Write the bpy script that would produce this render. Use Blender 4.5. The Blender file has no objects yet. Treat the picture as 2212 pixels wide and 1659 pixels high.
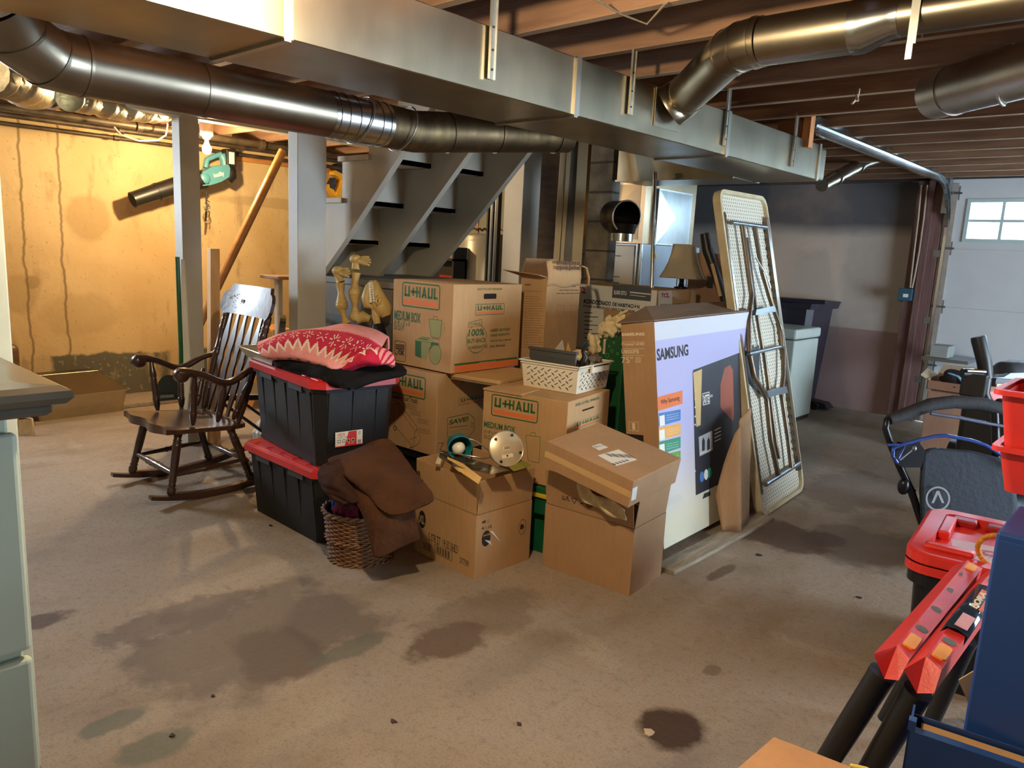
import bpy, bmesh, math, random
from mathutils import Vector, Matrix
random.seed(7)
C = bpy.context.scene.collection
PI = math.pi
# ---------------------------------------------------------------- camera
IW, IH, FPX = 2212.0, 1659.0, 1621.7
YAW, PITCH, ROLL, EYE = -0.735076, 0.1767208, 0.0489319, 1.4
_cy, _sy, _cp, _sp = math.cos(YAW), math.sin(YAW), math.cos(PITCH), math.sin(PITCH)
FW = Vector((_sy*_cp, _cy*_cp, -_sp)); RT = Vector((_cy, -_sy, 0)); UPV = RT.cross(FW)
CR = RT*math.cos(ROLL) + UPV*math.sin(ROLL); CU = -RT*math.sin(ROLL) + UPV*math.cos(ROLL)
cam = bpy.data.cameras.new('camera'); camo = bpy.data.objects.new('camera', cam); C.objects.link(camo)
cam.sensor_fit = 'HORIZONTAL'; cam.sensor_width = 36.0; cam.lens = FPX/IW*36.0; cam.clip_start = .02; cam.clip_end = 60
camo.matrix_world = Matrix(((CR.x, CU.x, -FW.x, 0), (CR.y, CU.y, -FW.y, 0), (CR.z, CU.z, -FW.z, EYE), (0, 0, 0, 1)))
bpy.context.scene.camera = camo

def ray(px, py): return CR*((px-IW/2)/FPX) - CU*((py-IH/2)/FPX) + FW
def at(px, py, x=None, y=None, z=None, d=None):
    """the point of the room seen at a pixel, on a given plane of the room"""
    r = ray(px, py)
    if x is not None: t = x/r.x
    elif y is not None: t = y/r.y
    elif z is not None: t = (z-EYE)/r.z
    else: t = d
    return Vector((r.x*t, r.y*t, EYE+r.z*t))

# ---------------------------------------------------------------- colour management, world, lights
sc = bpy.context.scene
sc.view_settings.view_transform = 'Standard'; sc.view_settings.look = 'None'
sc.view_settings.gamma = 1.0; sc.view_settings.use_curve_mapping = False
sc.view_settings.exposure = 0.5
w = bpy.data.worlds.new('daylight'); sc.world = w; w.use_nodes = True
bg = w.node_tree.nodes['Background']; bg.inputs[0].default_value = (0.80, 0.92, 1.0, 1); bg.inputs[1].default_value = 6.0

BULBS = [(-5.50, 2.653, 2.014, 72.0), (-1.25, 1.05, 2.03, 66.0), (-2.1, -1.2, 2.1, 115.0)]
def lamp(name, kind, loc, energy, col, size=.03, aim=None, sy=None):
    l = bpy.data.lights.new(name, kind); o = bpy.data.objects.new(name, l); C.objects.link(o); o.location = loc
    l.energy = energy; l.color = col
    if kind == 'POINT': l.shadow_soft_size = size
    if kind == 'AREA':
        l.shape = 'RECTANGLE'; l.size = size; l.size_y = sy or size
        o.rotation_euler = (Vector(aim)-Vector(loc)).to_track_quat('-Z', 'Y').to_euler()
    return o
WARM = (1.0, .62, .24)
# daylight coming in through the garage door windows and an added, unseen side door on the right
lamp('window_daylight', 'AREA', (0.6, 7.95, 1.95), 700, (.55, .78, 1.0), 5.2, (0.2, 4.0, .8), .34)
lamp('added_side_daylight', 'AREA', (3.3, 5.0, 1.15), 170, (.62, .80, 1.0), 2.1, (-2.5, 4.2, 1.1), 1.8)

# daylight through the small window in the left wall, just outside the picture
lamp('left_window_daylight', 'AREA', (-6.9, .70, 1.78), 85, (.74, .87, 1.0), .95, (-2.5, .9, .2), .5)

# ---------------------------------------------------------------- materials
def lin(c):
    return tuple(((v/255)/12.92 if v/255 <= .04045 else ((v/255+.055)/1.055)**2.4) for v in c)
MATS = {}
def mat(name, rgb, rough=.6, metal=0, var=.12, scale=6.0, bump=0.0, bscale=60.0, rgb2=None, stretch=None, spec=.5, emit=None, trans=0, coat=0):
    if name in MATS: return MATS[name]
    m = bpy.data.materials.new(name); m.use_nodes = True; MATS[name] = m
    nt = m.node_tree; b = nt.nodes['Principled BSDF']
    c = lin(rgb)
    tc = nt.nodes.new('ShaderNodeTexCoord'); mp = nt.nodes.new('ShaderNodeMapping')
    nt.links.new(tc.outputs['Object'], mp.inputs[0])
    if stretch: mp.inputs['Scale'].default_value = stretch
    n = nt.nodes.new('ShaderNodeTexNoise'); n.inputs['Scale'].default_value = scale; n.inputs['Detail'].default_value = 5
    nt.links.new(mp.outputs[0], n.inputs['Vector'])
    r = nt.nodes.new('ShaderNodeValToRGB'); nt.links.new(n.outputs[0], r.inputs[0])
    r.color_ramp.elements[0].position = .3; r.color_ramp.elements[1].position = .7
    c2 = lin(rgb2) if rgb2 else tuple(min(1, v*(1+var)) for v in c)
    c1 = c if rgb2 else tuple(v*(1-var) for v in c)
    r.color_ramp.elements[0].color = (*c1, 1); r.color_ramp.elements[1].color = (*c2, 1)
    nt.links.new(r.outputs[0], b.inputs['Base Color'])
    b.inputs['Roughness'].default_value = rough; b.inputs['Metallic'].default_value = metal
    b.inputs['Specular IOR Level'].default_value = spec
    if coat: b.inputs['Coat Weight'].default_value = coat; b.inputs['Coat Roughness'].default_value = .15
    if trans: b.inputs['Transmission Weight'].default_value = trans
    if emit: b.inputs['Emission Color'].default_value = (*emit[:3], 1); b.inputs['Emission Strength'].default_value = emit[3]
    if bump:
        n2 = nt.nodes.new('ShaderNodeTexNoise'); n2.inputs['Scale'].default_value = bscale; n2.inputs['Detail'].default_value = 4
        nt.links.new(mp.outputs[0], n2.inputs['Vector'])
        bp = nt.nodes.new('ShaderNodeBump'); bp.inputs['Strength'].default_value = bump; bp.inputs['Distance'].default_value = .01
        nt.links.new(n2.outputs[0], bp.inputs['Height']); nt.links.new(bp.outputs[0], b.inputs['Normal'])
    return m

# ---------------------------------------------------------------- mesh builder
def frame(o, u, v):
    u = Vector(u).normalized(); v = Vector(v); v = (v-u*u.dot(v)).normalized(); n = u.cross(v)
    return Matrix(((u.x, v.x, n.x, o[0]), (u.y, v.y, n.y, o[1]), (u.z, v.z, n.z, o[2]), (0, 0, 0, 1)))
_font_cache = {}
def text_geo(s, bold=0.0, shear=0.0):
    k = (s, bold, shear)
    if k not in _font_cache:
        cu = bpy.data.curves.new('t', 'FONT'); cu.body = s; cu.size = 1; cu.offset = bold; cu.shear = shear; cu.resolution_u = 3
        o = bpy.data.objects.new('t', cu); me = o.to_mesh()
        vs = [tuple(v.co[:2]) for v in me.vertices]; fs = [tuple(p.vertices) for p in me.polygons]
        o.to_mesh_clear(); bpy.data.objects.remove(o); bpy.data.curves.remove(cu)
        x0 = min(v[0] for v in vs); x1 = max(v[0] for v in vs); y0 = min(v[1] for v in vs); y1 = max(v[1] for v in vs)
        _font_cache[k] = ([((a-x0)/(x1-x0), (b-y0)/(y1-y0)) for a, b in vs], fs)
    return _font_cache[k]

class MB:
    def __init__(s): s.v = []; s.f = []; s.m = []; s.sm = []
    def add(s, vs, fs, mi=0, M=None, smooth=False):
        k = len(s.v)
        for p in vs:
            p = Vector(p)
            if M is not None: p = M @ p
            s.v.append(tuple(p))
        for f in fs: s.f.append(tuple(i+k for i in f)); s.m.append(mi); s.sm.append(smooth)
        return s
    def box(s, a, b, mi=0, M=None, bev=0.0, seg=2):
        a, b = [min(p, q) for p, q in zip(a, b)], [max(p, q) for p, q in zip(a, b)]
        if bev:
            bm = bmesh.new(); bmesh.ops.create_cube(bm, size=1)
            for v in bm.verts: v.co = Vector([(a[i]+b[i])/2 + v.co[i]*(b[i]-a[i]) for i in range(3)])
            bmesh.ops.bevel(bm, geom=list(bm.edges), offset=min(bev, .49*min(b[i]-a[i] for i in range(3))), segments=seg, affect='EDGES', profile=.5)
            bm.verts.index_update(); s.add([v.co.copy() for v in bm.verts], [[v.index for v in f.verts] for f in bm.faces], mi, M); bm.free(); return s
        x0, y0, z0 = a; x1, y1, z1 = b
        vs = [(x0,y0,z0),(x1,y0,z0),(x1,y1,z0),(x0,y1,z0),(x0,y0,z1),(x1,y0,z1),(x1,y1,z1),(x0,y1,z1)]
        return s.add(vs, [(0,3,2,1),(4,5,6,7),(0,1,5,4),(1,2,6,5),(2,3,7,6),(3,0,4,7)], mi, M)
    def hexa(s, vs, mi=0, M=None):   # 8 corners, bottom ring then top ring
        return s.add(vs, [(0,3,2,1),(4,5,6,7),(0,1,5,4),(1,2,6,5),(2,3,7,6),(3,0,4,7)], mi, M)
    def prism(s, poly, z0, z1, mi=0, M=None):
        n = len(poly)
        vs = [(p[0], p[1], z0) for p in poly]+[(p[0], p[1], z1) for p in poly]
        fs = [tuple(range(n-1, -1, -1)), tuple(range(n, 2*n))]+[(i, (i+1) % n, (i+1) % n+n, i+n) for i in range(n)]
        return s.add(vs, fs, mi, M)
    def poly(s, pts, mi=0, M=None): return s.add(pts, [tuple(range(len(pts)))], mi, M)
    def lathe(s, prof, n=24, mi=0, M=None, cap=True, arc=None):
        vs = []; fs = []
        for r, z in prof:
            for i in range(n):
                a = 2*PI*i/n; vs.append((r*math.cos(a), r*math.sin(a), z))
        for j in range(len(prof)-1):
            for i in range(n): fs.append((j*n+i, j*n+(i+1) % n, (j+1)*n+(i+1) % n, (j+1)*n+i))
        s.add(vs, fs, mi, M, True)
        if cap:
            s.add([vs[i] for i in range(n)], [tuple(range(n-1, -1, -1))], mi, M)
            k = (len(prof)-1)*n; s.add([vs[k+i] for i in range(n)], [tuple(range(n))], mi, M)
        return s
    def cyl(s, p0, p1, r0, r1=None, n=16, mi=0, M=None, cap=True):
        return s.tube([p0, p1], [r0, r0 if r1 is None else r1], n, mi, M, cap)
    def turned(s, p0, p1, prof, n=14, mi=0, M=None):  # prof: (t 0..1, r)
        p0 = Vector(p0); p1 = Vector(p1); L = (p1-p0).length
        q = (p1-p0).to_track_quat('Z', 'Y').to_matrix().to_4x4(); q.translation = p0
        if M is not None: q = M @ q
        return s.lathe([(r, t*L) for t, r in prof], n, mi, q)
    def tube(s, pts, r, n=10, mi=0, M=None, cap=True, closed=False, flat=1.0, upv=None):
        pts = [Vector(p) for p in pts]; N = len(pts)
        rs = r if isinstance(r, (list, tuple)) else [r]*N
        T = []
        for i in range(N):
            if closed: t = pts[(i+1) % N]-pts[i-1]
            else: t = pts[min(i+1, N-1)]-pts[max(i-1, 0)]
            T.append(t.normalized() if t.length > 1e-9 else Vector((0, 0, 1)))
        u = Vector(upv) if upv else (Vector((0, 0, 1)) if abs(T[0].z) < .9 else Vector((1, 0, 0)))
        u = (u-T[0]*u.dot(T[0])).normalized(); vs = []
        for i in range(N):
            u = (u-T[i]*u.dot(T[i])); u = u.normalized() if u.length > 1e-9 else Vector((1, 0, 0))
            w_ = T[i].cross(u)
            for k in range(n):
                a = 2*PI*k/n; vs.append(pts[i]+u*math.cos(a)*rs[i]*flat+w_*math.sin(a)*rs[i])
        fs = []
        for i in range(N if closed else N-1):
            j = (i+1) % N
            for k in range(n): fs.append((i*n+k, i*n+(k+1) % n, j*n+(k+1) % n, j*n+k))
        s.add(vs, fs, mi, M, True)
        if cap and not closed:
            s.add([vs[k] for k in range(n)], [tuple(range(n-1, -1, -1))], mi, M)
            s.add([vs[(N-1)*n+k] for k in range(n)], [tuple(range(n))], mi, M)
        return s
    def ball(s, c, r, n=14, mi=0, M=None, sc_=(1, 1, 1)):
        m2 = Matrix.Translation(c) @ Matrix.Diagonal((*sc_, 1))
        if M is not None: m2 = M @ m2
        h = n//2
        return s.lathe([(max(1e-4, r*math.sin(PI*j/h)), -r*math.cos(PI*j/h)) for j in range(h+1)], n, mi, m2, cap=False)
    def grid(s, fn, nu, nv, mi=0, M=None, smooth=True, mif=None):
        vs = [fn(i/nu, j/nv) for j in range(nv+1) for i in range(nu+1)]
        fs = [(j*(nu+1)+i, j*(nu+1)+i+1, (j+1)*(nu+1)+i+1, (j+1)*(nu+1)+i) for j in range(nv) for i in range(nu)]
        if mif is None: return s.add(vs, fs, mi, M, smooth)
        k = len(s.v); s.add(vs, fs, mi, M, smooth)
        for q, (j, i) in enumerate((j, i) for j in range(nv) for i in range(nu)): s.m[len(s.m)-nu*nv+q] = mif((i+.5)/nu, (j+.5)/nv)
        return s
    def text(s, t, F, u0, v0, u1, v1, mi=1, bold=.0, shear=0, off=.0008):
        """writing stretched into the rectangle u0..u1, v0..v1 of the frame F (metres)"""
        vs, fs = text_geo(t, bold, shear)
        return s.add([(u0+a*(u1-u0), v0+b*(v1-v0), off) for a, b in vs], fs, mi, F)
    def rect(s, F, u0, v0, u1, v1, mi=1, off=.0005):
        return s.add([(u0, v0, off), (u1, v0, off), (u1, v1, off), (u0, v1, off)], [(0, 1, 2, 3)], mi, F)
    def ring(s, F, u0, v0, u1, v1, t, rad, mi=1, off=.0005, n=5):
        def loop(a, b, c, d, r):
            o = []
            for cx, cy, s0 in ((c-r, b+r, -PI/2), (c-r, d-r, 0), (a+r, d-r, PI/2), (a+r, b+r, PI)):
                for i in range(n+1): an = s0+PI/2*i/n; o.append((cx+r*math.cos(an), cy+r*math.sin(an), off))
            return o
        A = loop(u0, v0, u1, v1, rad); B = loop(u0+t, v0+t, u1-t, v1-t, max(rad-t, .0005)); k = len(A)
        return s.add(A+B, [(i, (i+1) % k, (i+1) % k+k, i+k) for i in range(k)], mi, F)
    def disc(s, F, cu, cv, r, mi=1, off=.0005, n=24, ry=None):
        return s.add([(cu+r*math.cos(2*PI*i/n), cv+(ry or r)*math.sin(2*PI*i/n), off) for i in range(n)], [tuple(range(n))], mi, F)
    def circ(s, F, cu, cv, r, t, mi=1, off=.0005, n=28, ry=None):
        ry = ry or r
        A = [(cu+r*math.cos(2*PI*i/n), cv+ry*math.sin(2*PI*i/n), off) for i in range(n)]
        B = [(cu+(r-t)*math.cos(2*PI*i/n), cv+(ry-t)*math.sin(2*PI*i/n), off) for i in range(n)]
        return s.add(A+B, [(i, (i+1) % n, (i+1) % n+n, i+n) for i in range(n)], mi, F)
    def line(s, F, u0, v0, u1, v1, t, mi=1, off=.0005):
        d = Vector((u1-u0, v1-v0)); d = Vector((-d.y, d.x)).normalized()*t/2
        return s.add([(u0-d.x, v0-d.y, off), (u1-d.x, v1-d.y, off), (u1+d.x, v1+d.y, off), (u0+d.x, v0+d.y, off)], [(0, 1, 2, 3)], mi, F)
    def build(s, name, mats, parent=None, smooth_all=False):
        me = bpy.data.meshes.new(name); me.from_pydata(s.v, [], s.f)
        for m in (mats if isinstance(mats, (list, tuple)) else [mats]): me.materials.append(m)
        nm = len(me.materials)
        me.polygons.foreach_set('material_index', [min(i, nm-1) for i in s.m])
        me.polygons.foreach_set('use_smooth', [bool(x or smooth_all) for x in s.sm])
        me.update(); me.validate()
        o = bpy.data.objects.new(name, me); C.objects.link(o)
        if parent is not None: o.parent = parent
        return o

def thing(name, label, cat, loc=(0, 0, 0), rz=0, group=None, rot=None):
    o = bpy.data.objects.new(name, None); C.objects.link(o); o.empty_display_size = .1
    o.location = loc; o.rotation_euler = rot or (0, 0, rz); o['label'] = label; o['category'] = cat
    if group: o['group'] = group
    return o
def tag(o, label, cat, group=None):
    o['label'] = label; o['category'] = cat
    if group: o['group'] = group
    return o
def struct(o): o['kind'] = 'structure'; return o
def solid(o, t, off=0.0):
    m = o.modifiers.new('thickness', 'SOLIDIFY'); m.thickness = t; m.offset = off; return o
def origin(o, loc, rz=0, rot=None):
    """give a world-built single mesh its own origin"""
    M = Matrix.Translation(loc) @ (Matrix.Rotation(rz, 4, 'Z') if rot is None else rot.to_matrix().to_4x4())
    o.data.transform(M.inverted()); o.matrix_world = M; return o
# ---------------------------------------------------------------- node helpers for the room surfaces
class NT:
    def __init__(s, name, rough=.85, metal=0):
        s.m = bpy.data.materials.new(name); s.m.use_nodes = True; s.t = s.m.node_tree; s.b = s.t.nodes['Principled BSDF']
        s.b.inputs['Roughness'].default_value = rough; s.b.inputs['Metallic'].default_value = metal
        s.b.inputs['Specular IOR Level'].default_value = .3
        s.p = s.t.nodes.new('ShaderNodeNewGeometry').outputs['Position']
    def L(s, a, b): s.t.links.new(a, b)
    def noise(s, scale, det=5, stretch=(1, 1, 1), off=(0, 0, 0), rough=.55):
        mp = s.t.nodes.new('ShaderNodeMapping'); s.L(s.p, mp.inputs[0]); mp.inputs['Scale'].default_value = stretch; mp.inputs['Location'].default_value = off
        n = s.t.nodes.new('ShaderNodeTexNoise'); n.inputs['Scale'].default_value = scale; n.inputs['Detail'].default_value = det; n.inputs['Roughness'].default_value = rough
        s.L(mp.outputs[0], n.inputs['Vector']); return n.outputs[0]
    def ramp(s, v, a, b, inv=False):
        r = s.t.nodes.new('ShaderNodeMapRange'); s.L(v, r.inputs[0]); r.inputs[1].default_value = a; r.inputs[2].default_value = b
        r.inputs[3].default_value = 1.0 if inv else 0.0; r.inputs[4].default_value = 0.0 if inv else 1.0; return r.outputs[0]
    def math(s, op, a, b=None):
        n = s.t.nodes.new('ShaderNodeMath'); n.operation = op
        for i, x in enumerate((a, b)):
            if x is None: continue
            if isinstance(x, (int, float)): n.inputs[i].default_value = x
            else: s.L(x, n.inputs[i])
        return n.outputs[0]
    def mix(s, f, a, b, mode='MIX'):
        n = s.t.nodes.new('ShaderNodeMix'); n.data_type = 'RGBA'; n.blend_type = mode
        if isinstance(f, (int, float)): n.inputs[0].default_value = f
        else: s.L(f, n.inputs[0])
        for i, x in ((6, a), (7, b)):
            if isinstance(x, tuple): n.inputs[i].default_value = (*lin(x), 1)
            else: s.L(x, n.inputs[i])
        return n.outputs[2]
    def xyz(s):
        n = s.t.nodes.new('ShaderNodeSeparateXYZ'); s.L(s.p, n.inputs[0]); return n.outputs
    def blob(s, c, r, dist=.35, nscale=9, soft=.15, stretch=(1, 1, 1)):
        """a patch of dirt with a ragged edge round c"""
        mp = s.t.nodes.new('ShaderNodeMapping'); mp.vector_type = 'TEXTURE'; s.L(s.p, mp.inputs[0])
        mp.inputs['Location'].default_value = c; mp.inputs['Scale'].default_value = r
        l = s.t.nodes.new('ShaderNodeVectorMath'); l.operation = 'LENGTH'; s.L(mp.outputs[0], l.inputs[0])
        d = s.math('ADD', l.outputs['Value'], s.math('MULTIPLY', s.math('SUBTRACT', s.noise(nscale, 5, stretch), .5), dist*4))
        return s.ramp(d, 1-soft, 1+soft, True)
    def bump(s, v, st, dist=.01):
        n = s.t.nodes.new('ShaderNodeBump'); n.inputs['Strength'].default_value = st; n.inputs['Distance'].default_value = dist
        s.L(v, n.inputs['Height']); s.L(n.outputs[0], s.b.inputs['Normal'])
    def out(s, c): s.L(c, s.b.inputs['Base Color']); return s.m

# floor: old poured concrete
F = NT('concrete_floor', .75)
c = F.mix(F.ramp(F.noise(.9, 6), .35, .65), (166, 150, 132), (140, 124, 104))
c = F.mix(F.ramp(F.noise(5, 6, (1, .35, 1)), .42, .62), c, (158, 144, 128))
c = F.mix(F.math('MULTIPLY', F.ramp(F.noise(2.3, 7, (1, .5, 1), (4, 2, 0)), .55, .72), .55), c, (104, 92, 80))
c = F.mix(F.math('MULTIPLY', F.ramp(F.noise(3.1, 8, (.5, 1, 1), (9, 1, 0)), .60, .70), .5), c, (178, 166, 148))
c = F.mix(F.math('MULTIPLY', F.ramp(F.noise(34, 4), .52, .75), .45), c, (112, 98, 84))
c = F.mix(F.math('MULTIPLY', F.ramp(F.noise(120, 2), .50, .8), .5), c, (92, 80, 68))
for px, py, rx, ry, col, k, ds in [(560, 1370, .34, .42, (104, 92, 82), .75, .42), (400, 1330, .12, .3, (104, 92, 84), .7, .4), (600, 1410, .2, .14, (98, 84, 74), .8, .4),
        (1450, 1572, .10, .105, (66, 45, 34), .95, .22), (965, 1385, .10, .16, (96, 76, 60), .8, .38), (760, 1400, .05, .16, (100, 100, 88), .7, .3), (245, 1560, .045, .10, (96, 100, 88), .7, .3),
        (335, 1612, .06, .10, (94, 98, 86), .7, .3), (1700, 1160, .22, .22, (82, 62, 50), .8, .42), (1780, 1165, .1, .12, (80, 60, 50), .8, .3), (1560, 1235, .03, .12, (92, 74, 58), .8, .3),
        (1860, 1180, .3, .3, (98, 84, 70), .6, .4), (70, 1345, .06, .12, (84, 66, 54), .85, .3), (1540, 1448, .03, .04, (100, 80, 62), .6, .3), (1850, 1060, .3, .5, (96, 84, 74), .5, .4), (1040, 1330, .15, .3, (112, 96, 80), .5, .4)]:
    p = at(px, py, z=0)
    c = F.mix(F.math('MULTIPLY', F.blob((p.x, p.y, 0), (rx, ry, 1), ds, 6 if rx > .15 else 12), k), c, col)
F.bump(F.math('ADD', F.noise(45, 6), F.math('MULTIPLY', F.noise(7, 5), 1.5)), .35, .012)
M_floor = F.out(c)

# left wall: yellowed plaster over block, bare grey foot
P = NT('old_plaster', .8)
c = P.mix(P.ramp(P.noise(1.3, 6), .35, .65), (218, 190, 142), (200, 168, 116))
c = P.mix(P.math('MULTIPLY', P.ramp(P.noise(9, 7, (1, 1, .35)), .58, .72), .6), c, (160, 132, 92))
c = P.mix(P.math('MULTIPLY', P.ramp(P.noise(38, 5), .64, .72), .55), c, (116, 96, 66))
X_, Y_, Z_ = P.xyz()
for px, py, ry, rz, k in [(190, 470, .16, .18, .55), (45, 635, .12, .15, .5), (600, 440, .6, .05, .5), (70, 610, .05, .05, .85), (175, 680, .3, .16, .3)]:
    p = at(px, py, x=-6.635)
    c = P.mix(P.math('MULTIPLY', P.blob((p.x, p.y, p.z), (1, ry, rz), .18, 7), k), c, (166, 138, 92))
zz = P.math('ADD', Z_, P.math('MULTIPLY', P.math('SUBTRACT', P.noise(5, 7, (1, 1, .5)), .5), .16))
foot = P.ramp(zz, .385, .405, True)
gap = P.ramp(P.noise(2.7, 5, (1, 1, .25), (0, 1.3, 0)), .50, .56, True)
c = P.mix(P.math('MULTIPLY', foot, P.math('ADD', .12, P.math('MULTIPLY', gap, .85))), c, (96, 92, 78))
c = P.mix(P.math('MULTIPLY', P.math('MULTIPLY', foot, P.ramp(P.noise(22, 6), .58, .66)), .7), c, (160, 150, 120))
for yy in (1.76, 2.02):   # old cracks
    d = P.math('ABSOLUTE', P.math('SUBTRACT', P.math('ADD', Y_, P.math('MULTIPLY', P.math('SUBTRACT', P.noise(3, 4, (0, 0, 1)), .5), .12)), yy))
    c = P.mix(P.math('MULTIPLY', P.ramp(d, .004, .013, True), .75), c, (118, 94, 62))
P.bump(P.math('ADD', P.noise(26, 6), P.math('MULTIPLY', P.noise(4, 5), 1.2)), .28, .012)
M_plaster = P.out(c)

# end wall: cream paint above, brown-mauve below
E_ = NT('painted_end_wall', .8)
Z2 = E_.xyz()[2]
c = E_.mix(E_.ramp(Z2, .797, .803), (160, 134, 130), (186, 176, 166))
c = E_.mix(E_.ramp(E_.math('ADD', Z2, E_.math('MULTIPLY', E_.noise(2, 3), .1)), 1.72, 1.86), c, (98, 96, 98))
c = E_.mix(E_.math('MULTIPLY', E_.ramp(E_.noise(2.2, 6), .5, .7), .4), c, (150, 134, 124))
E_.bump(E_.noise(30, 5), .3); M_endwall = E_.out(c)

M_white = mat('grey_white_paint', (182, 178, 166), .55, var=.05, bump=.15, bscale=30)
M_joist = mat('old_joist_timber', (110, 78, 56), .8, rgb2=(146, 110, 82), scale=2.2, stretch=(1, 9, 9), bump=.3, bscale=12)
M_joistedge = mat('lit_joist_edge', (146, 122, 98), .8, var=.15, scale=2, stretch=(1, 9, 9))  # paler colour paints the light caught along the joist undersides
M_deck = mat('subfloor_boards', (120, 84, 56), .85, rgb2=(166, 118, 74), scale=3, stretch=(6, 1, 1), bump=.3, bscale=14)
M_redwood = mat('old_red_brown_timber', (96, 66, 62), .8, rgb2=(122, 92, 88), scale=3, stretch=(8, 8, 1), bump=.4, bscale=20)
M_pine = mat('pine_timber', (196, 156, 108), .6, rgb2=(214, 178, 132), scale=3, stretch=(8, 8, 1), bump=.1)
M_dark = mat('dark_void_timber', (50, 42, 34), .9, var=.2)

# ---------------------------------------------------------------- room shell
LX, EY, NY, RX_, JZ, CZ = -6.635, 7.727, -2.6, 3.2, 2.205, 2.44
b = MB(); b.box((LX-.2, NY-.2, -.2), (RX_+.2, EY+.3, 0)); struct(b.build('floor', M_floor))
b = MB()
for a_, c_ in (((LX-.2, NY-.2, 0), (LX, .20, CZ)), ((LX-.2, 1.20, 0), (LX, EY+.2, CZ)), ((LX-.2, .20, 0), (LX, 1.20, 1.50)), ((LX-.2, .20, 2.06), (LX, 1.20, CZ))): b.box(a_, c_)
struct(b.build('wall_left', M_plaster))
b = MB()
for a_, c_ in (((LX-.12, .20, 1.50), (LX-.06, .24, 2.06)), ((LX-.12, 1.16, 1.50), (LX-.06, 1.20, 2.06)), ((LX-.12, .68, 1.54), (LX-.06, .72, 2.02)), ((LX-.12, .24, 1.50), (LX-.06, 1.16, 1.54)), ((LX-.12, .24, 2.02), (LX-.06, 1.16, 2.06))): b.box(a_, c_)
struct(b.build('window_1', M_white))
JX = -2.06   # left side of the garage door jamb
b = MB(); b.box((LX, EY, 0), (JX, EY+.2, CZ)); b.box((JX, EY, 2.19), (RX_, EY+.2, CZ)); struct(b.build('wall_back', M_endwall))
b = MB(); b.box((LX, NY-.2, 0), (RX_, NY, CZ)); struct(b.build('wall_near', M_white))
b = MB(); b.box((RX_, NY-.2, 0), (RX_+.2, 3.9, CZ)); b.box((RX_, 6.1, 0), (RX_+.2, EY+.2, CZ)); b.box((RX_, 3.9, 2.1), (RX_+.2, 6.1, CZ)); struct(b.build('wall_right', M_white))
b = MB()
nb = 62
for i in range(nb):
    x0 = LX-.2+(RX_+.4-LX)*i/nb
    b.box((x0, NY-.2, CZ+.002*(i % 3)), (x0+(RX_+.4-LX)/nb-.003, EY+.2, CZ+.03))
ceil = struct(b.build('ceiling', M_deck))
y = 7.52
k = 0
while y > NY:
    b = MB(); b.box((LX-.1, y-.02, JZ), (RX_, y+.02, CZ), 0); b.box((LX-.1, y-.0202, JZ-.001), (RX_, y+.0202, JZ+.0), 1)
    b.build('joist', [M_joist, M_joistedge], ceil); y -= .4064; k += 1
# sill beam over the left wall, header over the garage door
b = MB(); b.box((LX-.1, NY, 2.2), (LX+.06, EY, 2.235)); struct(b.build('trim_1', mat('sill_plate_timber', (80, 60, 40), .85, rgb2=(120, 88, 54), scale=4, stretch=(5, 1, 5))))
b = MB(); b.box((JX, EY-.10, 0), (JX+.235, EY-.002, 2.19), bev=.004); b.box((JX+.10, EY-.13, 0), (JX+.15, EY-.098, 2.19))
struct(b.build('trim_2', M_redwood))
b = MB(); b.box((LX, EY-.045, 2.19), (RX_, EY-.001, 2.26)); struct(b.build('trim_3', mat('dark_header_timber', (74, 66, 64), .85)))
# low raised concrete strip along the left wall
b = MB(); q0 = at(335, 905, z=0)
b.box((LX, 2.05, 0), (LX+.42, 3.2, .035), bev=.006); struct(b.build('trim_4', M_floor))

# ---------------------------------------------------------------- garage door
M_gdoor = mat('garage_door_paint', (196, 200, 204), .5, var=.03)
M_steel = mat('galvanised_hardware', (150, 156, 160), .35, .9, var=.1, scale=20)
gx0, gx1, gyf = JX+.236, RX_-.02, EY-.055
WZ0, WZ1 = 1.66, 2.03
wins = [(-1.655, -1.10), (-.95, -.40), (-.25, .30), (.45, 1.0), (1.15, 1.70), (1.85, 2.40), (2.55, 3.05)]
b = MB()
cuts = sorted([gx0]+[v for w_ in wins for v in w_]+[gx1])
def dpanel(z0, z1): b.box((gx0, gyf, z0), (gx1, gyf+.04, z1), bev=.004)
dpanel(.01, .545); dpanel(.545, 1.08); dpanel(1.08, 1.60)
b.box((gx0, gyf, 1.60), (gx1, gyf+.04, WZ0)); b.box((gx0, gyf, WZ1), (gx1, gyf+.04, 2.20))
for i in range(0, len(cuts)-1, 2): b.box((cuts[i], gyf, WZ0), (cuts[i+1], gyf+.04, WZ1))
door = struct(b.build('door_1', M_gdoor))
M_frame = mat('window_frame_paint', (176, 200, 200), .4, var=.03)
M_glass = mat('window_glass', (235, 245, 250), .02, trans=1.0, var=0)
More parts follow.
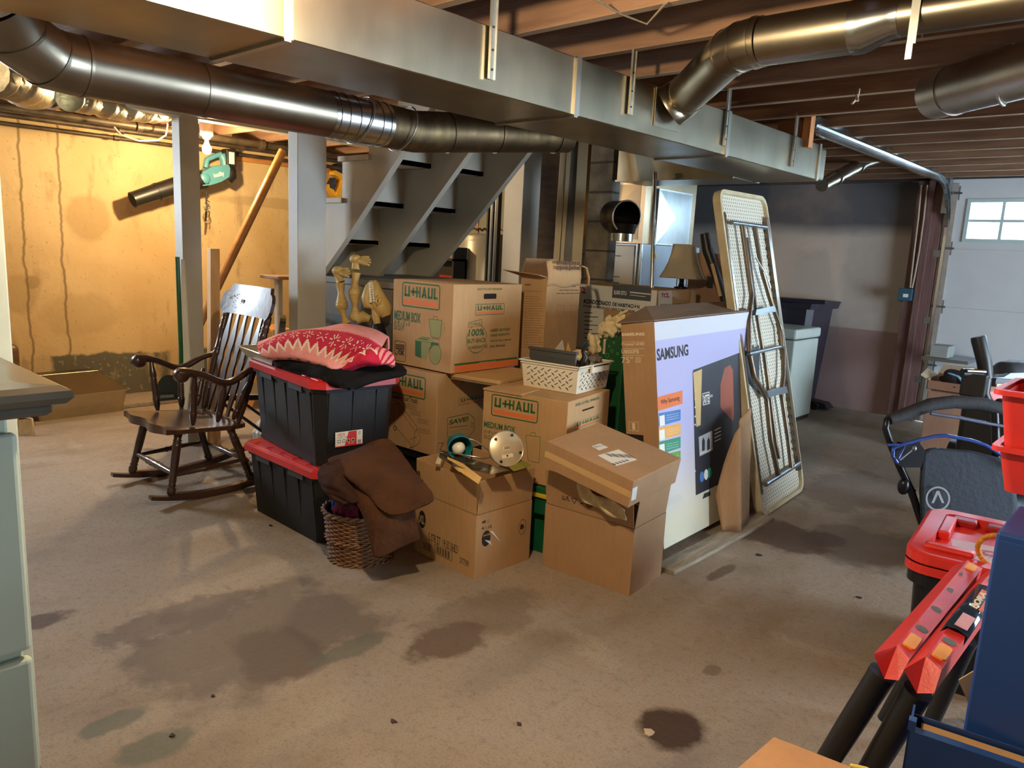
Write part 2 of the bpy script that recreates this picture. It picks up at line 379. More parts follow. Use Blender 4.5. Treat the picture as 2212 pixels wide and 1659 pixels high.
for x0, x1 in wins:
    b = MB(); t = .03
    b.box((x0, gyf-.012, WZ0), (x1, gyf+.03, WZ0+t)); b.box((x0, gyf-.012, WZ1-t), (x1, gyf+.03, WZ1))
    b.box((x0, gyf-.012, WZ0+t), (x0+t, gyf+.03, WZ1-t)); b.box((x1-t, gyf-.012, WZ0+t), (x1, gyf+.03, WZ1-t))
    xm, zm = (x0+x1)/2, (WZ0+WZ1)/2
    b.box((xm-.012, gyf, WZ0+t), (xm+.012, gyf+.02, WZ1-t)); b.box((x0+t, gyf, zm-.012), (xm-.012, gyf+.02, zm+.012)); b.box((xm+.012, gyf, zm-.012), (x1-t, gyf+.02, zm+.012))
    wf = b.build('window_frame', M_frame, door)
    b = MB(); b.box((x0+t, gyf+.022, WZ0+t), (x1-t, gyf+.026, WZ1-t)); b.build('pane', M_glass, wf)
# bright daylight outside is the world itself; hinges and brackets on the door edge
for z in (2.08, 1.60, 1.08, .545):
    b = MB(); x = gx0+.10
    b.box((x-.075, gyf-.004, z-.06), (x+.0, gyf, z+.06)); b.cyl((x-.12, gyf-.02, z), (x+.02, gyf-.02, z), .009, n=8); b.box((x-.06, gyf-.03, z-.012), (x-.045, gyf-.004, z+.012))
    b.ball((x-.055, gyf-.006, z+.04), .007, 8); b.ball((x-.055, gyf-.006, z-.04), .007, 8)
    b.build('hinge', M_steel, door)
b = MB(); b.box((gx0-.0, gyf-.012, .01), (gx0+.085, gyf-.001, 2.165)); b.build('edge_plate', mat('door_edge_steel', (170, 164, 156), .5, .5, var=.15, scale=8), door)
# unseen side door added in the right wall to let cool daylight in
b = MB(); b.box((RX_+.0, 3.9, 0), (RX_+.1, 3.95, 2.1)); b.box((RX_, 6.05, 0), (RX_+.1, 6.1, 2.1)); b.box((RX_, 3.95, 2.05), (RX_+.1, 6.05, 2.1)); struct(b.build('door_2', M_white))

# ---------------------------------------------------------------- posts and beam
def post(x1_, y0, wx, wy, ztop, label, lean=0):
    b = MB(); b.box((-wx/2, -wy/2, 0), (wx/2, wy/2, ztop), bev=.004)
    o = b.build('support_post', M_white); o.location = (x1_-wx/2, y0+wy/2, 0); o.rotation_euler = (lean, 0, 0)
    return tag(o, label, 'post')
post(-4.86, 2.17, .11, .125, 2.19, 'painted post behind the rocking chair, nearest the left wall')
post(-3.86, 2.386, .10, .19, 2.12, 'thick painted post rising behind the pink blanket and black totes')
post(-3.86, 4.289, .19, .195, 2.2, 'painted post right of the stairs, behind the open tall cardboard box')
b = MB(); b.box((-4.93, -1.0, 2.115), (-4.83, 7.6, 2.2), bev=.004); o = b.build('support_beam', M_white); tag(o, 'painted timber beam running over the posts under the ceiling joists', 'beam')

# ---------------------------------------------------------------- bulbs
def bulb(loc, watts, label, sock=True):
    t = thing('light_bulb', label, 'light bulb', loc)
    r = .032; L = watts/(PI*4*PI*r*r)
    m = mat('lit_bulb_%d' % int(watts), (255, 240, 200), emit=((1.0, .72, .38) if loc[0] < -5 else (1.0, .80, .52))+(L,))
    b = MB(); b.lathe([(.0005, -.036), (.016, -.033), (.028, -.02), (r, -.002), (.029, .014), (.018, .034), (.013, .046)], 16); b.build('glass_globe', m, t)
    b = MB(); b.lathe([(.0135, .046), (.0135, .068), (.022, .07), (.03, .085), (.045, .095), (.05, JZ-loc[2]-.0), (.001, JZ-loc[2])], 16); b.build('socket', mat('porcelain', (200, 190, 170), .4), t)
bulb(BULBS[0][:3], BULBS[0][3], 'bare lit bulb beside the left wall above the teal leaf blower')
bulb(BULBS[1][:3], BULBS[1][3], 'bare lit bulb on a joist in front of the trunk duct, above the picture')
bulb(BULBS[2][:3], BULBS[2][3], 'added unseen bulb on a joist behind the viewer')  # third bulb is added out of view to brighten near floor and boxes
# ---------------------------------------------------------------- sheet metal
def metal(name, rgb, rough, sc_=1.0, stain=(120, 112, 96), amt=.22, bump=.10):
    m = NT(name, rough, 1.0); m.b.inputs['Specular IOR Level'].default_value = .5
    c = m.mix(m.ramp(m.noise(2.2*sc_, 6, (1, 1, .4)), .4, .65), rgb, tuple(int(v*.84) for v in rgb))
    c = m.mix(m.math('MULTIPLY', m.ramp(m.noise(7*sc_, 3, (1, 1, .08)), .5, .95), amt), c, stain)
    r = m.t.nodes.new('ShaderNodeMapRange'); m.L(m.noise(5*sc_, 5), r.inputs[0]); r.inputs[3].default_value = rough*.75; r.inputs[4].default_value = rough*1.35
    m.L(r.outputs[0], m.b.inputs['Roughness']); m.bump(m.noise(1.3*sc_, 1), bump, .04)
    return m.out(c)
M_duct = metal('galvanised_sheet', (164, 154, 132), .30)
M_pipe = metal('dull_steel_pipe', (150, 140, 122), .34)
M_rust = metal('stained_old_pipe', (104, 88, 66), .5, 2.5, (150, 130, 90), .8)
M_bright = metal('bright_galvanised', (200, 204, 204), .22)
DX0, DX1, DZ0, DZ1 = -2.222, -1.828, 1.903, 2.106
duct = thing('trunk_duct', 'long rectangular galvanised trunk duct hanging under the joists', 'duct', ((DX0+DX1)/2, 2, DZ0))
def part(b, n, m, t):
    o = b.build(n, m, t); o.matrix_parent_inverse = Matrix.Translation(t.location).inverted() if t.rotation_euler.z == 0 else (Matrix.Translation(t.location) @ Matrix.Rotation(t.rotation_euler.z, 4, 'Z')).inverted()
    return o
ys = [-1.6, -.1, 1.10, 2.298, 3.495, 4.66]
for i in range(len(ys)-1):
    b = MB(); b.box((DX0, ys[i]+.002, DZ0), (DX1, ys[i+1]-.002, DZ1), bev=.003, seg=1); part(b, 'duct_section', M_duct, duct)
b = MB(); b.box((DX0+.004, 4.66, DZ0+.003), (DX1-.004, 4.80, DZ1-.003), bev=.02); part(b, 'end_cap', M_duct, duct)
M_cleat = metal('drive_cleat', (190, 186, 172), .3)
for y in ys[1:]:
    b = MB(); t = .008
    b.box((DX1, y-.014, DZ0-.002), (DX1+t, y+.014, DZ1+.004)); b.box((DX0-t, y-.014, DZ0-.002), (DX0, y+.014, DZ1+.004))
    b.box((DX0-t, y-.010, DZ0-.007), (DX1+.004, y+.010, DZ0)); part(b, 'drive_cleat', M_cleat, duct)
b = MB(); b.box((DX1, .905, 2.045), (DX1+.004, .955, 2.106)); b.box((DX1, .92, 2.06), (DX1+.018, .93, 2.1)); part(b, 'duct_tab', M_bright, duct)
M_strap = mat('strap_steel', (176, 176, 166), .35, .85, var=.12, scale=25)
for i, (px, py, w_) in enumerate([(1058, 172, 'left of the seams'), (1358, 248, 'left of the branch pipe'), (1562, 315, 'right of the branch pipe'), (1708, 360, 'near the capped end')]):
    p = at(px, py, x=DX1+.004)
    b = MB(); b.box((0, -.016, 0), (.0025, .016, JZ+.02-p.z)); b.box((.0025, -.016, 0), (.010, -.0135, JZ+.02-p.z)); b.box((-.0, .013, 0), (.006, .016, JZ+.02-p.z))
    for q in (.03, .09, .16): b.cyl((.0025, 0, q), (.006, 0, q), .004, n=8, mi=1)
    o = b.build('duct_strap', [M_strap, M_dark]); o.location = (DX1+.009, p.y, p.z)
    tag(o, 'flat metal hanger strap screwed to the trunk duct, ' + ['nearest the viewer, left of the seam', 'just left of the round branch pipe', 'just right of the round branch pipe', 'nearest the capped far end'][i], 'strap')

# branch pipe off the trunk duct
def elbow(p0, p1, p2, r, k=6):
    d0 = (p0-p1).normalized(); d2 = (p2-p1).normalized(); s_ = .10
    a = p1+d0*s_; c_ = p1+d2*s_
    return [a*(1-t)**2+p1*2*t*(1-t)+c_*t*t for t in [i/k for i in range(k+1)]]
A = Vector((DX1+.012, 2.93, 2.035)); A2 = Vector((DX1+.07, 2.945, 2.075)); Bp = at(1592, 92, z=2.16); Bp.z = 2.15
cx = at(1870, 58, z=2.15); Cp = Vector((cx.x, Bp.y+.0, 2.15)); Dp = Vector((3.0, Bp.y, 2.155))
br = thing('branch_pipe', 'round galvanised branch pipe rising from the side of the trunk duct and bending right', 'pipe', A)
b = MB(); b.box((DX1+.002, A.y-.10, 1.945), (DX1+.006, A.y+.10, 2.10)); b.tube([A, A.lerp(A2, .5), A2, A2+(Bp-A2).normalized()*.04], [.09, .088, .086, .084], 24); part(b, 'takeoff_collar', M_pipe, br)
b = MB(); st = A2+(Bp-A2).normalized()*.03; en = elbow(A2, Bp, Dp, .08)[0]
b.tube([st, en], .082, 24); b.tube([st+(en-st)*.02, st+(en-st)*.05], .0845, 24); part(b, 'pipe_length', M_pipe, br)
e = elbow(A2, Bp, Dp, .08); b = MB(); b.tube(e, .084, 24)
for q in (1, 3, 5): b.tube([e[q], e[q]+(e[q+1]-e[q])*.3], .087, 24)
part(b, 'elbow', M_pipe, br)
b = MB(); b.tube([e[-1], Cp], .080, 24); part(b, 'pipe_length', M_pipe, br)
b = MB(); b.tube([Cp-Vector((.03, 0, 0)), Cp, Cp+Vector((.08, 0, .012)), Cp+Vector((.11, 0, .012))], [.083, .083, .062, .062], 24); part(b, 'reducer', M_bright, br)
b = MB(); b.tube([Cp+Vector((.1, 0, .012)), Dp], .060, 20); part(b, 'pipe_length', M_pipe, br)
b = MB(); p = at(1990, 40, y=Bp.y); b.box((p.x-.012, p.y-.066, 2.06), (p.x+.012, p.y-.062, JZ+.02)); b.box((p.x-.010, p.y-.075, 2.015), (p.x+.008, p.y-.071, 2.06)); part(b, 'hanger_strap', M_strap, br)

# large round pipe under the trunk
PX = -2.62
pz = 1.884
lp = thing('round_duct', 'large dull round steel pipe running beneath the trunk duct with an elbow at the left', 'pipe', (PX, 1.5, pz))
ex = at(40, 105, x=PX); 
up_ = at(-40, -20, d=2.0); U = Vector((-2.55, .55, 2.17))
b = MB(); b.tube([Vector((PX, .83, pz)), Vector((PX, 1.77, pz))], .087, 32); b.tube([Vector((PX, 1.24, pz)), Vector((PX, 1.265, pz))], .0895, 32); part(b, 'pipe_length', M_pipe, lp)
q = [Vector((PX, .88, pz)), Vector((PX+.005, .79, pz+.004)), Vector((PX+.05, .69, pz+.045)), Vector((PX+.105, .63, pz+.105))]
b = MB(); b.tube(q, .0895, 32)
for i in (0, 1, 2): b.tube([q[i], q[i]+(q[i+1]-q[i])*.1], .092, 32)
part(b, 'elbow', M_pipe, lp)
b = MB(); b.tube([q[-1], q[-1]+Vector((.09, -.105, .125)), q[-1]+Vector((.14, -.17, .21))], .088, 32); part(b, 'pipe_length', M_bright, lp)
b = MB(); b.tube([Vector((PX, 1.74, pz)), Vector((PX, 2.02, pz))], .088, 32)
for y in (1.76, 1.80, 1.85, 1.96, 2.0): b.tube([Vector((PX, y, pz)), Vector((PX, y+.007, pz))], .0915, 32)
part(b, 'joint_bands', M_bright, lp)
e2 = at(1225, 291, z=1.97)
b = MB(); b.tube([Vector((PX, 2.0, pz)), Vector((PX-.02, 2.2, pz)), Vector((e2.x, e2.y, 1.97))], [.0875, .087, .085], 32)
d_ = (Vector((e2.x, e2.y, 1.97))-Vector((PX-.02, 2.2, pz)))
for q_ in (.2, .5, .9): b.tube([Vector((PX-.02, 2.2, pz))+d_*q_, Vector((PX-.02, 2.2, pz))+d_*(q_+.01)], .0895, 32)
part(b, 'stained_length', M_rust, lp)
# twisted hanging wires on the pipe
for i, (y0, nm) in enumerate([(1.90, 0), (2.12, 0)]):
    b = MB(); b.tube([(PX+.096*math.cos(a), y0+.03*math.sin(a*1.0), pz+.096*math.sin(a)) for a in [k*2*PI/20 for k in range(20)]], .003, 6, closed=True)
    part(b, 'wire_loop', M_strap, lp)

# short duct stub with crumpled foil insulation, top left
M_foil = mat('crumpled_foil', (170, 158, 128), .38, .85, rgb2=(200, 190, 160), scale=7, bump=1.0, bscale=9)
def foil(pts, r, label):
    b = MB(); P_ = [Vector(p) for p in pts]; N = 26; path = []; rr = []
    for i in range(N+1):
        t = i/N*(len(P_)-1); k = min(int(t), len(P_)-2); path.append(P_[k].lerp(P_[k+1], t-k)); rr.append(r*(1+random.uniform(-.12, .12)))
    b.tube(path, rr, 16)
    o = b.build('foil_flex_duct', M_foil); c0 = path[N//2].copy(); return tag(origin(o, c0), label, 'duct')
foil([at(-40, 150, x=-3.6), at(30, 165, x=-3.9), at(75, 195, x=-4.6)], .10, 'crumpled foil wrapped duct in the top left corner under the elbow')
foil([at(150, 208, x=-4.6), at(250, 232, x=-4.9), at(350, 240, x=-5.2)], .075, 'long crumpled foil duct lying between joists beside the first post')

# second vent pipe, far right, hung by a strap
a = at(2022, 203, z=2.125); e_ = at(2240, 145, z=2.125)
vp = thing('vent_pipe', 'pale open-ended vent pipe hung from the joists at far right', 'pipe', a)
b = MB(); dv = (e_-a).normalized(); b.tube([a, a+dv*.12, e_+dv*.6], [.10, .10, .095], 28, cap=False); b.tube([a, e_+dv*.6], [.097, .092], 28, cap=False); M_vp = metal('pale_vent_pipe', (190, 182, 172), .42); part(b, 'pipe_length', M_vp, vp)
b = MB(); b.tube([a+dv*.1, a+dv*.11], .104, 28); part(b, 'crimped_bead', M_vp, vp)
p = a+dv*.36
b = MB(); b.box((p.x-.012, p.y-.012, p.z+.09), (p.x+.012, p.y-.009, JZ+.03)); b.tube([(p.x+.004*math.cos(k), p.y+.104*math.cos(k*2*PI/24), p.z+.104*math.sin(k*2*PI/24)) for k in range(24)], .006, 6, closed=True); part(b, 'hanger_strap', M_strap, vp)

# garage door track with its hanging block
TX, TZ = -1.80, 2.135
tr = thing('garage_door_track', 'galvanised garage door track running to the jamb and curving down to the floor', 'track', (TX, 7.6, 0))
path = [Vector((TX, 4.5+k*.6, TZ)) for k in range(5)]
cy0, rad = 7.20, .42
path += [Vector((TX, cy0+rad*math.sin(t), TZ-rad+rad*math.cos(t))) for t in [k*PI/2/10 for k in range(11)]]
path += [Vector((TX, cy0+rad, z)) for z in (1.5, 1.0, .5, .02)]
def rail(pts, w_, h_, off, mi=0):
    """channel swept along pts in the plane x = const"""
    b = MB(); vs = []
    for i, p in enumerate(pts):
        t = (pts[min(i+1, len(pts)-1)]-pts[max(i-1, 0)]).normalized(); n_ = Vector((0, -t.z, t.y))
        for dx, dn in off: vs.append(p+Vector((dx, 0, 0))+n_*dn)
    m = len(off); fs = [(i*m+k, i*m+k+1, (i+1)*m+k+1, (i+1)*m+k) for i in range(len(pts)-1) for k in range(m-1)]
    b.add(vs, fs); return b
o = part(rail(path, 0, 0, [(.028, .0), (.028, .006), (.004, .0), (0, .012), (0, .05), (.006, .062), (.03, .062), (.03, .052)]), 'curved_rail', M_bright, tr); solid(o, .002)
b = MB(); b.box((TX-.03, 4.5, TZ+.055), (TX-.026, 7.55, TZ+.10)); b.box((TX-.03, 4.5, TZ+.096), (TX+.02, 7.55, TZ+.10)); part(b, 'angle_iron', M_bright, tr)
b = MB(); b.box((TX-.03, 7.55, 1.9), (TX+.01, 7.66, TZ+.10)); part(b, 'corner_bracket', M_steel, tr)
for z in (1.55, .95, .4): b = MB(); b.box((TX-.06, 7.625, z-.03), (TX-.002, 7.64, z+.03)); part(b, 'wall_bracket', M_steel, tr)
bk = thing('hanger_block', 'pair of short brown timber offcuts hanging where the garage track begins', 'timber block', (TX-.05, 4.45, 2.06))
for nm, bx in (('wide_offcut', ((-.15, -.02, .03), (.0, .02, .20))), ('narrow_offcut', ((.004, -.03, .0), (.05, .03, .20)))):
    b = MB(); b.box(*bx, bev=.003); b.build(nm, mat('block_timber_'+nm, (120, 78, 48) if 'wide' in nm else (176, 116, 66), .75, var=.2, scale=4, stretch=(6, 6, 1)), bk)
b = MB(); b.cyl((TX+.03, 4.41, 2.15), (TX+.055, 4.41, 2.15), .006, n=8); o = b.build('bolt', M_steel, bk); o.matrix_parent_inverse = Matrix.Translation(bk.location).inverted()
# small pipe beyond the capped end
b = MB(); p0 = at(1775, 400, d=5.6); p1 = at(1868, 350, d=6.0); p2 = at(1900, 343, d=6.1)
b.tube([p0, p0.lerp(p1, .5), p1, p2], [.05, .05, .05, .035], 18); b.tube([p0.lerp(p1, .3), p0.lerp(p1, .33)], .06, 18); b.tube([p0.lerp(p1, .8), p0.lerp(p1, .83)], .06, 18)
o = b.build('small_vent_pipe', M_pipe); tag(origin(o, p1), 'small round vent pipe at the ceiling beyond the capped duct end', 'pipe')
# ---------------------------------------------------------------- cartons
def card(name, rgb, rgb2=None):
    m = NT(name, .78); m.p = m.t.nodes.new('ShaderNodeTexCoord').outputs['Object']
    c = m.mix(m.ramp(m.noise(5, 5), .3, .7), rgb, rgb2 or tuple(int(v*.93) for v in rgb))
    c = m.mix(m.math('MULTIPLY', m.ramp(m.noise(60, 3, (1, 1, .12)), .45, .75), .25), c, tuple(int(v*.82) for v in rgb))
    m.bump(m.noise(6, 4), .35, .01); return m.out(c)
M_card = card('kraft_cardboard', (194, 154, 108)); M_card2 = card('dull_kraft_cardboard', (178, 140, 102)); M_cardin = card('cardboard_inside', (176, 138, 96))
M_green = mat('green_ink', (52, 96, 50), .7, var=.06); M_orange = mat('orange_ink', (222, 116, 56), .7, var=.05)
M_black = mat('black_ink', (34, 30, 28), .7, var=.1); M_white2 = mat('white_label', (228, 226, 216), .6, var=.03); M_ltgreen = mat('pale_green_ink', (150, 150, 96), .75, var=.1)
M_tape = mat('packing_tape', (206, 170, 118), .25, var=.06, spec=.6)
M_brownink = mat('brown_ink', (110, 78, 52), .8); M_hole = mat('hole_shade', (26, 18, 14), .9)  # flat dark colour painting the shade inside holes and slots

class Face:
    """a flat face of a thing; m = frame in the thing's own space, W = where that frame stands in the room"""
    def __init__(s, root, m): s.m = m; s.W = root @ m; s.I = s.W.inverted()
    def uv(s, px, py):
        o = s.I @ Vector((0, 0, EYE)); d = s.I.to_3x3() @ ray(px, py); t = -o.z/d.z; p = o+d*t; return p.x, p.y
def rootM(loc, rz): return Matrix.Translation(loc) @ Matrix.Rotation(rz, 4, 'Z')
XP, YN = (lambda o=(0, 0, 0): frame(o, (0, 1, 0), (0, 0, 1))), (lambda o: frame(o, (1, 0, 0), (0, 0, 1)))
def ptext(b, F, s, x0, y0, x1, y1, mi, bold=0.0, shear=0, off=.0008):
    """writing whose lower left / upper right corners are seen at (x0,y0) and (x1,y1)"""
    u0, v0 = F.uv(x0, y0); u1, v1 = F.uv(x1, y1); b.text(s, F.m, u0, v0, u1, v1, mi, bold, shear, off)
def prect(b, F, x0, y0, x1, y1, mi, off=.0005):
    u0, v0 = F.uv(x0, y0); u1, v1 = F.uv(x1, y1); b.rect(F.m, u0, v0, u1, v1, mi, off)
def ppoly(b, F, pts, mi, off=.0006):
    q = [F.uv(*p) for p in pts]; b.add([(u, v, off) for u, v in q], [tuple(range(len(q)))], mi, F.m)
def pline(b, F, pts, t, mi, off=.0005):
    q = [F.uv(*p) for p in pts]
    for i in range(len(q)-1): b.line(F.m, *q[i], *q[i+1], t, mi, off)
def logo(b, F, x0, y0, x1, y1):   # frame, two-colour mark; corners lower left / upper right in the picture
    u0, v0 = F.uv(x0, y0); u1, v1 = F.uv(x1, y1); w, h = u1-u0, v1-v0
    b.ring(F.m, u0, v0, u1, v1, h*.055, h*.13, 1)
    # letters of the mark: U+HAUL, drawn with bars
    X = lambda t: u0+w*t; Y = lambda t: v0+h*t; lo, hi = .42, .85; t_ = .038
    def R(a, c, d, e): b.rect(F.m, X(a), Y(c), X(d), Y(e), 1, .0006)
    R(.07, lo, .21, lo+.10); R(.07, lo, .112, hi); R(.168, lo, .21, hi)
    R(.235, .58, .40, .68); R(.285, .47, .325, .80)
    R(.38, lo, .42, hi); R(.46, lo, .50, hi); R(.42, .58, .46, .68)
    b.add([(X(.525), Y(lo), .0006), (X(.57), Y(lo), .0006), (X(.605), Y(hi), .0006), (X(.575), Y(hi), .0006)], [(0, 1, 2, 3)], 1, F.m)
    b.add([(X(.61), Y(hi), .0006), (X(.575), Y(hi), .0006), (X(.62), Y(lo), .0006), (X(.665), Y(lo), .0006)], [(0, 1, 2, 3)], 1, F.m); R(.55, .50, .64, .58)
    R(.685, lo, .725, hi); R(.775, lo, .815, hi); R(.70, lo, .80, lo+.10)
    R(.84, lo, .88, hi); R(.84, lo, .94, lo+.10)
    R(.05, .12, .94, .30); k = len(b.m)-1; b.m[k] = 2
def carton(name, label, F0, th, w, d, H, mats, prints=None, top=True, group=None, bow=.003):
    """closed carton; origin at the base of its corner nearest the viewer, body towards -x and +y"""
    t = thing(name, label, 'cardboard box', F0, th, group); M = rootM(F0, th); b = MB()
    b.box((-w, 0, 0), (0, d, H), bev=.004, seg=2)
    FL = Face(M, YN((-w, 0, 0))); FR = Face(M, XP()); FT = Face(M, frame((-w, 0, H), (1, 0, 0), (0, 1, 0)))
    if prints: prints(b, FL, FR, FT)
    b.build('carton_body', mats, t)
    return t, M
MK = [M_card, M_green, M_orange, M_black, M_white2, M_ltgreen, M_hole]

def p_top(b, L, R, T):
    logo(b, L, 868, 661, 951.5, 616)
    ptext(b, L, 'MEDIUM BOX', 851.5, 690, 909, 677, 1, .03)
    ptext(b, L, '18 1/8" x 18" x 16"', 851.5, 700, 887, 696, 1, .01); ptext(b, L, '3.0 CU FT', 851, 711.5, 874, 704, 1, .02)
    u0, v0 = L.uv(852, 778); u1, v1 = L.uv(877, 739); b.ring(L.m, u0, v0, u1, v1, .003, .012, 3)
    ptext(b, L, 'OK', 861, 766, 874, 757, 3, .05); pline(b, L, [(854, 762), (857, 767), (861, 757)], .004, 3)
    for yy in (745, 749, 753): pline(b, L, [(855, yy), (874, yy+1)], .006, 3)
    # blender and toaster drawings
    ppoly(b, L, [(927, 689), (955, 692), (951, 728), (931, 725)], 5, .0004); pline(b, L, [(927, 689), (955, 692), (951, 730), (931, 727), (927, 689)], .0025, 1, .0008); pline(b, L, [(936, 689), (937, 683), (945, 684), (945, 691)], .0025, 1)
    pline(b, L, [(954, 697), (960, 700), (960, 716), (953, 727)], .0035, 5, .0008); pline(b, L, [(933, 730), (949, 733)], .004, 1)
    u0, v0 = L.uv(926, 785); u1, v1 = L.uv(954, 743); b.disc(L.m, (u0+u1)/2, (v0+v1)/2, (u1-u0)/2, 5, .0005, 24, (v1-v0)/2); b.circ(L.m, (u0+u1)/2, (v0+v1)/2, (u1-u0)/2, .002, 1, .0009, 24, (v1-v0)/2)
    ppoly(b, L, [(930, 745), (949, 747), (947, 741), (933, 739)], 1, .001)
    ppoly(b, L, [(897, 734), (911, 726), (937, 731), (936, 748), (925, 760), (921, 777), (898, 770)], 5, .0005); ppoly(b, L, [(897, 735), (910, 738), (910, 774), (897, 768)], 1, .0007)
    pline(b, L, [(905, 731), (925, 734)], .005, 1, .001); pline(b, L, [(911, 728), (930, 731)], .003, 1, .001); pline(b, L, [(908, 737), (937, 741)], .002, 1, .001)
    ptext(b, R, 'EASY-TO-LIFT HANDLES', 1031, 627, 1085, 622, 1, .02, .2)
    u0, v0 = R.uv(1044.5, 646); u1, v1 = R.uv(1072.5, 634); b.rect(R.m, u0, v0, u1, v1, 6, .0006); b.ring(R.m, u0-.004, v0-.004, u1+.004, v1+.004, .004, .012, 0, .0009)  # hand hole is a dark patch painting its inner shade
    logo(b, R, 1026.5, 681.5, 1090, 655)
    u0, v0 = R.uv(1006, 765); u1, v1 = R.uv(1053, 700); b.circ(R.m, (u0+u1)/2, (v0+v1)/2, (u1-u0)/2, .0035, 1, .0006, 30, (v1-v0)/2)
    ppoly(b, R, [(1012, 707), (1012, 697), (1040, 690), (1041, 703)], 0, .0009); pline(b, R, [(1012, 707), (1012, 697), (1040, 690), (1041, 703), (1012, 707)], .003, 1, .0011); ptext(b, R, 'U-HAUL', 1015, 703, 1039, 696, 1, .02, 0, .0012); pline(b, R, [(1013, 706), (1040, 702)], .004, 2, .0013)
    for s_, x0, y0, x1, y1 in (('100%', 1011, 727, 1047, 709), ('BUY-BACK', 1009, 742, 1051, 729), ('GUARANTEE', 1010, 755, 1053, 744)):
        prect(b, R, x0-1, y0+1, x1+1, y1-1, 0, .001); ptext(b, R, s_, x0, y0, x1, y1, 1, .03, .1, .0012)
    ptext(b, R, 'PRINTED WITH SOYINK', 1017, 765, 1048, 761, 1, .01)
    for s_, x0, y0, x1, y1 in (('NEED BOXES?', 1059, 717, 1102, 708), ('TAKE PLENTY!', 1058.5, 727.5, 1101, 719), ("We'll Buy Back", 1058, 739.5, 1105, 731), ('the Extras.', 1057.5, 751, 1092, 742.5)): ptext(b, R, s_, x0, y0, x1, y1, 1, .03, .25)
    prect(b, R, 981.5, 786, 1117, 775, 1); ptext(b, R, 'uhaul.com', 1034.5, 784, 1071.5, 778.5, 4, .02, 0, .0010); prect(b, R, 981.5, 790.5, 1116, 788.3, 2)
carton('moving_box', 'open-seamed moving box with green 100% buy-back badge, topmost of the moving boxes', (-2.737, 2.562, .768), math.radians(1), .461, .52, .45, MK, p_top)[0]

def p_truck(b, L, R, T):
    logo(b, L, 838, 846, 920, 816)
    ptext(b, L, 'Loading Your Truck', 848, 863, 902, 861, 3, .02)
    pts = [(849, 875), (862, 870), (901, 922), (902, 932), (909, 945), (905, 958), (893, 966), (852, 918), (849, 875)]
    pline(b, L, pts, .0022, 3); pline(b, L, [(862, 870), (863, 884), (897, 931), (902, 927)], .002, 3); pline(b, L, [(893, 966), (897, 931)], .002, 3); pline(b, L, [(885, 950), (902, 943)], .002, 3)
    for x, y in ((889, 970), (853, 925)): u, v = L.uv(x, y); b.circ(L.m, u, v, .013, .004, 3)
    for x, y in ((876, 872), (886, 886), (902, 904), (905, 925)):
        for k in range(3): pline(b, L, [(x, y+k*4), (x+24, y+k*4+5)], .0016, 3)
    ptext(b, R, 'EASY-TO-LIFT HANDLES', 997, 823, 1046, 818, 3, .01)
    logo(b, R, 991, 876, 1052, 850)
    pline(b, R, [(966, 903), (1012, 893), (1025, 904), (1024, 930), (1012, 944), (967, 944), (966, 903)], .0035, 1); u, v = R.uv(1019.5, 917); b.circ(R.m, u, v, .012, .003, 1)
    ptext(b, R, 'SAVE!', 969.5, 918, 1012, 899, 1, .04, .1); pline(b, R, [(970, 924), (1011, 919)], .003, 1)
    ptext(b, R, 'BEST PRICE', 970, 935, 1012, 925, 1, .03); ptext(b, R, 'GUARANTEED', 971, 946, 1013, 936, 1, .03)
carton('moving_box', 'moving box printed with a truck drawing and SAVE! tag, underneath the topmost box', (-2.785, 2.52, .332), math.radians(3), .50, .46, .428, MK, p_truck)

def p_med(b, L, R, T):
    logo(b, L, 1060.5, 897, 1164, 867)
    ptext(b, L, 'MEDIUM BOX', 1045.5, 922, 1113.5, 922, 1, .03); ptext(b, L, '18 1/8" x 18" x 16"', 1045.5, 935, 1088, 936, 1, .01); ptext(b, L, '3.0 CU FT', 1045.5, 947, 1070, 943, 1, .02)
    pline(b, L, [(1136, 940), (1168, 944), (1164, 1000), (1141, 995), (1136, 940)], .002, 1); pline(b, L, [(1168, 950), (1177, 957), (1175, 985), (1165, 995)], .003, 5); pline(b, L, [(1146, 940), (1147, 934), (1157, 935), (1157, 942)], .0018, 1)
    for k in range(4): pline(b, L, [(1142+k*7, 948), (1144+k*5, 992)], .0015, 5)
    ptext(b, R, 'EASY-TO-LIFT HANDLES', 1244, 872, 1294, 862, 1, .02)
    u0, v0 = R.uv(1257.5, 889); u1, v1 = R.uv(1283, 877); b.rect(R.m, u0, v0, u1, v1, 6, .0006)  # dark rectangle paints the shade of the hand hole
    logo(b, R, 1241, 929, 1299, 893)
    # scribbled printing on the top flaps
    for k in range(5): pline(b, T, [(1090+k*22, 852+k*1.2), (1135+k*22, 846+k)], .003, 5)
    u, v = T.uv(1168, 849); b.circ(T.m, u, v, .04, .006, 5)
t, M = carton('moving_box', 'moving box lettered MEDIUM BOX under the white perforated basket', (-2.012, 2.606, .334), math.radians(10.3), .458, .438, .41, MK, p_med)
b = MB(); b.box((-.459, -.006, .402), (-.24, .20, .413), bev=.003); b.build('top_flap', M_card, t)

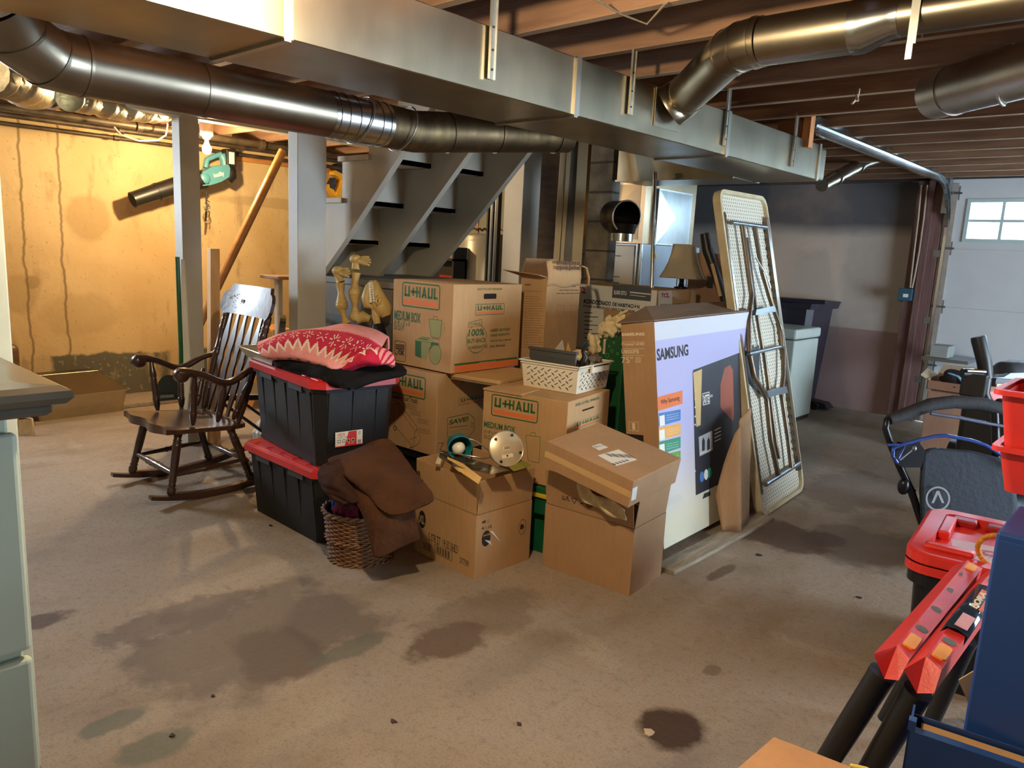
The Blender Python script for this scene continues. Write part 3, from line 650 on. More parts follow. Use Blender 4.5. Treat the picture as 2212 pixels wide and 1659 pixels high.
# open box B with office leftovers
def opencarton(name, label, F0, th, w, d, H, fl, mats, prints=None, tilts=(.1, .1, .1, .1)):
    t = thing(name, label, 'cardboard box', F0, th); M = rootM(F0, th); b = MB(); k = .005
    b.box((-w, 0, 0), (0, k, H)); b.box((-w, d-k, 0), (0, d, H)); b.box((-k, k, 0), (0, d-k, H)); b.box((-w, k, 0), (-w+k, d-k, H)); b.box((-w+k, k, 0), (-k, d-k, k))
    FL = Face(M, YN((-w, 0, 0))); FR = Face(M, XP())
    if prints: prints(b, FL, FR)
    b.build('carton_body', mats, t)
    for i, (o, u, n_, L) in enumerate([((-w, 0, H), (1, 0, 0), (0, -1, 0), w), ((0, 0, H), (0, 1, 0), (1, 0, 0), d), ((0, d, H), (-1, 0, 0), (0, 1, 0), w), ((-w, d, H), (0, -1, 0), (-1, 0, 0), d)]):
        if tilts[i] is None: continue
        f = MB(); up = Vector((0, 0, 1))*math.cos(tilts[i])+Vector(n_)*math.sin(tilts[i]); Mf = frame(o, u, up)
        f.box((.004, .002, -.004), (L-.004, fl, 0), 0, Mf, .0015)
        if prints: prints(f, None, None, i, Face(M, Mf))
        f.build('flap', mats, t)
    return t, M
def p_B(b, L, R, i=None, Fm=None):
    if i is None:
        ptext(b, L, '5 078 Z7 19:30 06821', 926, 1187, 991, 1151, 3, .0) if False else None
        ptext(b, L, '5 078 Z7  19:30 06821', 926, 1167, 990, 1179, 3, .0)
        ptext(b, L, '060380', 914, 1185, 931.5, 1177, 3, .0); u0, v0 = L.uv(938, 1194); u1, v1 = L.uv(977, 1193); b.ring(L.m, u0, v0, u1, v1, .002, .002, 3)
        for k in range(11): u = u0+.01+(u1-u0-.02)*k/11; b.rect(L.m, u, v0+.005, u+.003+.003*(k % 2), v1-.005, 3)
        ptext(b, L, '37739', 993.4, 1216, 1012.4, 1212, 3, .0)
        u, v = L.uv(912, 1122); b.disc(L.m, u, v, .026, 3, .0006, 24, .042); ptext(b, L, 'XL', 905, 1128, 918, 1116, 0, .03, 0, .001)
        ptext(b, R, '48', 1040.5, 1132, 1049, 1123, 3, .03); ptext(b, R, '4', 1040.5, 1145, 1045, 1137, 3, .03); ptext(b, R, '12', 1055, 1141.5, 1062, 1133, 3, .03)
        for k in range(3): pline(b, R, [(1051, 1124+k*3), (1058, 1122+k*3)], .001, 3); pline(b, R, [(1047, 1139+k*2.5), (1053, 1137.5+k*2.5)], .001, 3)
        u, v = R.uv(1050, 1163); b.disc(R.m, u, v, .026, 3, .0006, 24, .036); ptext(b, R, 'XL', 1042, 1160, 1062, 1150, 0, .04, 0, .0012)
        ppoly(b, R, [(1057, 1147), (1064, 1147), (1081, 1171)], 4, .002); ppoly(b, R, [(1046, 1166), (1058, 1168), (1062, 1178)], 4, .002)
        u, v = R.uv(1128, 1138); b.circ(R.m, u, v, .024, .0018, 3, .0006, 28, .036); ptext(b, R, 'B', 1123.5, 1144, 1132, 1131, 3, .06)
    elif i == 0:
        ptext(b, Fm, '48', 899, 1026, 908, 1018, 3, .03); ptext(b, Fm, '4 12', 903, 1046, 915, 1036, 3, .03)
M_bk = [M_card, M_green, M_orange, M_black, M_white2]
BOXB, MB_ = opencarton('open_cardboard_box', 'open cardboard box with circled B, holding a desk lamp and folders', (-2.118, 2.161, 0), math.radians(-2.1), .413, .343, .287, .155, M_bk, p_B, (.03, .07, .02, .05))

def p_17(b, L, R, i=None, Fm=None):
    if i == 0:
        ptext(b, Fm, 'LL-7L', 1214.5, 1079, 1230, 1074, 3, .04)
        pline(b, Fm, [(1234, 1076), (1246, 1077.5), (1241, 1088), (1234, 1076)], .003, 3)
        u, v = Fm.uv(1272, 1089); b.disc(Fm.m, u, v, .020, 5, .0006)
        for k in range(3): pline(b, Fm, [(1251, 1080+k*5), (1262, 1082+k*5)], .0014, 3)
        pline(b, Fm, [(1254, 1087), (1260, 1088)], .006, 3)
OPEN17, M17 = opencarton('open_cardboard_box', 'plain open cardboard box with splayed flaps and a smaller carton wedged in its top', (-1.574, 2.534, 0), math.radians(4.9), .447, .290, .295, .165, [M_card2, M_green, M_orange, M_black, M_white2, M_brownink], p_17, (.16, .10, .05, None))
# smaller carton wedged askew
t = thing('shipping_carton', 'smaller brown carton with two barcode labels, tilted in the mouth of the open box', 'cardboard box', (-1.532, 2.397, .417), rot=Vector((.056, .181, .047)).to_track_quat('Z', 'Y').to_euler())
ax = Vector((.056, .181, .047)); t.rotation_euler = Matrix.Rotation(ax.length, 3, ax.normalized()).to_euler(); t.location = (-1.532, 2.405, .427)
M = Matrix.Translation(t.location) @ t.rotation_euler.to_matrix().to_4x4(); b = MB(); b.box((-.431, 0, 0), (0, .385, .117), bev=.003)
T = Face(M, frame((-.431, 0, .117), (1, 0, 0), (0, 1, 0)))
prect(b, T, 1278, 967, 1313, 961, 1, .0006) if False else None
ppoly(b, T, [(1278, 964), (1296, 958.5), (1314, 966.5), (1294, 973.5)], 1, .0008); ppoly(b, T, [(1291, 984), (1336, 971), (1376.5, 993.5), (1332, 1007)], 1, .0008)
for k in range(7): pline(b, T, [(1283+k*4.2, 964-k*.3), (1288+k*3.4, 967.5-k*.9)], .004, 2, .0012)
for k in range(12):
    x = 1300+k*4.6; y = 985-k*.1; pline(b, T, [(x+8, y-5+k*.3), (x+22, y+2+k*.4)], .003+.003*(k % 3 == 0), 2, .0012)
for k in range(5): pline(b, T, [(1322+k*7, 1002-k*2), (1330+k*7, 1004-k*2)], .008, 2, .0012)
b.build('carton_body', [M_card2, M_white2, M_black], t)
R = Face(M, XP()); L = Face(M, YN((-.431, 0, 0)))
b = MB(); ppoly(b, R, [(1377, 1050), (1373, 1078), (1363, 1082), (1366, 1055)], 0, .001); b.build('side_label', M_white2, t)
b = MB(); b.box((-.431, -.001, .045), (0, .0, .072)); b.build('tape', M_tape, t)
# crumpled dotted paper in the mouth
b = MB(); p = at(1270, 1045, y=2.5); 
def fn(u, v): 
    P0 = Vector((-1.90, 2.515, .385)).lerp(Vector((-1.60, 2.505, .33)), u); return P0+Vector((.0, -.03*math.sin(3*u), (.10*(1-u*.55)+.012*math.sin(9*u))*v))+Vector((0, .012*math.sin(14*u+4*v), 0))
b.grid(fn, 16, 5); M_paper = mat('dotted_packing_paper', (226, 208, 164), .8, rgb2=(206, 180, 130), scale=30, bump=.5, bscale=20)
o = b.build('packing_paper', M_paper); solid(o, .002); tag(origin(o, (-1.75, 2.51, .33)), 'crumpled cream dotted paper sticking out of the open box mouth', 'paper')

# TV carton: lilac printed face, plain brown side
M_tv = NT('printed_tv_carton', .5); M_tv.p = M_tv.t.nodes.new('ShaderNodeTexCoord').outputs['Object']
z_ = M_tv.xyz()[2]; c = M_tv.mix(M_tv.ramp(z_, .12, .60), (214, 204, 176), (178, 176, 214)); c = M_tv.mix(M_tv.ramp(z_, 1.0, 1.005), c, (204, 206, 214)); M_tvp = M_tv.out(c)
Ft = (-1.717, 3.042, .022); t = thing('tv_carton', 'large flat television carton with lilac printed front standing on edge', 'cardboard box', Ft, rot=(.02, -.131, 0))
M = Matrix.Translation(Ft) @ Matrix.Rotation(-.131, 4, 'Y') @ Matrix.Rotation(.02, 4, 'X'); b = MB(); w, d, H = .187, 1.0, 1.09
b.box((-w, 0, 0), (0, d, H), bev=.003)
R = Face(M, XP()); L = Face(M, YN((-w, 0, 0)))
b.rect(L.m, .002, .002, w-.002, H-.002, 1, .0004)
b.build('carton_body', [M_tvp, M_card2], t)
M_tvimg = mat('dark_screen_print', (34, 34, 40), .45, var=.2); M_creamink = mat('cream_ink', (222, 206, 178), .7, var=.03)
b = MB(); kin = [M_tvimg, M_creamink, M_black, M_orange, mat('blue_print', (70, 118, 176), .5), mat('amber_print', (224, 160, 70), .5), mat('green_print', (50, 140, 104), .5), mat('leaf_green_print', (96, 156, 60), .5), M_white2, mat('sandy_print', (206, 174, 112), .5), mat('rust_print', (150, 72, 42), .5), mat('grey_print', (176, 178, 180), .5)]
ptext(b, L, 'SAMSUNG', 1343, 726, 1392, 718, 1, .05); pline(b, L, [(1343, 739), (1392, 738.5)], .0015, 1); ptext(b, L, 'Crystal UHD', 1343, 748, 1392, 740, 1, .02)
pline(b, L, [(1343, 753), (1392, 753)], .0015, 1); ptext(b, L, 'U8000FB', 1343, 764, 1380, 755, 1, .01); pline(b, L, [(1343, 768), (1392, 768)], .0015, 1); ptext(b, L, '75"', 1343, 784, 1367, 771, 1, .0)
for k in range(3): pline(b, L, [(1372, 773+k*4.5), (1385, 773+k*4.5)], .003, 1)
u0, v0 = L.uv(1359, 930); u1, v1 = L.uv(1379, 912); b.ring(L.m, u0, v0, u1, v1, .002, .002, 1); b.rect(L.m, u0+(u1-u0)*.35, v0+.006, u0+(u1-u0)*.65, v1-.006, 1)
b.build('side_print', kin, t); b = MB(); u0, v0 = L.uv(1352, 953); u1, v1 = L.uv(1390, 940); b.rect(L.m, u0, v0, u1, v1, 2, .0008); b.build('hand_hole_shade', M_hole, t)  # hand hole shade laid on as a flat dark rectangle
b = MB()
ptext(b, R, 'SAMSUNG', 1419, 780, 1486, 743, 2, .03)
ppoly(b, R, [(1420, 858), (1474, 843), (1474, 872), (1421, 888)], 3); ptext(b, R, 'Why Samsung', 1427, 877, 1467, 854, 2, .01, 0, .001)
for k, (ya, yb, mi) in enumerate([(893, 884, 4), (924, 914, 5), (955, 943, 6), (985, 973, 7)]):
    ppoly(b, R, [(1423, ya), (1470, yb), (1470, yb+24), (1423, ya+28)], mi); ppoly(b, R, [(1424, ya+6), (1435, ya+3), (1436, ya+25), (1425, ya+28)], 8, .001)
    for q in range(3): pline(b, R, [(1439, ya+5+q*5), (1466, ya-1+q*5)], .0012, 8, .0012)
ppoly(b, R, [(1496, 803), (1498, 799), (1592, 764), (1640, 745), (1640, 1005), (1503, 1070)], 0)
ppoly(b, R, [(1497, 805), (1516, 797), (1513, 918), (1504, 922)], 9, .001)
ppoly(b, R, [(1583, 1000-90), (1556, 880), (1556, 830), (1565, 795), (1577, 788), (1583, 800), (1585, 895)], 10, .001)
u0, v0 = R.uv(1518, 876); u1, v1 = R.uv(1532, 846); b.ring(R.m, u0, v0, u1, v1, .004, .002, 8, .001); ptext(b, R, 'XITE', 1519, 872, 1531, 851, 8, .03, 0, .0012); ptext(b, R, 'HITS', 1533, 859, 1539, 852, 8, .02, 0, .0012)
ppoly(b, R, [(1509, 944), (1538, 930), (1539, 972), (1511, 986)], 11, .001)
for x in (1519, 1530): ppoly(b, R, [(x-3, 975), (x-3, 953), (x, 944), (x+3, 952), (x+3, 972)], 2, .0013)
ptext(b, R, 'NEWSLINE', 1511, 982, 1538, 968, 8, .03, 0, .0016)
for x, y, mi in ((1516, 1030, 4), (1525, 1025, 8), (1533, 1021, 6)): u, v = R.uv(x, y); b.disc(R.m, u, v, .022, mi, .001, 18, .028)
for y in (845, 862, 880, 900, 918, 1018): pline(b, R, [(1500, y), (1502.5, y-1)], .008, 8, .001)
for q in range(4): pline(b, R, [(1543, 930+q*8), (1557, 923+q*8)], .005, 8, .001)
ppoly(b, R, [(1517, 1078), (1521, 1066), (1534, 1061), (1534, 1070)], 2, .001)
for q in range(4): pline(b, R, [(1440, 1080+q*4), (1474, 1066+q*4)], .001, 11, .001)
b.build('front_print', kin, t)
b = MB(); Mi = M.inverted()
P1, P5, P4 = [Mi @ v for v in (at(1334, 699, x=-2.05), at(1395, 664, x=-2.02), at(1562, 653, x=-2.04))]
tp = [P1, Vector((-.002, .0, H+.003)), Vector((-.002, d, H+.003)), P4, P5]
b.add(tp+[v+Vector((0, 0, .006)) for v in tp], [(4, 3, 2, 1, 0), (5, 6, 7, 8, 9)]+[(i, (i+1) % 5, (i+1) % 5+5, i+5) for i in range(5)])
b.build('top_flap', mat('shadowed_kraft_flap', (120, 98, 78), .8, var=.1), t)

# bent cardboard sheet leaning on the TV carton
pc = [at(1542, 1010, x=-1.70), at(1548, 952, x=-1.70)]
def fn(u, v):
    yy = 3.50+.30*u; base = Vector((-1.65-.0*u+.035*math.sin(u*3), yy, .02)); topz = .50+.08*u+.05*math.sin(u*2.5) - (.32*max(0, .18-u)/.18)
    return Vector((base.x-.055*v+.05*math.exp(-((u-.22)/.1)**2)*(1-v*.2), yy, topz*v+.02))
b = MB(); b.grid(fn, 24, 10); o = b.build('cardboard_sheet', M_card2); solid(o, .004); tag(origin(o, (-1.66, 3.66, 0)), 'bent loose cardboard sheet leaning on the front of the television carton', 'cardboard sheet')

# long wood plank on the floor
t = at(1436, 1232, z=0); e1 = at(1472, 1247, z=0); e3 = at(1633, 1131, z=0)
b = MB(); b.box((-1.66, 2.865, 0), (-1.555, 3.93, .018), bev=.002); o = b.build('wood_plank', mat('grey_weathered_plank', (172, 160, 140), .8, rgb2=(134, 120, 100), scale=6, stretch=(6, 1, 6), bump=.5, bscale=25)); tag(origin(o, (-1.6, 3.4, 0)), 'weathered grey plank lying flat in front of the television carton', 'plank')
# ---------------------------------------------------------------- storage totes
M_tote = mat('black_tote_plastic', (15, 13, 13), .6, var=.15, scale=10, bump=.1, bscale=40); M_lid = mat('red_lid_plastic', (206, 44, 46), .38, var=.08, scale=10)
M_grey = mat('dark_grey_plastic', (66, 68, 74), .5)
def cham(w, d, c): return [(-w/2+c, -d/2), (w/2-c, -d/2), (w/2, -d/2+c), (w/2, d/2-c), (w/2-c, d/2), (-w/2+c, d/2), (-w/2, d/2-c), (-w/2, -d/2+c)]
def loft(b, A, za, B, zb, mi=0, M=None, cap=True):
    n = len(A); vs = [(p[0], p[1], za) for p in A]+[(p[0], p[1], zb) for p in B]
    fs = [(i, (i+1) % n, (i+1) % n+n, i+n) for i in range(n)]
    if cap: fs += [tuple(range(n-1, -1, -1)), tuple(range(n, 2*n))]
    b.add(vs, fs, mi, M)
def tote(name, label, loc, rz, w, d, H, lidm, bodym, mouldings=True, sticker=None, inset=.06, group=None):
    """w,d = outer size of the lid; H = total height"""
    t = thing(name, label, 'storage tote', loc, rz, group)
    wb, db, wt, dt = w-.04-inset, d-.04-inset, w-.05, d-.05
    b = MB(); loft(b, cham(wb, db, .04), .0, cham(wt, dt, .05), H-.035)
    if mouldings:
        for sx in (-1, 1):
            for k in range(3):   # ribs standing out from the short sides
                f = .92; y0 = -d*.26+k*d*.26; b.hexa([(sx*(wb/2-.004), y0-.03, .05), (sx*(wb/2+.003), y0-.03, .05), (sx*(wb/2+.003), y0+.03, .05), (sx*(wb/2-.004), y0+.03, .05), (sx*(wt/2-.004), y0-.03, H-.06), (sx*(wt/2+.004), y0-.03, H-.06), (sx*(wt/2+.004), y0+.03, H-.06), (sx*(wt/2-.004), y0+.03, H-.06)])
            for k in range(5):
                x0 = -w*.34+k*w*.17; b.hexa([(x0-.032, sx*(db/2-.004), .05), (x0+.032, sx*(db/2-.004), .05), (x0+.032, sx*(db/2+.003), .05), (x0-.032, sx*(db/2+.003), .05), (x0-.032, sx*(dt/2-.004), H-.06), (x0+.032, sx*(dt/2-.004), H-.06), (x0+.032, sx*(dt/2+.004), H-.06), (x0-.032, sx*(dt/2+.004), H-.06)])
    loft(b, cham(w-.035, d-.035, .05), H-.062, cham(w-.03, d-.03, .05), H-.045)
    for sx in (-1, 1):
        b.box((-w*.30, sx*(d/2-.02), H-.075), (-w*.12, sx*(d/2-.012), H-.04), 1); b.box((w*.12, sx*(d/2-.02), H-.075), (w*.30, sx*(d/2-.012), H-.04), 1)
    b.build('tote_body', [bodym, M_grey], t)
    b = MB(); loft(b, cham(w, d, .055), H-.042, cham(w, d, .055), H-.012); loft(b, cham(w, d, .055), H-.012, cham(w-.02, d-.02, .05), H-.006)
    loft(b, cham(w-.03, d-.03, .05), H-.006, cham(w-.035, d-.035, .05), H-.004)
    for k in range(6):
        x0 = -w/2+.07+k*(w-.14)/5
        for sy in (-1, 1): b.box((x0-.036, sy*(d/2-.05)-.018, H-.006), (x0+.036, sy*(d/2-.05)+.018, H), bev=.004)
    for k in range(3):
        for sx in (-1, 1): b.box((sx*(w/2-.05)-.016, -d*.2+k*d*.2-.03, H-.006), (sx*(w/2-.05)+.016, -d*.2+k*d*.2+.03, H), bev=.004)
    b.build('lid', lidm, t)
    if sticker: sticker(t, wb, wt, db, dt, H)
    return t
def hdx(t, wb, wt, db, dt, H):
    M = Matrix.Translation(t.location) @ Matrix.Rotation(t.rotation_euler.z, 4, 'Z'); fr = Face(M, frame((0, -(db+dt)/4-.008, 0), (1, 0, 0), (0, (db-dt)/2*-1*0-.0, 1)))
    sx = (wb+wt)/4+.002; fr = Face(M, frame((sx+.003, 0, 0), (0, 1, 0), (.0, 0, 1)))
    b = MB(); x0, y0, x1, y1 = 722, 967, 785, 927
    u0, v0 = fr.uv(724, 967); u1, v1 = fr.uv(783, 927); k = [M_white2, mat('scarlet_print', (206, 44, 40), .5), M_black, mat('orange_print', (230, 110, 40), .5)]
    b.box((u0, v0, 0), (u1, v1, .0012), 0, fr.m); W_, H_ = u1-u0, v1-v0
    b.text('HDX', fr.m, u0+W_*.08, v0+H_*.72, u0+W_*.36, v0+H_*.92, 3, .03, 0, .0018); b.add([(u0+W_*.34, v0+H_*.05, .0016), (u0+W_*.78, v0+H_*.05, .0016), (u0+W_*.78, v0+H_*.97, .0016), (u0+W_*.48, v0+H_*.97, .0016)], [(0, 1, 2, 3)], 1, fr.m)
    b.rect(fr.m, u0, v0, u1, v0+H_*.06, 1, .0016); b.text('Tough Tote', fr.m, u0+W_*.08, v0+H_*.58, u0+W_*.42, v0+H_*.67, 2, .01, 0, .002); b.text('27 gal', fr.m, u0+W_*.46, v0+H_*.12, u0+W_*.66, v0+H_*.22, 0, .02, 0, .002)
    for q in range(4): b.rect(fr.m, u0+W_*(.08+.17*q), v0+H_*.28, u0+W_*(.19+.17*q), v0+H_*.48, 0 if q > 1 else 2, .002); b.rect(fr.m, u0+W_*(.095+.17*q), v0+H_*.31, u0+W_*(.175+.17*q), v0+H_*.45, 2 if q > 1 else 0, .0024)
    for q in range(5): b.rect(fr.m, u0+W_*.82, v0+H_*(.1+.05*q), u0+W_*.95, v0+H_*(.125+.05*q), 2, .002); b.rect(fr.m, u0+W_*.83, v0+H_*(.7+.05*q), u0+W_*.93, v0+H_*(.715+.05*q), 2, .002)
    b.build('brand_sticker', k, t)
tote('storage_tote', 'black tote with red lid standing on the floor, lower of the stacked pair', (-3.17, 2.10, 0), math.radians(-1), .74, .52, .372, M_lid, M_tote)
tote('storage_tote', 'black ribbed tote with red lid and a sticker, upper of the stacked pair', (-3.185, 2.105, .372), math.radians(-7), .80, .47, .415, M_lid, M_tote, sticker=hdx)
tote('storage_tote', 'plain black tote in shadow under the moving box with the truck drawing', (-3.03, 2.745, 0), math.radians(3), .60, .44, .332, M_tote, M_tote, mouldings=False)
M_gt = mat('green_tote_plastic', (14, 84, 48), .45)
gt = tote('storage_tote', 'green tote with yellow handle, seen in the gap between the two open boxes', (-2.285, 2.76, 0), math.radians(9), .44, .42, .333, M_gt, M_gt, mouldings=False, inset=.02)
b = MB(); b.box((.10, -.235, .285), (.20, -.212, .302), 0, bev=.004); b.build('yellow_handle', mat('yellow_plastic', (206, 180, 50), .45), gt)
b = MB(); b.box((.11, -.222, .20), (.19, -.205, .28), bev=.008); b.build('latch', M_gt, gt)

# ---------------------------------------------------------------- soft things
def cloth(name, rows, m, thick=.006, noise=.004, sub=2, seed=1, parent=None, cont=False):
    """sheet through rows of (px, py, depth)"""
    P_ = [[at(p[0], p[1], d=p[2]) for p in r] for r in rows]; nv, nu = len(P_), len(P_[0]); R_ = random.Random(seed)
    def cr(a, b_, c, d, t): return .5*((2*b_)+(c-a)*t+(2*a-5*b_+4*c-d)*t*t+(3*b_-a-3*c+d)*t**3)
    def ev(u, v):
        x = u*(nu-1); y = v*(nv-1); i = min(int(x), nu-2); j = min(int(y), nv-2); tx, ty = x-i, y-j
        g = lambda jj, ii: P_[max(0, min(nv-1, jj))][max(0, min(nu-1, ii))]
        return cr(*[cr(*[g(jj, ii) for ii in (i-1, i, i+1, i+2)], tx) for jj in (j-1, j, j+1, j+2)], ty)
    N, K = (nu-1)*10, (nv-1)*10; ph = [R_.uniform(0, 6) for _ in range(6)]
    def fn(u, v):
        p = ev(u, v); n_ = noise*(math.sin(u*17+ph[0]+v*5)+math.sin(v*13+ph[1]-u*7)+.6*math.sin(u*31+v*23+ph[2])); return p-FW*n_
    b = MB(); b.grid(fn, N, K); o = b.build(name, m, parent); s_ = solid(o, thick, 0)
    return o
def fabric(name, rgb, rgb2, sc_=9): 
    m = mat(name, rgb, .95, rgb2=rgb2, scale=sc_, bump=.5, bscale=60, spec=.15); return m
M_brown = fabric('brown_canvas', (88, 58, 38), (72, 46, 30))
jk = cloth('canvas_jacket', [[(770, 975, 3.36), (805, 955, 3.36), (838, 950, 3.36), (862, 975, 3.33)], [(712, 992, 3.28), (778, 985, 3.22), (838, 990, 3.25), (896, 1018, 3.16)], [(722, 1010, 3.2), (785, 1040, 3.1), (845, 1045, 3.08), (937, 1072, 3.05)], [(765, 1040, 3.16), (800, 1075, 3.08), (848, 1113, 3.0), (925, 1088, 3.02)]], M_brown, .010, .003)
tag(origin(jk, at(830, 1030, d=3.12)), 'brown canvas jacket folded over the wicker basket and tote corner', 'jacket')
def sub(name, rows, m, **k):
    o = cloth(name, rows, m, **k); o.parent = jk; o.matrix_parent_inverse = Matrix.Translation(jk.location).inverted(); return o
sub('hanging_panel', [[(735, 1035, 3.20), (790, 1050, 3.14), (850, 1060, 3.1), (895, 1075, 3.08)], [(762, 1070, 3.14), (800, 1090, 3.06), (850, 1110, 3.03), (897, 1105, 3.06)], [(790, 1130, 3.05), (815, 1140, 3.02), (860, 1140, 3.04), (901, 1135, 3.07)], [(808, 1200, 3.05), (822, 1203, 3.05), (870, 1180, 3.07), (907, 1164, 3.09)]], M_brown, thick=.01, noise=.002, seed=3)
sub('rolled_sleeve', [[(745, 990, 3.25), (708, 1000, 3.22), (690, 1020, 3.24), (700, 1045, 3.26)], [(770, 1010, 3.22), (720, 1020, 3.16), (692, 1040, 3.18), (708, 1062, 3.22)], [(782, 1045, 3.2), (740, 1050, 3.12), (712, 1065, 3.14), (730, 1085, 3.2)], [(800, 1085, 3.16), (770, 1085, 3.1), (745, 1090, 3.12), (765, 1108, 3.16)]], fabric('dark_brown_lining', (74, 50, 40), (58, 38, 32)), thick=.012, noise=.006, seed=5)
sub('inner_fold', [[(735, 1000, 3.3), (775, 1000, 3.3), (800, 1015, 3.28)], [(745, 1030, 3.24), (780, 1040, 3.2), (812, 1050, 3.18)], [(760, 1060, 3.2), (800, 1075, 3.14), (830, 1085, 3.12)]], fabric('black_lining', (40, 34, 34), (30, 26, 26)), thick=.01, noise=.006, seed=6)

# wicker basket
bx, by = -2.64, 1.955
wb_ = thing('wicker_basket', 'round brown wicker basket of clothes under the canvas jacket', 'basket', (bx, by, 0))
M_wick = mat('wicker', (150, 108, 72), .6, rgb2=(108, 70, 44), scale=30, stretch=(1, 1, 8), bump=.3, bscale=80)
b = MB(); nst = 36; rows = 22
rad_ = lambda z: .135+.028*(z/.23)**.8
for j in range(rows):
    z = .008+j*.0100; R_ = rad_(z); pts = []
    for i in range(nst*4):
        a = 2*PI*i/(nst*4); pts.append((math.cos(a)*(R_+.004*math.cos(nst/2*a+PI*(j % 2))), math.sin(a)*(R_+.004*math.cos(nst/2*a+PI*(j % 2))), z))
    b.tube(pts, .0048, 5, closed=True)
b.build('woven_wall', M_wick, wb_)
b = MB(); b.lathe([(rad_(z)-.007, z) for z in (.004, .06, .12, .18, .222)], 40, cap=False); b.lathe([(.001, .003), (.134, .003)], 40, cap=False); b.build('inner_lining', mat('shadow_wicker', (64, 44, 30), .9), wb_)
for zz, nm in ((.228, 'braided_rim'), (.105, 'middle_band'), (.006, 'foot_band')):
    b = MB(); R_ = rad_(zz)+.006
    for s_ in (0, 1): b.tube([((R_+.006*math.cos(14*a+PI*s_))*math.cos(a), (R_+.006*math.cos(14*a+PI*s_))*math.sin(a), zz+.006*math.sin(14*a+PI*s_)) for a in [2*PI*i/112 for i in range(112)]], .0065 if zz > .2 else .0045, 6, closed=True)
    b.build(nm, M_wick, wb_)
def lump(name, loc, r, m, label, cat, seed=0, amp=.25, n=20, group=None, ref=None):
    R_ = random.Random(seed); ph = [R_.uniform(0, 6) for _ in range(9)]; b = MB()
    def fn(u, v):
        th, ph_ = 2*PI*u, PI*v; d = Vector((math.sin(ph_)*math.cos(th), math.sin(ph_)*math.sin(th), -math.cos(ph_)))
        k = 1+amp*(.5*math.sin(3*d.x+ph[0]+2*d.z)+.35*math.sin(5*d.y+ph[1]+3*d.x)+.25*math.sin(8*d.z+ph[2]+4*d.y)+.15*math.sin(13*d.x+ph[3]+9*d.y))
        return Vector((d.x*r[0]*k, d.y*r[1]*k, d.z*r[2]*k))
    b.grid(fn, n*2, n); o = b.build(name, m); o.location = loc
    if label: tag(o, label, cat, group)
    return o
lump('folded_garment', (bx-.085, by-.055, .225), (.05, .045, .045), fabric('blue_cotton', (40, 84, 170), (30, 60, 140)), 'small blue garment showing above the wicker basket rim', 'garment', 2)
lump('folded_garment', (bx-.01, by-.085, .225), (.075, .05, .04), fabric('maroon_cotton', (112, 24, 46), (80, 14, 34)), 'maroon garment showing above the wicker basket rim', 'garment', 3)

# pink blanket on the top tote, on a black garment and a shallow pan
zt = .787
lx = lambda px, py, z: at(px, py, z=z)
tray = thing('baking_tray', 'shallow pale metal baking tray under the left end of the pink blanket', 'tray', (-3.42, 2.06, zt), math.radians(-7))
b = MB(); 
def trayring(w, d, z): return [(x, y, z) for x, y in cham(w, d, .02)]
A_, B_, C_, D_ = trayring(.40, .30, .001), trayring(.46, .36, .048), trayring(.45, .35, .048), trayring(.39, .29, .004)
vs = A_+B_+C_+D_; fs = [(i, (i+1) % 8, (i+1) % 8+8, i+8) for i in range(8)]+[(i+8, (i+1) % 8+8, (i+1) % 8+16, i+16) for i in range(8)]+[(i+16, (i+1) % 8+16, (i+1) % 8+24, i+24) for i in range(8)]+[tuple(range(24, 32)), tuple(range(7, -1, -1))]
b.add(vs, fs); b.build('pan', mat('aluminium_pan', (196, 188, 164), .4, .7, var=.06), tray)
b = MB(); b.tube([(x, y, .050) for x, y in cham(.46, .36, .02)], .004, 6, closed=True); b.build('rolled_rim', mat('aluminium_rim', (220, 216, 200), .25, .9), tray)
M_bc = fabric('black_fleece', (30, 29, 28), (20, 19, 20))
o = cloth('black_garment', [[(590, 790, 3.64), (615, 772, 3.66), (680, 765, 3.7), (760, 765, 3.75), (865, 790, 3.72)], [(588, 783, 3.62), (640, 778, 3.5), (700, 790, 3.4), (780, 800, 3.48), (875, 800, 3.58)], [(605, 790, 3.58), (660, 803, 3.46), (720, 818, 3.34), (790, 815, 3.4), (872, 808, 3.52)], [(618, 795, 3.57), (668, 815, 3.44), (735, 838, 3.33), (765, 838, 3.36), (800, 822, 3.45)]], M_bc, .02, .004, seed=9)
tag(origin(o, at(720, 800, d=3.45)), 'black fleece garment spread between the red tote lid and the pink blanket', 'garment')
M_pk = fabric('pink_fleece', (226, 142, 138), (238, 164, 158), 14); M_red = fabric('raspberry_fleece', (190, 34, 62), (206, 50, 78), 14); M_cr = fabric('cream_fleece', (240, 224, 200), (232, 212, 186), 14); M_tg = fabric('teal_fleece', (48, 124, 96), (40, 110, 84), 14)
def knit(s, t):
    """nordic pattern: s along the band, t across it (0..1)"""
    q = (s*13) % 1.0; tri = abs(q-.5)*2
    if .30+.13*tri < t < .36+.13*tri: return 2
    if t <= .30+.13*tri:
        # little teal sprigs under the zigzag
        a = (s*9) % 1.0-.5; c = t-.14
        if abs(c) < .05 and abs(a) < .22 and (abs(a) < .05 or abs(abs(a)-.16+c*1.5) < .05): return 3
        return 0
    if t < .70:
        a = ((s*11+.3) % 1.0-.5)*.09*11; a = ((s*10) % 1.0-.5); c = (t-.575)/.10
        r = math.hypot(a*2.2, c); an = math.atan2(c, a*2.2)
        if r < .85 and abs(math.sin(an*4)) < .38 and r > .12: return 2
        return 1
    if t < .715 and (s*60) % 1 < .5: return 1
    return 0
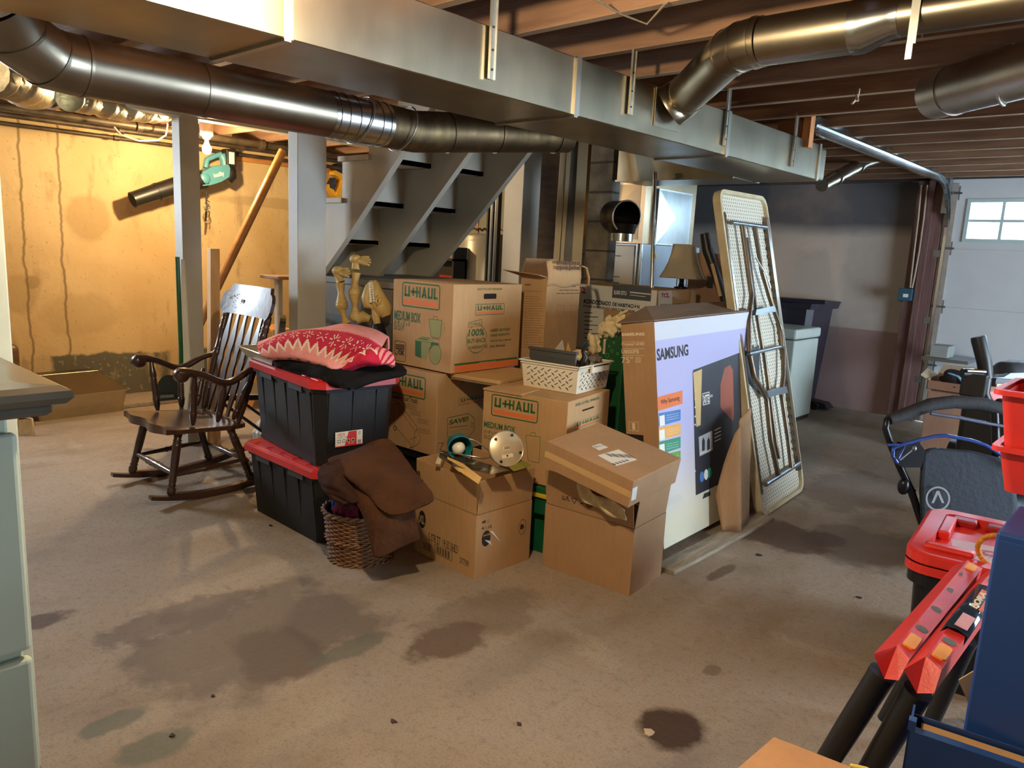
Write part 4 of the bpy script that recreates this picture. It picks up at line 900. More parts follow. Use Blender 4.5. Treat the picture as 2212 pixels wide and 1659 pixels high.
def blanket(name, rows, band, seed, parent=None):
    P_ = [[at(p[0], p[1], d=p[2]) for p in r] for r in rows]; nv, nu = len(P_), len(P_[0]); R_ = random.Random(seed); ph = [R_.uniform(0, 6) for _ in range(4)]
    def cr(a, b_, c, d, t): return .5*((2*b_)+(c-a)*t+(2*a-5*b_+4*c-d)*t*t+(3*b_-a-3*c+d)*t**3)
    def ev(u, v):
        x = u*(nu-1); y = v*(nv-1); i = min(int(x), nu-2); j = min(int(y), nv-2); tx, ty = x-i, y-j
        g = lambda jj, ii: P_[max(0, min(nv-1, jj))][max(0, min(nu-1, ii))]
        p = cr(*[cr(*[g(jj, ii) for ii in (i-1, i, i+1, i+2)], tx) for jj in (j-1, j, j+1, j+2)], ty)
        return p+Vector((0, 0, .003*(math.sin(u*14+ph[0]+3*v)+math.sin(v*11+u*5+ph[1]))))
    b = MB(); b.grid(ev, 150, 90, mif=lambda u, v: band(u, v)); o = b.build(name, [M_pk, M_red, M_cr, M_tg], parent); solid(o, .012, 0); return o
main = blanket('pink_blanket', [
    [(575, 760, 3.80), (620, 748, 3.85), (690, 735, 3.9), (760, 722, 3.92), (815, 735, 3.9), (840, 755, 3.85)],
    [(560, 742, 3.74), (612, 722, 3.78), (690, 714, 3.84), (745, 700, 3.88), (800, 712, 3.86), (838, 730, 3.80)],
    [(557, 748, 3.66), (610, 722, 3.64), (670, 716, 3.64), (740, 716, 3.68), (795, 732, 3.66), (825, 748, 3.66)],
    [(558, 758, 3.60), (600, 742, 3.53), (660, 735, 3.50), (715, 752, 3.46), (760, 768, 3.44), (800, 775, 3.46)],
    [(568, 768, 3.57), (612, 768, 3.50), (655, 770, 3.42), (700, 783, 3.37), (722, 796, 3.36), (765, 782, 3.40)],
    [(590, 772, 3.62), (622, 776, 3.55), (660, 782, 3.48), (700, 795, 3.42), (722, 800, 3.42), (768, 788, 3.45)]], lambda u, v: knit(u*1.1, 1-(v-.18)/.8*1.0) if v > .15 else 0, 4)
tag(origin(main, at(700, 760, d=3.55)), 'pink fleece blanket with red snowflake band heaped on the upper tote', 'blanket')
f2 = blanket('folded_corner', [
    [(770, 790, 3.46), (790, 776, 3.47), (815, 765, 3.5), (838, 762, 3.52)],
    [(745, 790, 3.40), (775, 765, 3.38), (815, 752, 3.42), (848, 768, 3.48)],
    [(740, 797, 3.38), (785, 780, 3.35), (825, 778, 3.38), (852, 785, 3.44)],
    [(748, 800, 3.42), (795, 788, 3.40), (830, 788, 3.42), (846, 792, 3.46)]], lambda u, v: (2 if (abs(((u*5) % 1)-.5)*2*.3+.15 < v < abs(((u*5) % 1)-.5)*2*.3+.26) else 1) if u < .62 else (0 if ((u*9+v*6) % 1) < .6 else 1), 8)
f2.parent = main; f2.matrix_parent_inverse = Matrix.Translation(main.location).inverted()

# ---------------------------------------------------------------- rocking chair
M_cw = mat('dark_stained_wood', (70, 44, 34), .32, rgb2=(52, 32, 26), scale=4, stretch=(1, 1, 6), coat=.4); M_seatw = mat('worn_seat_wood', (92, 62, 46), .35, rgb2=(60, 38, 30), scale=5, stretch=(1, 5, 1), coat=.4)
rc = thing('rocking_chair', 'dark turned-wood rocking chair with floral crest rail beside the black totes', 'chair', (-4.075, 1.9, 0))
def cp(b, n, m=M_cw): o = b.build(n, m, rc); o.matrix_parent_inverse = Matrix.Translation(rc.location).inverted(); return o
XR, XL = -3.82, -4.33
def ringprof(r, marks): return marks
leg_prof = [(0, .012), (.03, .020), (.10, .024), (.14, .017), (.16, .022), (.18, .017), (.22, .020), (.30, .019), (.55, .022), (.74, .022), (.76, .025), (.775, .018), (.79, .024), (.81, .018), (.83, .024), (.85, .018), (.92, .022), (1, .020)]
spin_prof = [(0, .009), (.10, .016), (.22, .019), (.27, .019), (.28, .015)]+[v for k in range(7) for v in ((.30+.055*k, .019), (.33+.055*k, .0145))]+[(.72, .019), (.78, .018), (.90, .013), (1, .010)]
for x in (XR, XL):
    sgn = 1 if x == XR else -1
    # rocker: curved board
    b = MB(); pr = []
    for k in range(21):
        y = 1.50+k*.88/20; z = ((y-1.86)**2)/(2*1.35); pr.append((y, z))
    top = [(y, z+.034+(.004 if 2 < i < 18 else -.014)) for i, (y, z) in enumerate(pr)]
    poly = pr+top[::-1]; Mx = Matrix(((0, 0, 1, x), (1, 0, 0, 0), (0, 1, 0, 0), (0, 0, 0, 1)))
    n_ = len(pr); vs = [(x-.018, y, z) for y, z in pr]+[(x+.018, y, z) for y, z in pr]+[(x+.018, y, z) for y, z in top]+[(x-.018, y, z) for y, z in top]
    fs = []
    for i in range(n_-1):
        for a_, b_ in ((0, 1), (1, 2), (2, 3), (3, 0)): fs.append((a_*n_+i, a_*n_+i+1, b_*n_+i+1, b_*n_+i))
    fs += [(0, n_, 2*n_, 3*n_), (n_-1, 4*n_-1, 3*n_-1, 2*n_-1)]; b.add(vs, fs); cp(b, 'rocker')
    xs = x-sgn*.05
    for yb, yt, zt_ in ((1.605, 1.68, .385), (2.06, 1.96, .36)):
        b = MB(); b.turned((x, yb, .045), (xs, yt, zt_), leg_prof, 16); cp(b, 'leg')
    b = MB(); b.turned((x-sgn*.01, 1.625, .15), (x-sgn*.01, 2.04, .17), [(0, .008), (.1, .010), (.4, .013), (.42, .017), (.46, .013), (.5, .017), (.54, .013), (.58, .017), (.6, .013), (.9, .010), (1, .008)]); cp(b, 'stretcher')
    # arm: swept scroll
    b = MB(); N = 26; rings = []
    xa = x+sgn*.015
    for k in range(N+1):
        t = k/N; y = 1.655+t*.46; z = .700-.055*math.sin(min(1, t*1.35)*PI)*(t > .12)+(.012 if t > .8 else 0)
        z = .70-.075*math.exp(-((t-.55)/.26)**2)+.0*t; wd = .030-.008*math.sin(t*PI); th_ = .022+.012*math.exp(-((t-.04)/.09)**2)
        rings.append(Vector((xa+sgn*.02*math.sin(t*PI), y, z)))
    b.tube(rings, [.026+.012*math.exp(-((k/N-.05)/.10)**2)-.003*(k > 20) for k in range(N+1)], 14, flat=.72)
    b.lathe([(.0005, -.034), (.026, -.033), (.036, -.02), (.038, 0), (.036, .02), (.026, .033), (.0005, .034)], 20, 0, Matrix.Translation((xa, 1.672, .684)) @ Matrix.Rotation(PI/2, 4, 'Y')); cp(b, 'arm')
    for yt, yb, z_t in ((1.742, 1.748, .675), (1.905, 1.885, .61), (2.045, 1.975, .612)):
        b = MB(); b.turned((x-sgn*.035, yb, .400), (xa, yt, z_t), spin_prof, 14); cp(b, 'arm_spindle')
b = MB(); b.turned((XL+.0, 1.63, .16), (XR-.0, 1.63, .16), [(0, .009), (.08, .012), (.3, .016), (.36, .02), (.40, .016), (.44, .021), (.5, .017), (.56, .021), (.60, .016), (.64, .02), (.7, .016), (.92, .012), (1, .009)], 16); cp(b, 'front_stretcher')
b = MB(); b.turned((XL, 2.04, .16), (XR, 2.04, .16), [(0, .009), (.3, .014), (.42, .018), (.46, .014), (.5, .018), (.54, .014), (.7, .014), (1, .009)], 12); cp(b, 'back_stretcher')
# seat with shaped front and saddle
b = MB(); y0, y1 = 1.575, 2.05; xm = (XR+XL)/2
def outl(t):   # half width along depth
    return .275-.02*t-.06*max(0, t-.7)**2*8
def seatz(u, v, top):
    x = xm+(u-.5)*2*outl(v); y = y0+(y1-y0)*v
    if v < .02: y += .012*math.cos((u-.5)*14)
    roll = .018*math.exp(-(v/.10)**2); dish = -.016*math.sin(min(1, max(0, (v-.12)/.88))*PI)*(1-(2*u-1)**4)
    e = .012*(abs(2*u-1)**8)
    return Vector((x, y, .415-.035*v+(dish-roll*0-e if top else -.045+.01*abs(2*u-1)**4)+(.004 if top and v < .1 else 0)))
N1, N2 = 30, 18
b.grid(lambda u, v: seatz(u, v, True), N1, N2); b.grid(lambda u, v: seatz(1-u, v, False), N1, N2)
for u in (0, 1):
    vs = []; 
    for j in range(N2+1): vs += [seatz(u, j/N2, True), seatz(u, j/N2, False)]
    b.add(vs, [((2*j, 2*j+1, 2*j+3, 2*j+2) if u == 0 else (2*j, 2*j+2, 2*j+3, 2*j+1)) for j in range(N2)])
for v in (0, 1):
    vs = []
    for i in range(N1+1): vs += [seatz(i/N1, v, True), seatz(i/N1, v, False)]
    b.add(vs, [((2*i, 2*i+2, 2*i+3, 2*i+1) if v == 0 else (2*i, 2*i+1, 2*i+3, 2*i+2)) for i in range(N1)])
cp(b, 'seat', M_seatw)
# back: two turned posts, five shaped slats, crest
def backp(x, z):   # back plane leaning towards +y
    return Vector((x, 2.01+(z-.38)*.30, z))
post_prof = [(0, .013), (.06, .017), (.14, .021), (.2, .021), (.215, .024), (.23, .018), (.25, .024), (.27, .018), (.30, .021), (.50, .020), (.55, .022), (.57, .026), (.585, .019), (.60, .025), (.62, .019), (.74, .019), (.8, .021), (.83, .024), (.845, .018), (.86, .024), (.875, .018), (.89, .024), (.905, .018), (.93, .022), (1, .018)]
for x in (XR-.045, XL+.045): b = MB(); b.turned(backp(x, .38), backp(x+(.03 if x > xm else -.03), .965), post_prof, 16); cp(b, 'back_post')
for k in range(5):
    x = xm+(-.155+k*.0775); b = MB(); lo, hi = backp(x, .385), backp(x*1+(x-xm)*.12, .95); n2 = 26; vs = []
    for i in range(n2+1):
        t = i/n2; w_ = .012+.017*(math.exp(-((t-.30)/.17)**2)+math.exp(-((t-.74)/.13)**2))+.010*math.exp(-((t-.53)/.05)**2)
        c_ = lo.lerp(hi, t); vs += [c_+Vector((-w_, -.006, 0)), c_+Vector((w_, -.006, 0)), c_+Vector((w_, .006, 0)), c_+Vector((-w_, .006, 0))]
    fs = [(4*i+a, 4*i+(a+1) % 4, 4*i+4+(a+1) % 4, 4*i+4+a) for i in range(n2) for a in range(4)]+[(3, 2, 1, 0), (4*n2, 4*n2+1, 4*n2+2, 4*n2+3)]
    b.add(vs, fs); cp(b, 'back_slat', M_cw)
M_crest = mat('polished_crest_wood', (66, 48, 46), .42, rgb2=(50, 36, 36), scale=12, coat=.15, bump=.25, bscale=18)
b = MB(); NU = 40
def crest(u, v, s):
    a = (u-.5)*2; x = xm+a*.285; hw = .085-.03*max(0, abs(a)-.80)/.2
    if abs(a) > .76: cyy = .985; hw = .062*math.sqrt(max(.02, 1-((abs(a)-.76)/.245)**2))+.012; zc = 1.015
    else: zc = 1.035; hw = .085
    z = zc+(v-.5)*2*hw; p = backp(x, z); return Vector((p.x, p.y+.03*(1-a*a)*1.0-.018+s*.011, z))
b.grid(lambda u, v: crest(u, v, -1), NU, 8); b.grid(lambda u, v: crest(1-u, v, 1), NU, 8)
for v in (0, 1):
    vs = []
    for i in range(NU+1): vs += [crest(i/NU, v, -1), crest(i/NU, v, 1)]
    b.add(vs, [((2*i, 2*i+1, 2*i+3, 2*i+2) if v == 0 else (2*i, 2*i+2, 2*i+3, 2*i+1)) for i in range(NU)])
for u in (0, 1):
    vs = []
    for j in range(9): vs += [crest(u, j/8, -1), crest(u, j/8, 1)]
    b.add(vs, [((2*j, 2*j+2, 2*j+3, 2*j+1) if u == 0 else (2*j, 2*j+1, 2*j+3, 2*j+2)) for j in range(8)])
o = cp(b, 'crest_rail', M_crest)
b = MB(); R_ = random.Random(4)
for k in range(34):
    a = R_.uniform(0, 2*PI); r = R_.uniform(.01, .075); u = .20+r*math.cos(a)/.57*1.2; v = .5+r*math.sin(a)/.17*.9
    if not (.03 < u < .97 and .12 < v < .88): continue
    p = crest(u, v, -1)+Vector((0, -.0015, 0)); s_ = R_.uniform(.003, .007); an = R_.uniform(0, PI)
    b.add([p+Vector((s_*math.cos(an+q), 0, .5*s_*math.sin(an+q)+.5*s_*math.sin(q))) for q in (0, PI/2, PI, 3*PI/2)], [(0, 1, 2, 3)])
for k in range(7):
    a = k*2*PI/7; p = crest(.36, .42, -1)+Vector((.012*math.cos(a), -.002, .012*math.sin(a))); b.add([p+Vector((.008*math.cos(q), 0, .008*math.sin(q))) for q in [i*PI/3 for i in range(6)]], [tuple(range(6))])
o = cp(b, 'painted_flowers', mat('cream_paint', (214, 196, 170), .6)); o['label'] = 'cream flower painting on the crest rail'
# ---------------------------------------------------------------- staircase (underside)
M_stair = mat('painted_stair_grey', (180, 172, 156), .6, var=.05, scale=3, bump=.15, bscale=18)
st_ = thing('staircase', 'painted open-backed staircase climbing to the ceiling behind the second post', 'stairs', (-4.3, 3.17, 0))
def sp(b, n): o = b.build(n, M_stair, st_); o.matrix_parent_inverse = Matrix.Translation(st_.location).inverted(); return o
SY = (2.70, 3.15, 3.60); sdx, sdz = .253, .237; sx0, sz0 = -3.58, 1.862
zl = at(770, 603, y=2.74).z; steps = [(sx0-k*sdx, sz0-k*sdz) for k in range(-1, 8) if sz0-(k-1)*sdz > zl]
for y in SY:
    b = MB(); saw = []
    for x, z in steps: saw += [(x, z+sdz), (x, z)]      # down the back of each step
    lo = steps[-1]; up0 = steps[0]
    poly = saw+[(lo[0]-.02, 0)] if False else saw
    vs = []; 
    lowx = lambda x: (x-sx0)*sdz/sdx+sz0-.225
    pts = saw+[(saw[-1][0]-.05, max(0, saw[-1][1]))]
    for (x, z) in steps:    # one quad per step plus the sloping board below
        xa, xb = x, x+sdx; za = max(zl, lowx(xa)); zb = max(zl+.002, lowx(xb))
        zt_ = z+sdz-.001; b.hexa([(xa, y-.02, za), (xb, y-.02, zb), (xb, y+.02, zb), (xa, y+.02, za), (xa, y-.02, zt_), (xb, y-.02, zt_), (xb, y+.02, zt_), (xa, y+.02, zt_)])
    sp(b, 'stringer')
for x, z in steps:
    b = MB(); b.box((x-.02, SY[0]-.02, max(.0, z)), (x, SY[2]+.02, z+sdz-.002)); sp(b, 'riser')
    b = MB(); b.box((x-.04, SY[0]-.04, z+sdz), (x+sdx+.0, SY[2]+.04, z+sdz+.0) if False else (x+sdx, SY[2]+.04, z+sdz+.028)) ; sp(b, 'tread')

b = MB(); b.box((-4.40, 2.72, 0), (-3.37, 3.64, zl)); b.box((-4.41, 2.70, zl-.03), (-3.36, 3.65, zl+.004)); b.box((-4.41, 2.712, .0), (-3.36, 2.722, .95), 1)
o = b.build('stair_landing', [mat('grey_landing_paint', (120, 118, 112), .6, var=.1), mat('landing_panel', (96, 98, 100), .6, var=.1)]); tag(origin(o, (-3.9, 3.1, 0)), 'grey boxed-in landing under the foot of the stairs', 'landing')  # landing has its own grey paint and a darker front panel
# partition walls behind the stairs
PA = at(813, 450, y=4.78)
M_part = NT('pale_partition_paint', .7); c = M_part.mix(M_part.ramp(M_part.noise(2, 5), .3, .7), (196, 198, 172), (208, 200, 176)); M_part.bump(M_part.noise(20, 4), .2); M_part = M_part.out(c)
b = MB(); b.box((LX, 4.78, 0), (PA.x, 4.88, 2.2)); struct(b.build('wall_stairs', M_part))
b = MB(); b.box((LX, 6.2, 0), (-4.1, 6.3, 2.2)); struct(b.build('wall_utility', M_part))
# niche shelf with the yellow nailer
SHX = LX
b = MB(); p0 = at(660, 440, x=LX+.12); p1 = at(757, 437, x=LX+.12); b.box((LX+.001, 4.0, 1.765), (LX+.17, 4.775, 1.80), bev=.003); o = b.build('wall_shelf', mat('dark_shelf_timber', (104, 78, 54), .8, var=.25)); tag(origin(o, (LX, 4.4, 1.765)), 'short dark wooden shelf on the left wall under the yellow tool', 'shelf')
b = MB(); b.box((LX+.001, 3.35, 2.07), (LX+.03, 4.77, 2.14), bev=.002); o = b.build('wall_batten', mat('orange_stained_batten', (190, 128, 64), .6, var=.15, stretch=(4, 1, 4))); tag(origin(o, (LX, 4.2, 2.1)), 'flat wooden batten screwed to the left wall beside the teal blower', 'batten')

# ---------------------------------------------------------------- leaf blower and yellow nailer on the left wall
bl = thing('leaf_blower', 'teal cordless leaf blower hanging on the left wall with its black nozzle pointing left', 'leaf blower', at(470, 380, x=-6.42))
def bp_(b, n, m, par=bl): o = b.build(n, m, par); o.matrix_parent_inverse = Matrix.Translation(bl.location).inverted(); return o
BX = -6.42; W = lambda px, py, x=BX: at(px, py, x=x)
M_teal = mat('teal_plastic', (84, 146, 158), .4, var=.06); M_blk = mat('black_plastic', (32, 30, 28), .4, var=.1)
b = MB(); b.tube([W(289, 431), W(340, 414), W(378, 402), W(440, 388)], [.062, .068, .072, .08], 24); b.tube([W(338, 415), W(343, 413)], .072, 24); b.tube([W(286, 432), W(289, 431)], .064, 24); bp_(b, 'nozzle', M_blk)
b = MB(); b.lathe([(.0001, 0), (.055, 0)], 24, 0, frame(W(287.4, 431.3), (0, 0, 1), (1, 0, 0)) if False else Matrix.Translation(W(285.5, 432.3)) @ (W(289, 431)-W(378, 402)).to_track_quat('Z', 'Y').to_matrix().to_4x4(), cap=False); bp_(b, 'nozzle_mouth_shade', M_hole)  # dark disc paints the shade in the nozzle mouth
b = MB()
pl = [(430, 372), (452, 360), (485, 356), (489, 364), (487, 383), (470, 393), (448, 400), (430, 402)]
q = [W(x, y) for x, y in pl]; n_ = len(q); b.add([v+Vector((.07, 0, 0)) for v in q]+[v-Vector((.07, 0, 0)) for v in q], [tuple(range(n_)), tuple(range(2*n_-1, n_-1, -1))]+[(i, i+n_, (i+1) % n_+n_, (i+1) % n_) for i in range(n_)]); bp_(b, 'housing', M_teal)
b = MB(); b.tube([W(487, 362), W(493, 370), W(494, 380), W(488, 391)], [.055, .07, .07, .05], 16); bp_(b, 'air_intake', M_blk)
b = MB(); b.tube([W(444, 362), W(447, 345), W(462, 338), W(478, 333)], [.022, .022, .022, .022], 12); b.tube([W(478, 333), W(484, 345), W(486, 358)], [.034, .036, .038], 12); bp_(b, 'handle', M_teal)
b = MB(); v = W(493, 342); b.box((v.x-.05, v.y-.04, v.z-.075), (v.x+.05, v.y+.05, v.z+.075), bev=.01); bt = bp_(b, 'battery', M_blk)
b = MB(); b.box((v.x+.05, v.y-.02, v.z-.05), (v.x+.052, v.y+.03, v.z+.05)); bp_(b, 'battery_label', M_white2)
b = MB(); v0 = W(463, 384, BX+.071); v1 = W(485, 378, BX+.071); Ff = frame(v0, v1-v0, (0, 0, 1)); b.text('IvaxSky', Ff, 0, -.01, (v1-v0).length, .035, 0, .03, .1, .002); bp_(b, 'lettering', M_white2)
b = MB(); b.ball(W(443, 386, BX+.06), .05, 14, sc_=(.5, 1, 1)); bp_(b, 'knob', M_teal)
kc = thing('key_bunch', 'bunch of keys and black cord hanging below the teal blower', 'keys', W(446, 410))
b = MB(); b.tube([W(444, 398), W(447, 425), W(445, 440)], .006, 6); b.tube([W(446, 420), W(452, 424), W(446, 431), W(453, 437)], .004, 6); bp_(b, 'cord', M_blk, kc).matrix_parent_inverse = Matrix.Translation(kc.location).inverted()
b = MB()
for a_, c_ in ((446, 446), (448, 451)): v = W(a_, c_); b.tube([(v.x, v.y+.025*math.cos(t), v.z+.025*math.sin(t)) for t in [i*PI/6 for i in range(12)]], .004, 6, closed=True)
bp_(b, 'ring', M_steel, kc).matrix_parent_inverse = Matrix.Translation(kc.location).inverted()
b = MB(); b.hexa([W(443, 458), W(448, 458), W(448, 458, BX-.02), W(443, 458, BX-.02), W(442, 478), W(446, 478), W(446, 478, BX-.02), W(442, 478, BX-.02)]); b.hexa([W(451, 455), W(453, 455), W(453, 455, BX-.01), W(451, 455, BX-.01), W(451, 468), W(453, 468), W(453, 468, BX-.01), W(451, 468, BX-.01)]); bp_(b, 'key_fob', M_blk, kc).matrix_parent_inverse = Matrix.Translation(kc.location).inverted()

yn = thing('nail_gun', 'yellow and black cordless tool standing on the wall shelf', 'power tool', at(725, 433, x=-6.56))
YX = -6.55
def ypart(n, m, pl, dpt=.04):
    b = MB(); q = [at(x, y, x=YX) for x, y in pl]; n_ = len(q); b.add([v+Vector((dpt, 0, 0)) for v in q]+[v-Vector((dpt, 0, 0)) for v in q], [tuple(range(n_)), tuple(range(2*n_-1, n_-1, -1))]+[(i, i+n_, (i+1) % n_+n_, (i+1) % n_) for i in range(n_)])
    o = b.build(n, m, yn); o.matrix_parent_inverse = Matrix.Translation(yn.location).inverted(); return o
M_yel = mat('yellow_tool_plastic', (236, 178, 48), .4, var=.05)
ypart('housing', M_yel, [(716, 371), (720, 368), (742, 380), (752, 392), (754, 405), (744, 426), (722, 428), (720, 424), (732, 400), (736, 390), (730, 384), (716, 378)])
ypart('handle', M_yel, [(703, 402), (708, 398), (721, 415), (728, 412), (728, 420), (718, 424)], .03)
ypart('grip', M_blk, [(708, 400), (716, 384), (721, 384), (718, 398), (722, 401), (716, 409), (709, 406)], .034)
ypart('battery', M_blk, [(718, 365), (724, 354), (730, 353), (747, 367), (753, 375), (752, 384), (744, 378), (722, 368)], .045)
ypart('foot', M_yel, [(742, 420), (756, 403), (757, 408), (748, 427), (741, 427)], .03)

# ---------------------------------------------------------------- furnace corner
fx, fy0, fy1, fz = -3.09, 4.78, 5.62, 1.49
fu = thing('furnace', 'grey sheet metal furnace cabinet with louvred door, behind the television carton', 'furnace', (fx-.3, 5.2, 0))
def fp(b, n, m): o = b.build(n, m, fu); o.matrix_parent_inverse = Matrix.Translation(fu.location).inverted(); return o
M_fg = mat('furnace_grey_enamel', (142, 138, 130), .4, .2, var=.05)
M_fb = mat('furnace_blue_grey_panel', (140, 150, 160), .35, .3, var=.05)
b = MB(); b.box((fx-.72, fy0, 0), (fx, fy1, fz), bev=.005); fp(b, 'cabinet', M_fb)
b = MB(); b.box((fx-.66, fy0-.015, .1), (fx-.06, fy0-.001, fz-.015), bev=.006)
for k in range(6):
    z = 1.28-.045*k if k else 1.39
    b.box((fx-.60, fy0-.019, z), (fx-.18, fy0-.014, z+.006), 1)
ff = Face(Matrix.Identity(4), frame((fx-.66, fy0-.016, 0), (1, 0, 0), (0, 0, 1))); ptext(b, ff, 'ide', 1316, 540, 1329, 532, 1, .04, .3)
u, v = ff.uv(1320, 560); b.disc(ff.m, u, v, .03, 1, .001)
fp(b, 'louvred_door', [M_fg, M_black])
for dx in (0, .035): b = MB(); b.box((fx-.05+dx, fy0-.022, .05), (fx-.03+dx, fy0-.002, fz), bev=.004); fp(b, 'edge_trim', M_bright)
b = MB(); fr = Face(Matrix.Identity(4), frame((fx+.001, fy0, 0), (0, 1, 0), (0, 0, 1))); ppoly(b, fr, [(1404, 547), (1412, 546), (1418, 549), (1418, 558), (1411, 560), (1404, 558)], 0, .001); pline(b, fr, [(1407, 551), (1415, 551)], .004, 1, .002); pline(b, fr, [(1407, 555), (1415, 555)], .004, 1, .002); fp(b, 'yellow_sticker', [mat('yellow_sticker_paper', (216, 190, 60), .6), M_black])
# plenum with cross-broken panels
pn = thing('plenum', 'cross-broken sheet metal plenum rising from the furnace to the branch duct', 'duct', (fx-.3, 5.2, fz+.002))
def pp_(b, n, m): o = b.build(n, m, pn); o.matrix_parent_inverse = Matrix.Translation(pn.location).inverted(); return o
def crossbreak(b, a, u, v, w, h, out_):
    n_ = Vector(u).cross(Vector(v)).normalized(); a = Vector(a); P_ = [a, a+Vector(u)*w, a+Vector(u)*w+Vector(v)*h, a+Vector(v)*h]; c_ = sum(P_, Vector())/4+n_*out_
    b.add(P_+[c_], [(0, 1, 4), (1, 2, 4), (2, 3, 4), (3, 0, 4)])
b = MB(); b.box((fx-.66, fy0+.04, fz+.002), (fx-.04, fy1-.06, 2.19)); crossbreak(b, (fx-.62, fy0+.038, fz+.03), (1, 0, 0), (0, 0, 1), .54, .40, .012); pp_(b, 'return_side', metal('browned_plenum_steel', (150, 130, 104), .32))
b = MB(); b.box((fx-.035, fy0+.17, fz+.002), (fx-.005, fy1-.18, 1.90)); crossbreak(b, (fx-.004, fy0+.18, fz+.01), (0, 1, 0), (0, 0, 1), fy1-fy0-.37, .39, .010); pp_(b, 'lit_side', metal('cool_lit_plenum_steel', (214, 220, 220), .3))  # cool side light is put into the pale steel of this face
b = MB(); b.box((-3.09, 4.385, 1.897), (DX0-.004, 4.75, 2.19), bev=.003); b.box((-3.095, 4.375, 1.893), (DX0-.004, 4.385, 1.905)); o = b.build('cross_duct', M_duct); tag(origin(o, (-2.7, 4.55, 1.9)), 'wide sheet metal duct joining the trunk duct to the furnace plenum', 'duct')
# flue elbow with open mouth
fl = thing('flue_tee', 'dark steel flue tee with a bright open mouth on top of the furnace', 'flue pipe', (fx-.42, 4.95, fz+.002))
fc = at(1350, 468, d=4.98); c0 = Vector((fc.x, fc.y, fc.z)); ba = Vector((c0.x-.03, c0.y+.02, fz+.002))
def flp(b, n, m): o = b.build(n, m, fl); o.matrix_parent_inverse = Matrix.Translation(fl.location).inverted(); return o
fl.location = ba
dm = Vector((.80, -.42, -.03)).normalized()
b = MB(); b.tube([ba, ba+Vector((0, 0, .05))], .075, 24); flp(b, 'bright_collar', M_bright)
b = MB(); b.tube([ba+Vector((0, 0, .05)), ba+Vector((0, 0, c0.z-fz-.05))], [.085, .10], 24); b.tube([c0-dm*.16, c0+dm*.02], [.104, .104], 24, cap=False); b.tube([c0-dm*.16, c0+dm*.02], [.100, .100], 24, cap=False); b.tube([c0-dm*.17, c0-dm*.158], .104, 24); flp(b, 'black_tee', mat('black_flue_steel', (44, 42, 40), .35, .7))
b = MB(); q = c0+dm*.025; ax1 = dm.cross(Vector((0, 0, 1))).normalized(); ax2 = ax1.cross(dm); b.tube([q+ax1*.104*math.cos(t)+ax2*.104*math.sin(t) for t in [i*PI/14 for i in range(28)]], .0055, 6, closed=True); flp(b, 'bright_rim', mat('bright_rim_steel', (230, 230, 226), .25, .6))
b = MB(); b.cyl(at(1407, 655, d=4.86), at(1415, 372, d=4.86), .013, n=12); o = b.build('conduit_pipe', M_bright); tag(origin(o, at(1410, 520, d=4.86)), 'thin upright metal conduit in front of the furnace corner', 'pipe')
# block chimney
cb = at(1262, 560, d=5.42); ch = MB(); cx_, cy_ = cb.x, cb.y
M_block = NT('sooty_concrete_block', .9); zc = M_block.xyz()[2]; fz_ = M_block.math('FRACT', M_block.math('DIVIDE', zc, .203)); jn = M_block.ramp(M_block.math('ABSOLUTE', M_block.math('SUBTRACT', fz_, .5)), .46, .49)
c = M_block.mix(M_block.ramp(M_block.noise(7, 6), .35, .65), (112, 108, 100), (78, 74, 68)); c = M_block.mix(M_block.math('MULTIPLY', jn, .8), c, (60, 56, 50)); M_block.bump(M_block.math('SUBTRACT', M_block.noise(40, 5), M_block.math('MULTIPLY', jn, 2)), .7, .015); M_block = M_block.out(c)
ch.box((cx_-.0, cy_, 0), (cx_+.20, cy_+.10, 2.2), bev=.006); o = ch.build('block_chimney', M_block); tag(origin(o, (cx_, cy_+.2, 0)), 'sooty concrete block chimney between the leaning door and the furnace', 'chimney')
# old framed door leaning by the chimney
fd = thing('old_framed_door', 'narrow cream framed screen door leaning in front of the block chimney', 'door', at(1230, 620, d=5.05))
def fdp(b, n, m): o = b.build(n, m, fd); o.matrix_parent_inverse = Matrix.Translation(fd.location).inverted(); return o
M_crm = mat('cream_door_paint', (206, 190, 154), .5, var=.05)
def quadbar(b, x0, x1, xb0, xb1, y0, y1, d, th=.03):
    A = [at(xb0, y1, d=d), at(xb1, y1, d=d), at(x1, y0, d=d), at(x0, y0, d=d)]; n_ = FW*th
    b.add(A+[v+n_ for v in A], [(0, 1, 2, 3), (7, 6, 5, 4), (0, 4, 5, 1), (1, 5, 6, 2), (2, 6, 7, 3), (3, 7, 4, 0)])
b = MB(); quadbar(b, 1213, 1225, 1190, 1203, 300, 640, 5.05); fdp(b, 'stile', M_crm)
b = MB(); quadbar(b, 1227, 1236, 1205, 1212, 300, 640, 5.04); fdp(b, 'stile', M_crm)
b = MB(); quadbar(b, 1250, 1272, 1231, 1252, 300, 640, 5.05); fdp(b, 'stile', M_crm)
b = MB(); quadbar(b, 1236, 1250, 1212, 1231, 300, 640, 5.07, .01); fdp(b, 'screen_panel', mat('grey_screen_panel', (112, 110, 106), .4, var=.2))
b = MB(); p0 = at(1176, 345, d=5.3); xa = at(1150, 450, y=4.85).x; xb = at(1222, 450, y=4.85).x; b.box((xa, 4.85, 0), (xb, 4.88, 2.2)); o = b.build('doorway_shade_sheet', mat('doorway_shade_brown', (66, 54, 44), .8, var=.3, stretch=(1, 1, 4))); struct(o); o.name = 'wall_doorway_shade'  # dark sheet painting the gloom of the open doorway
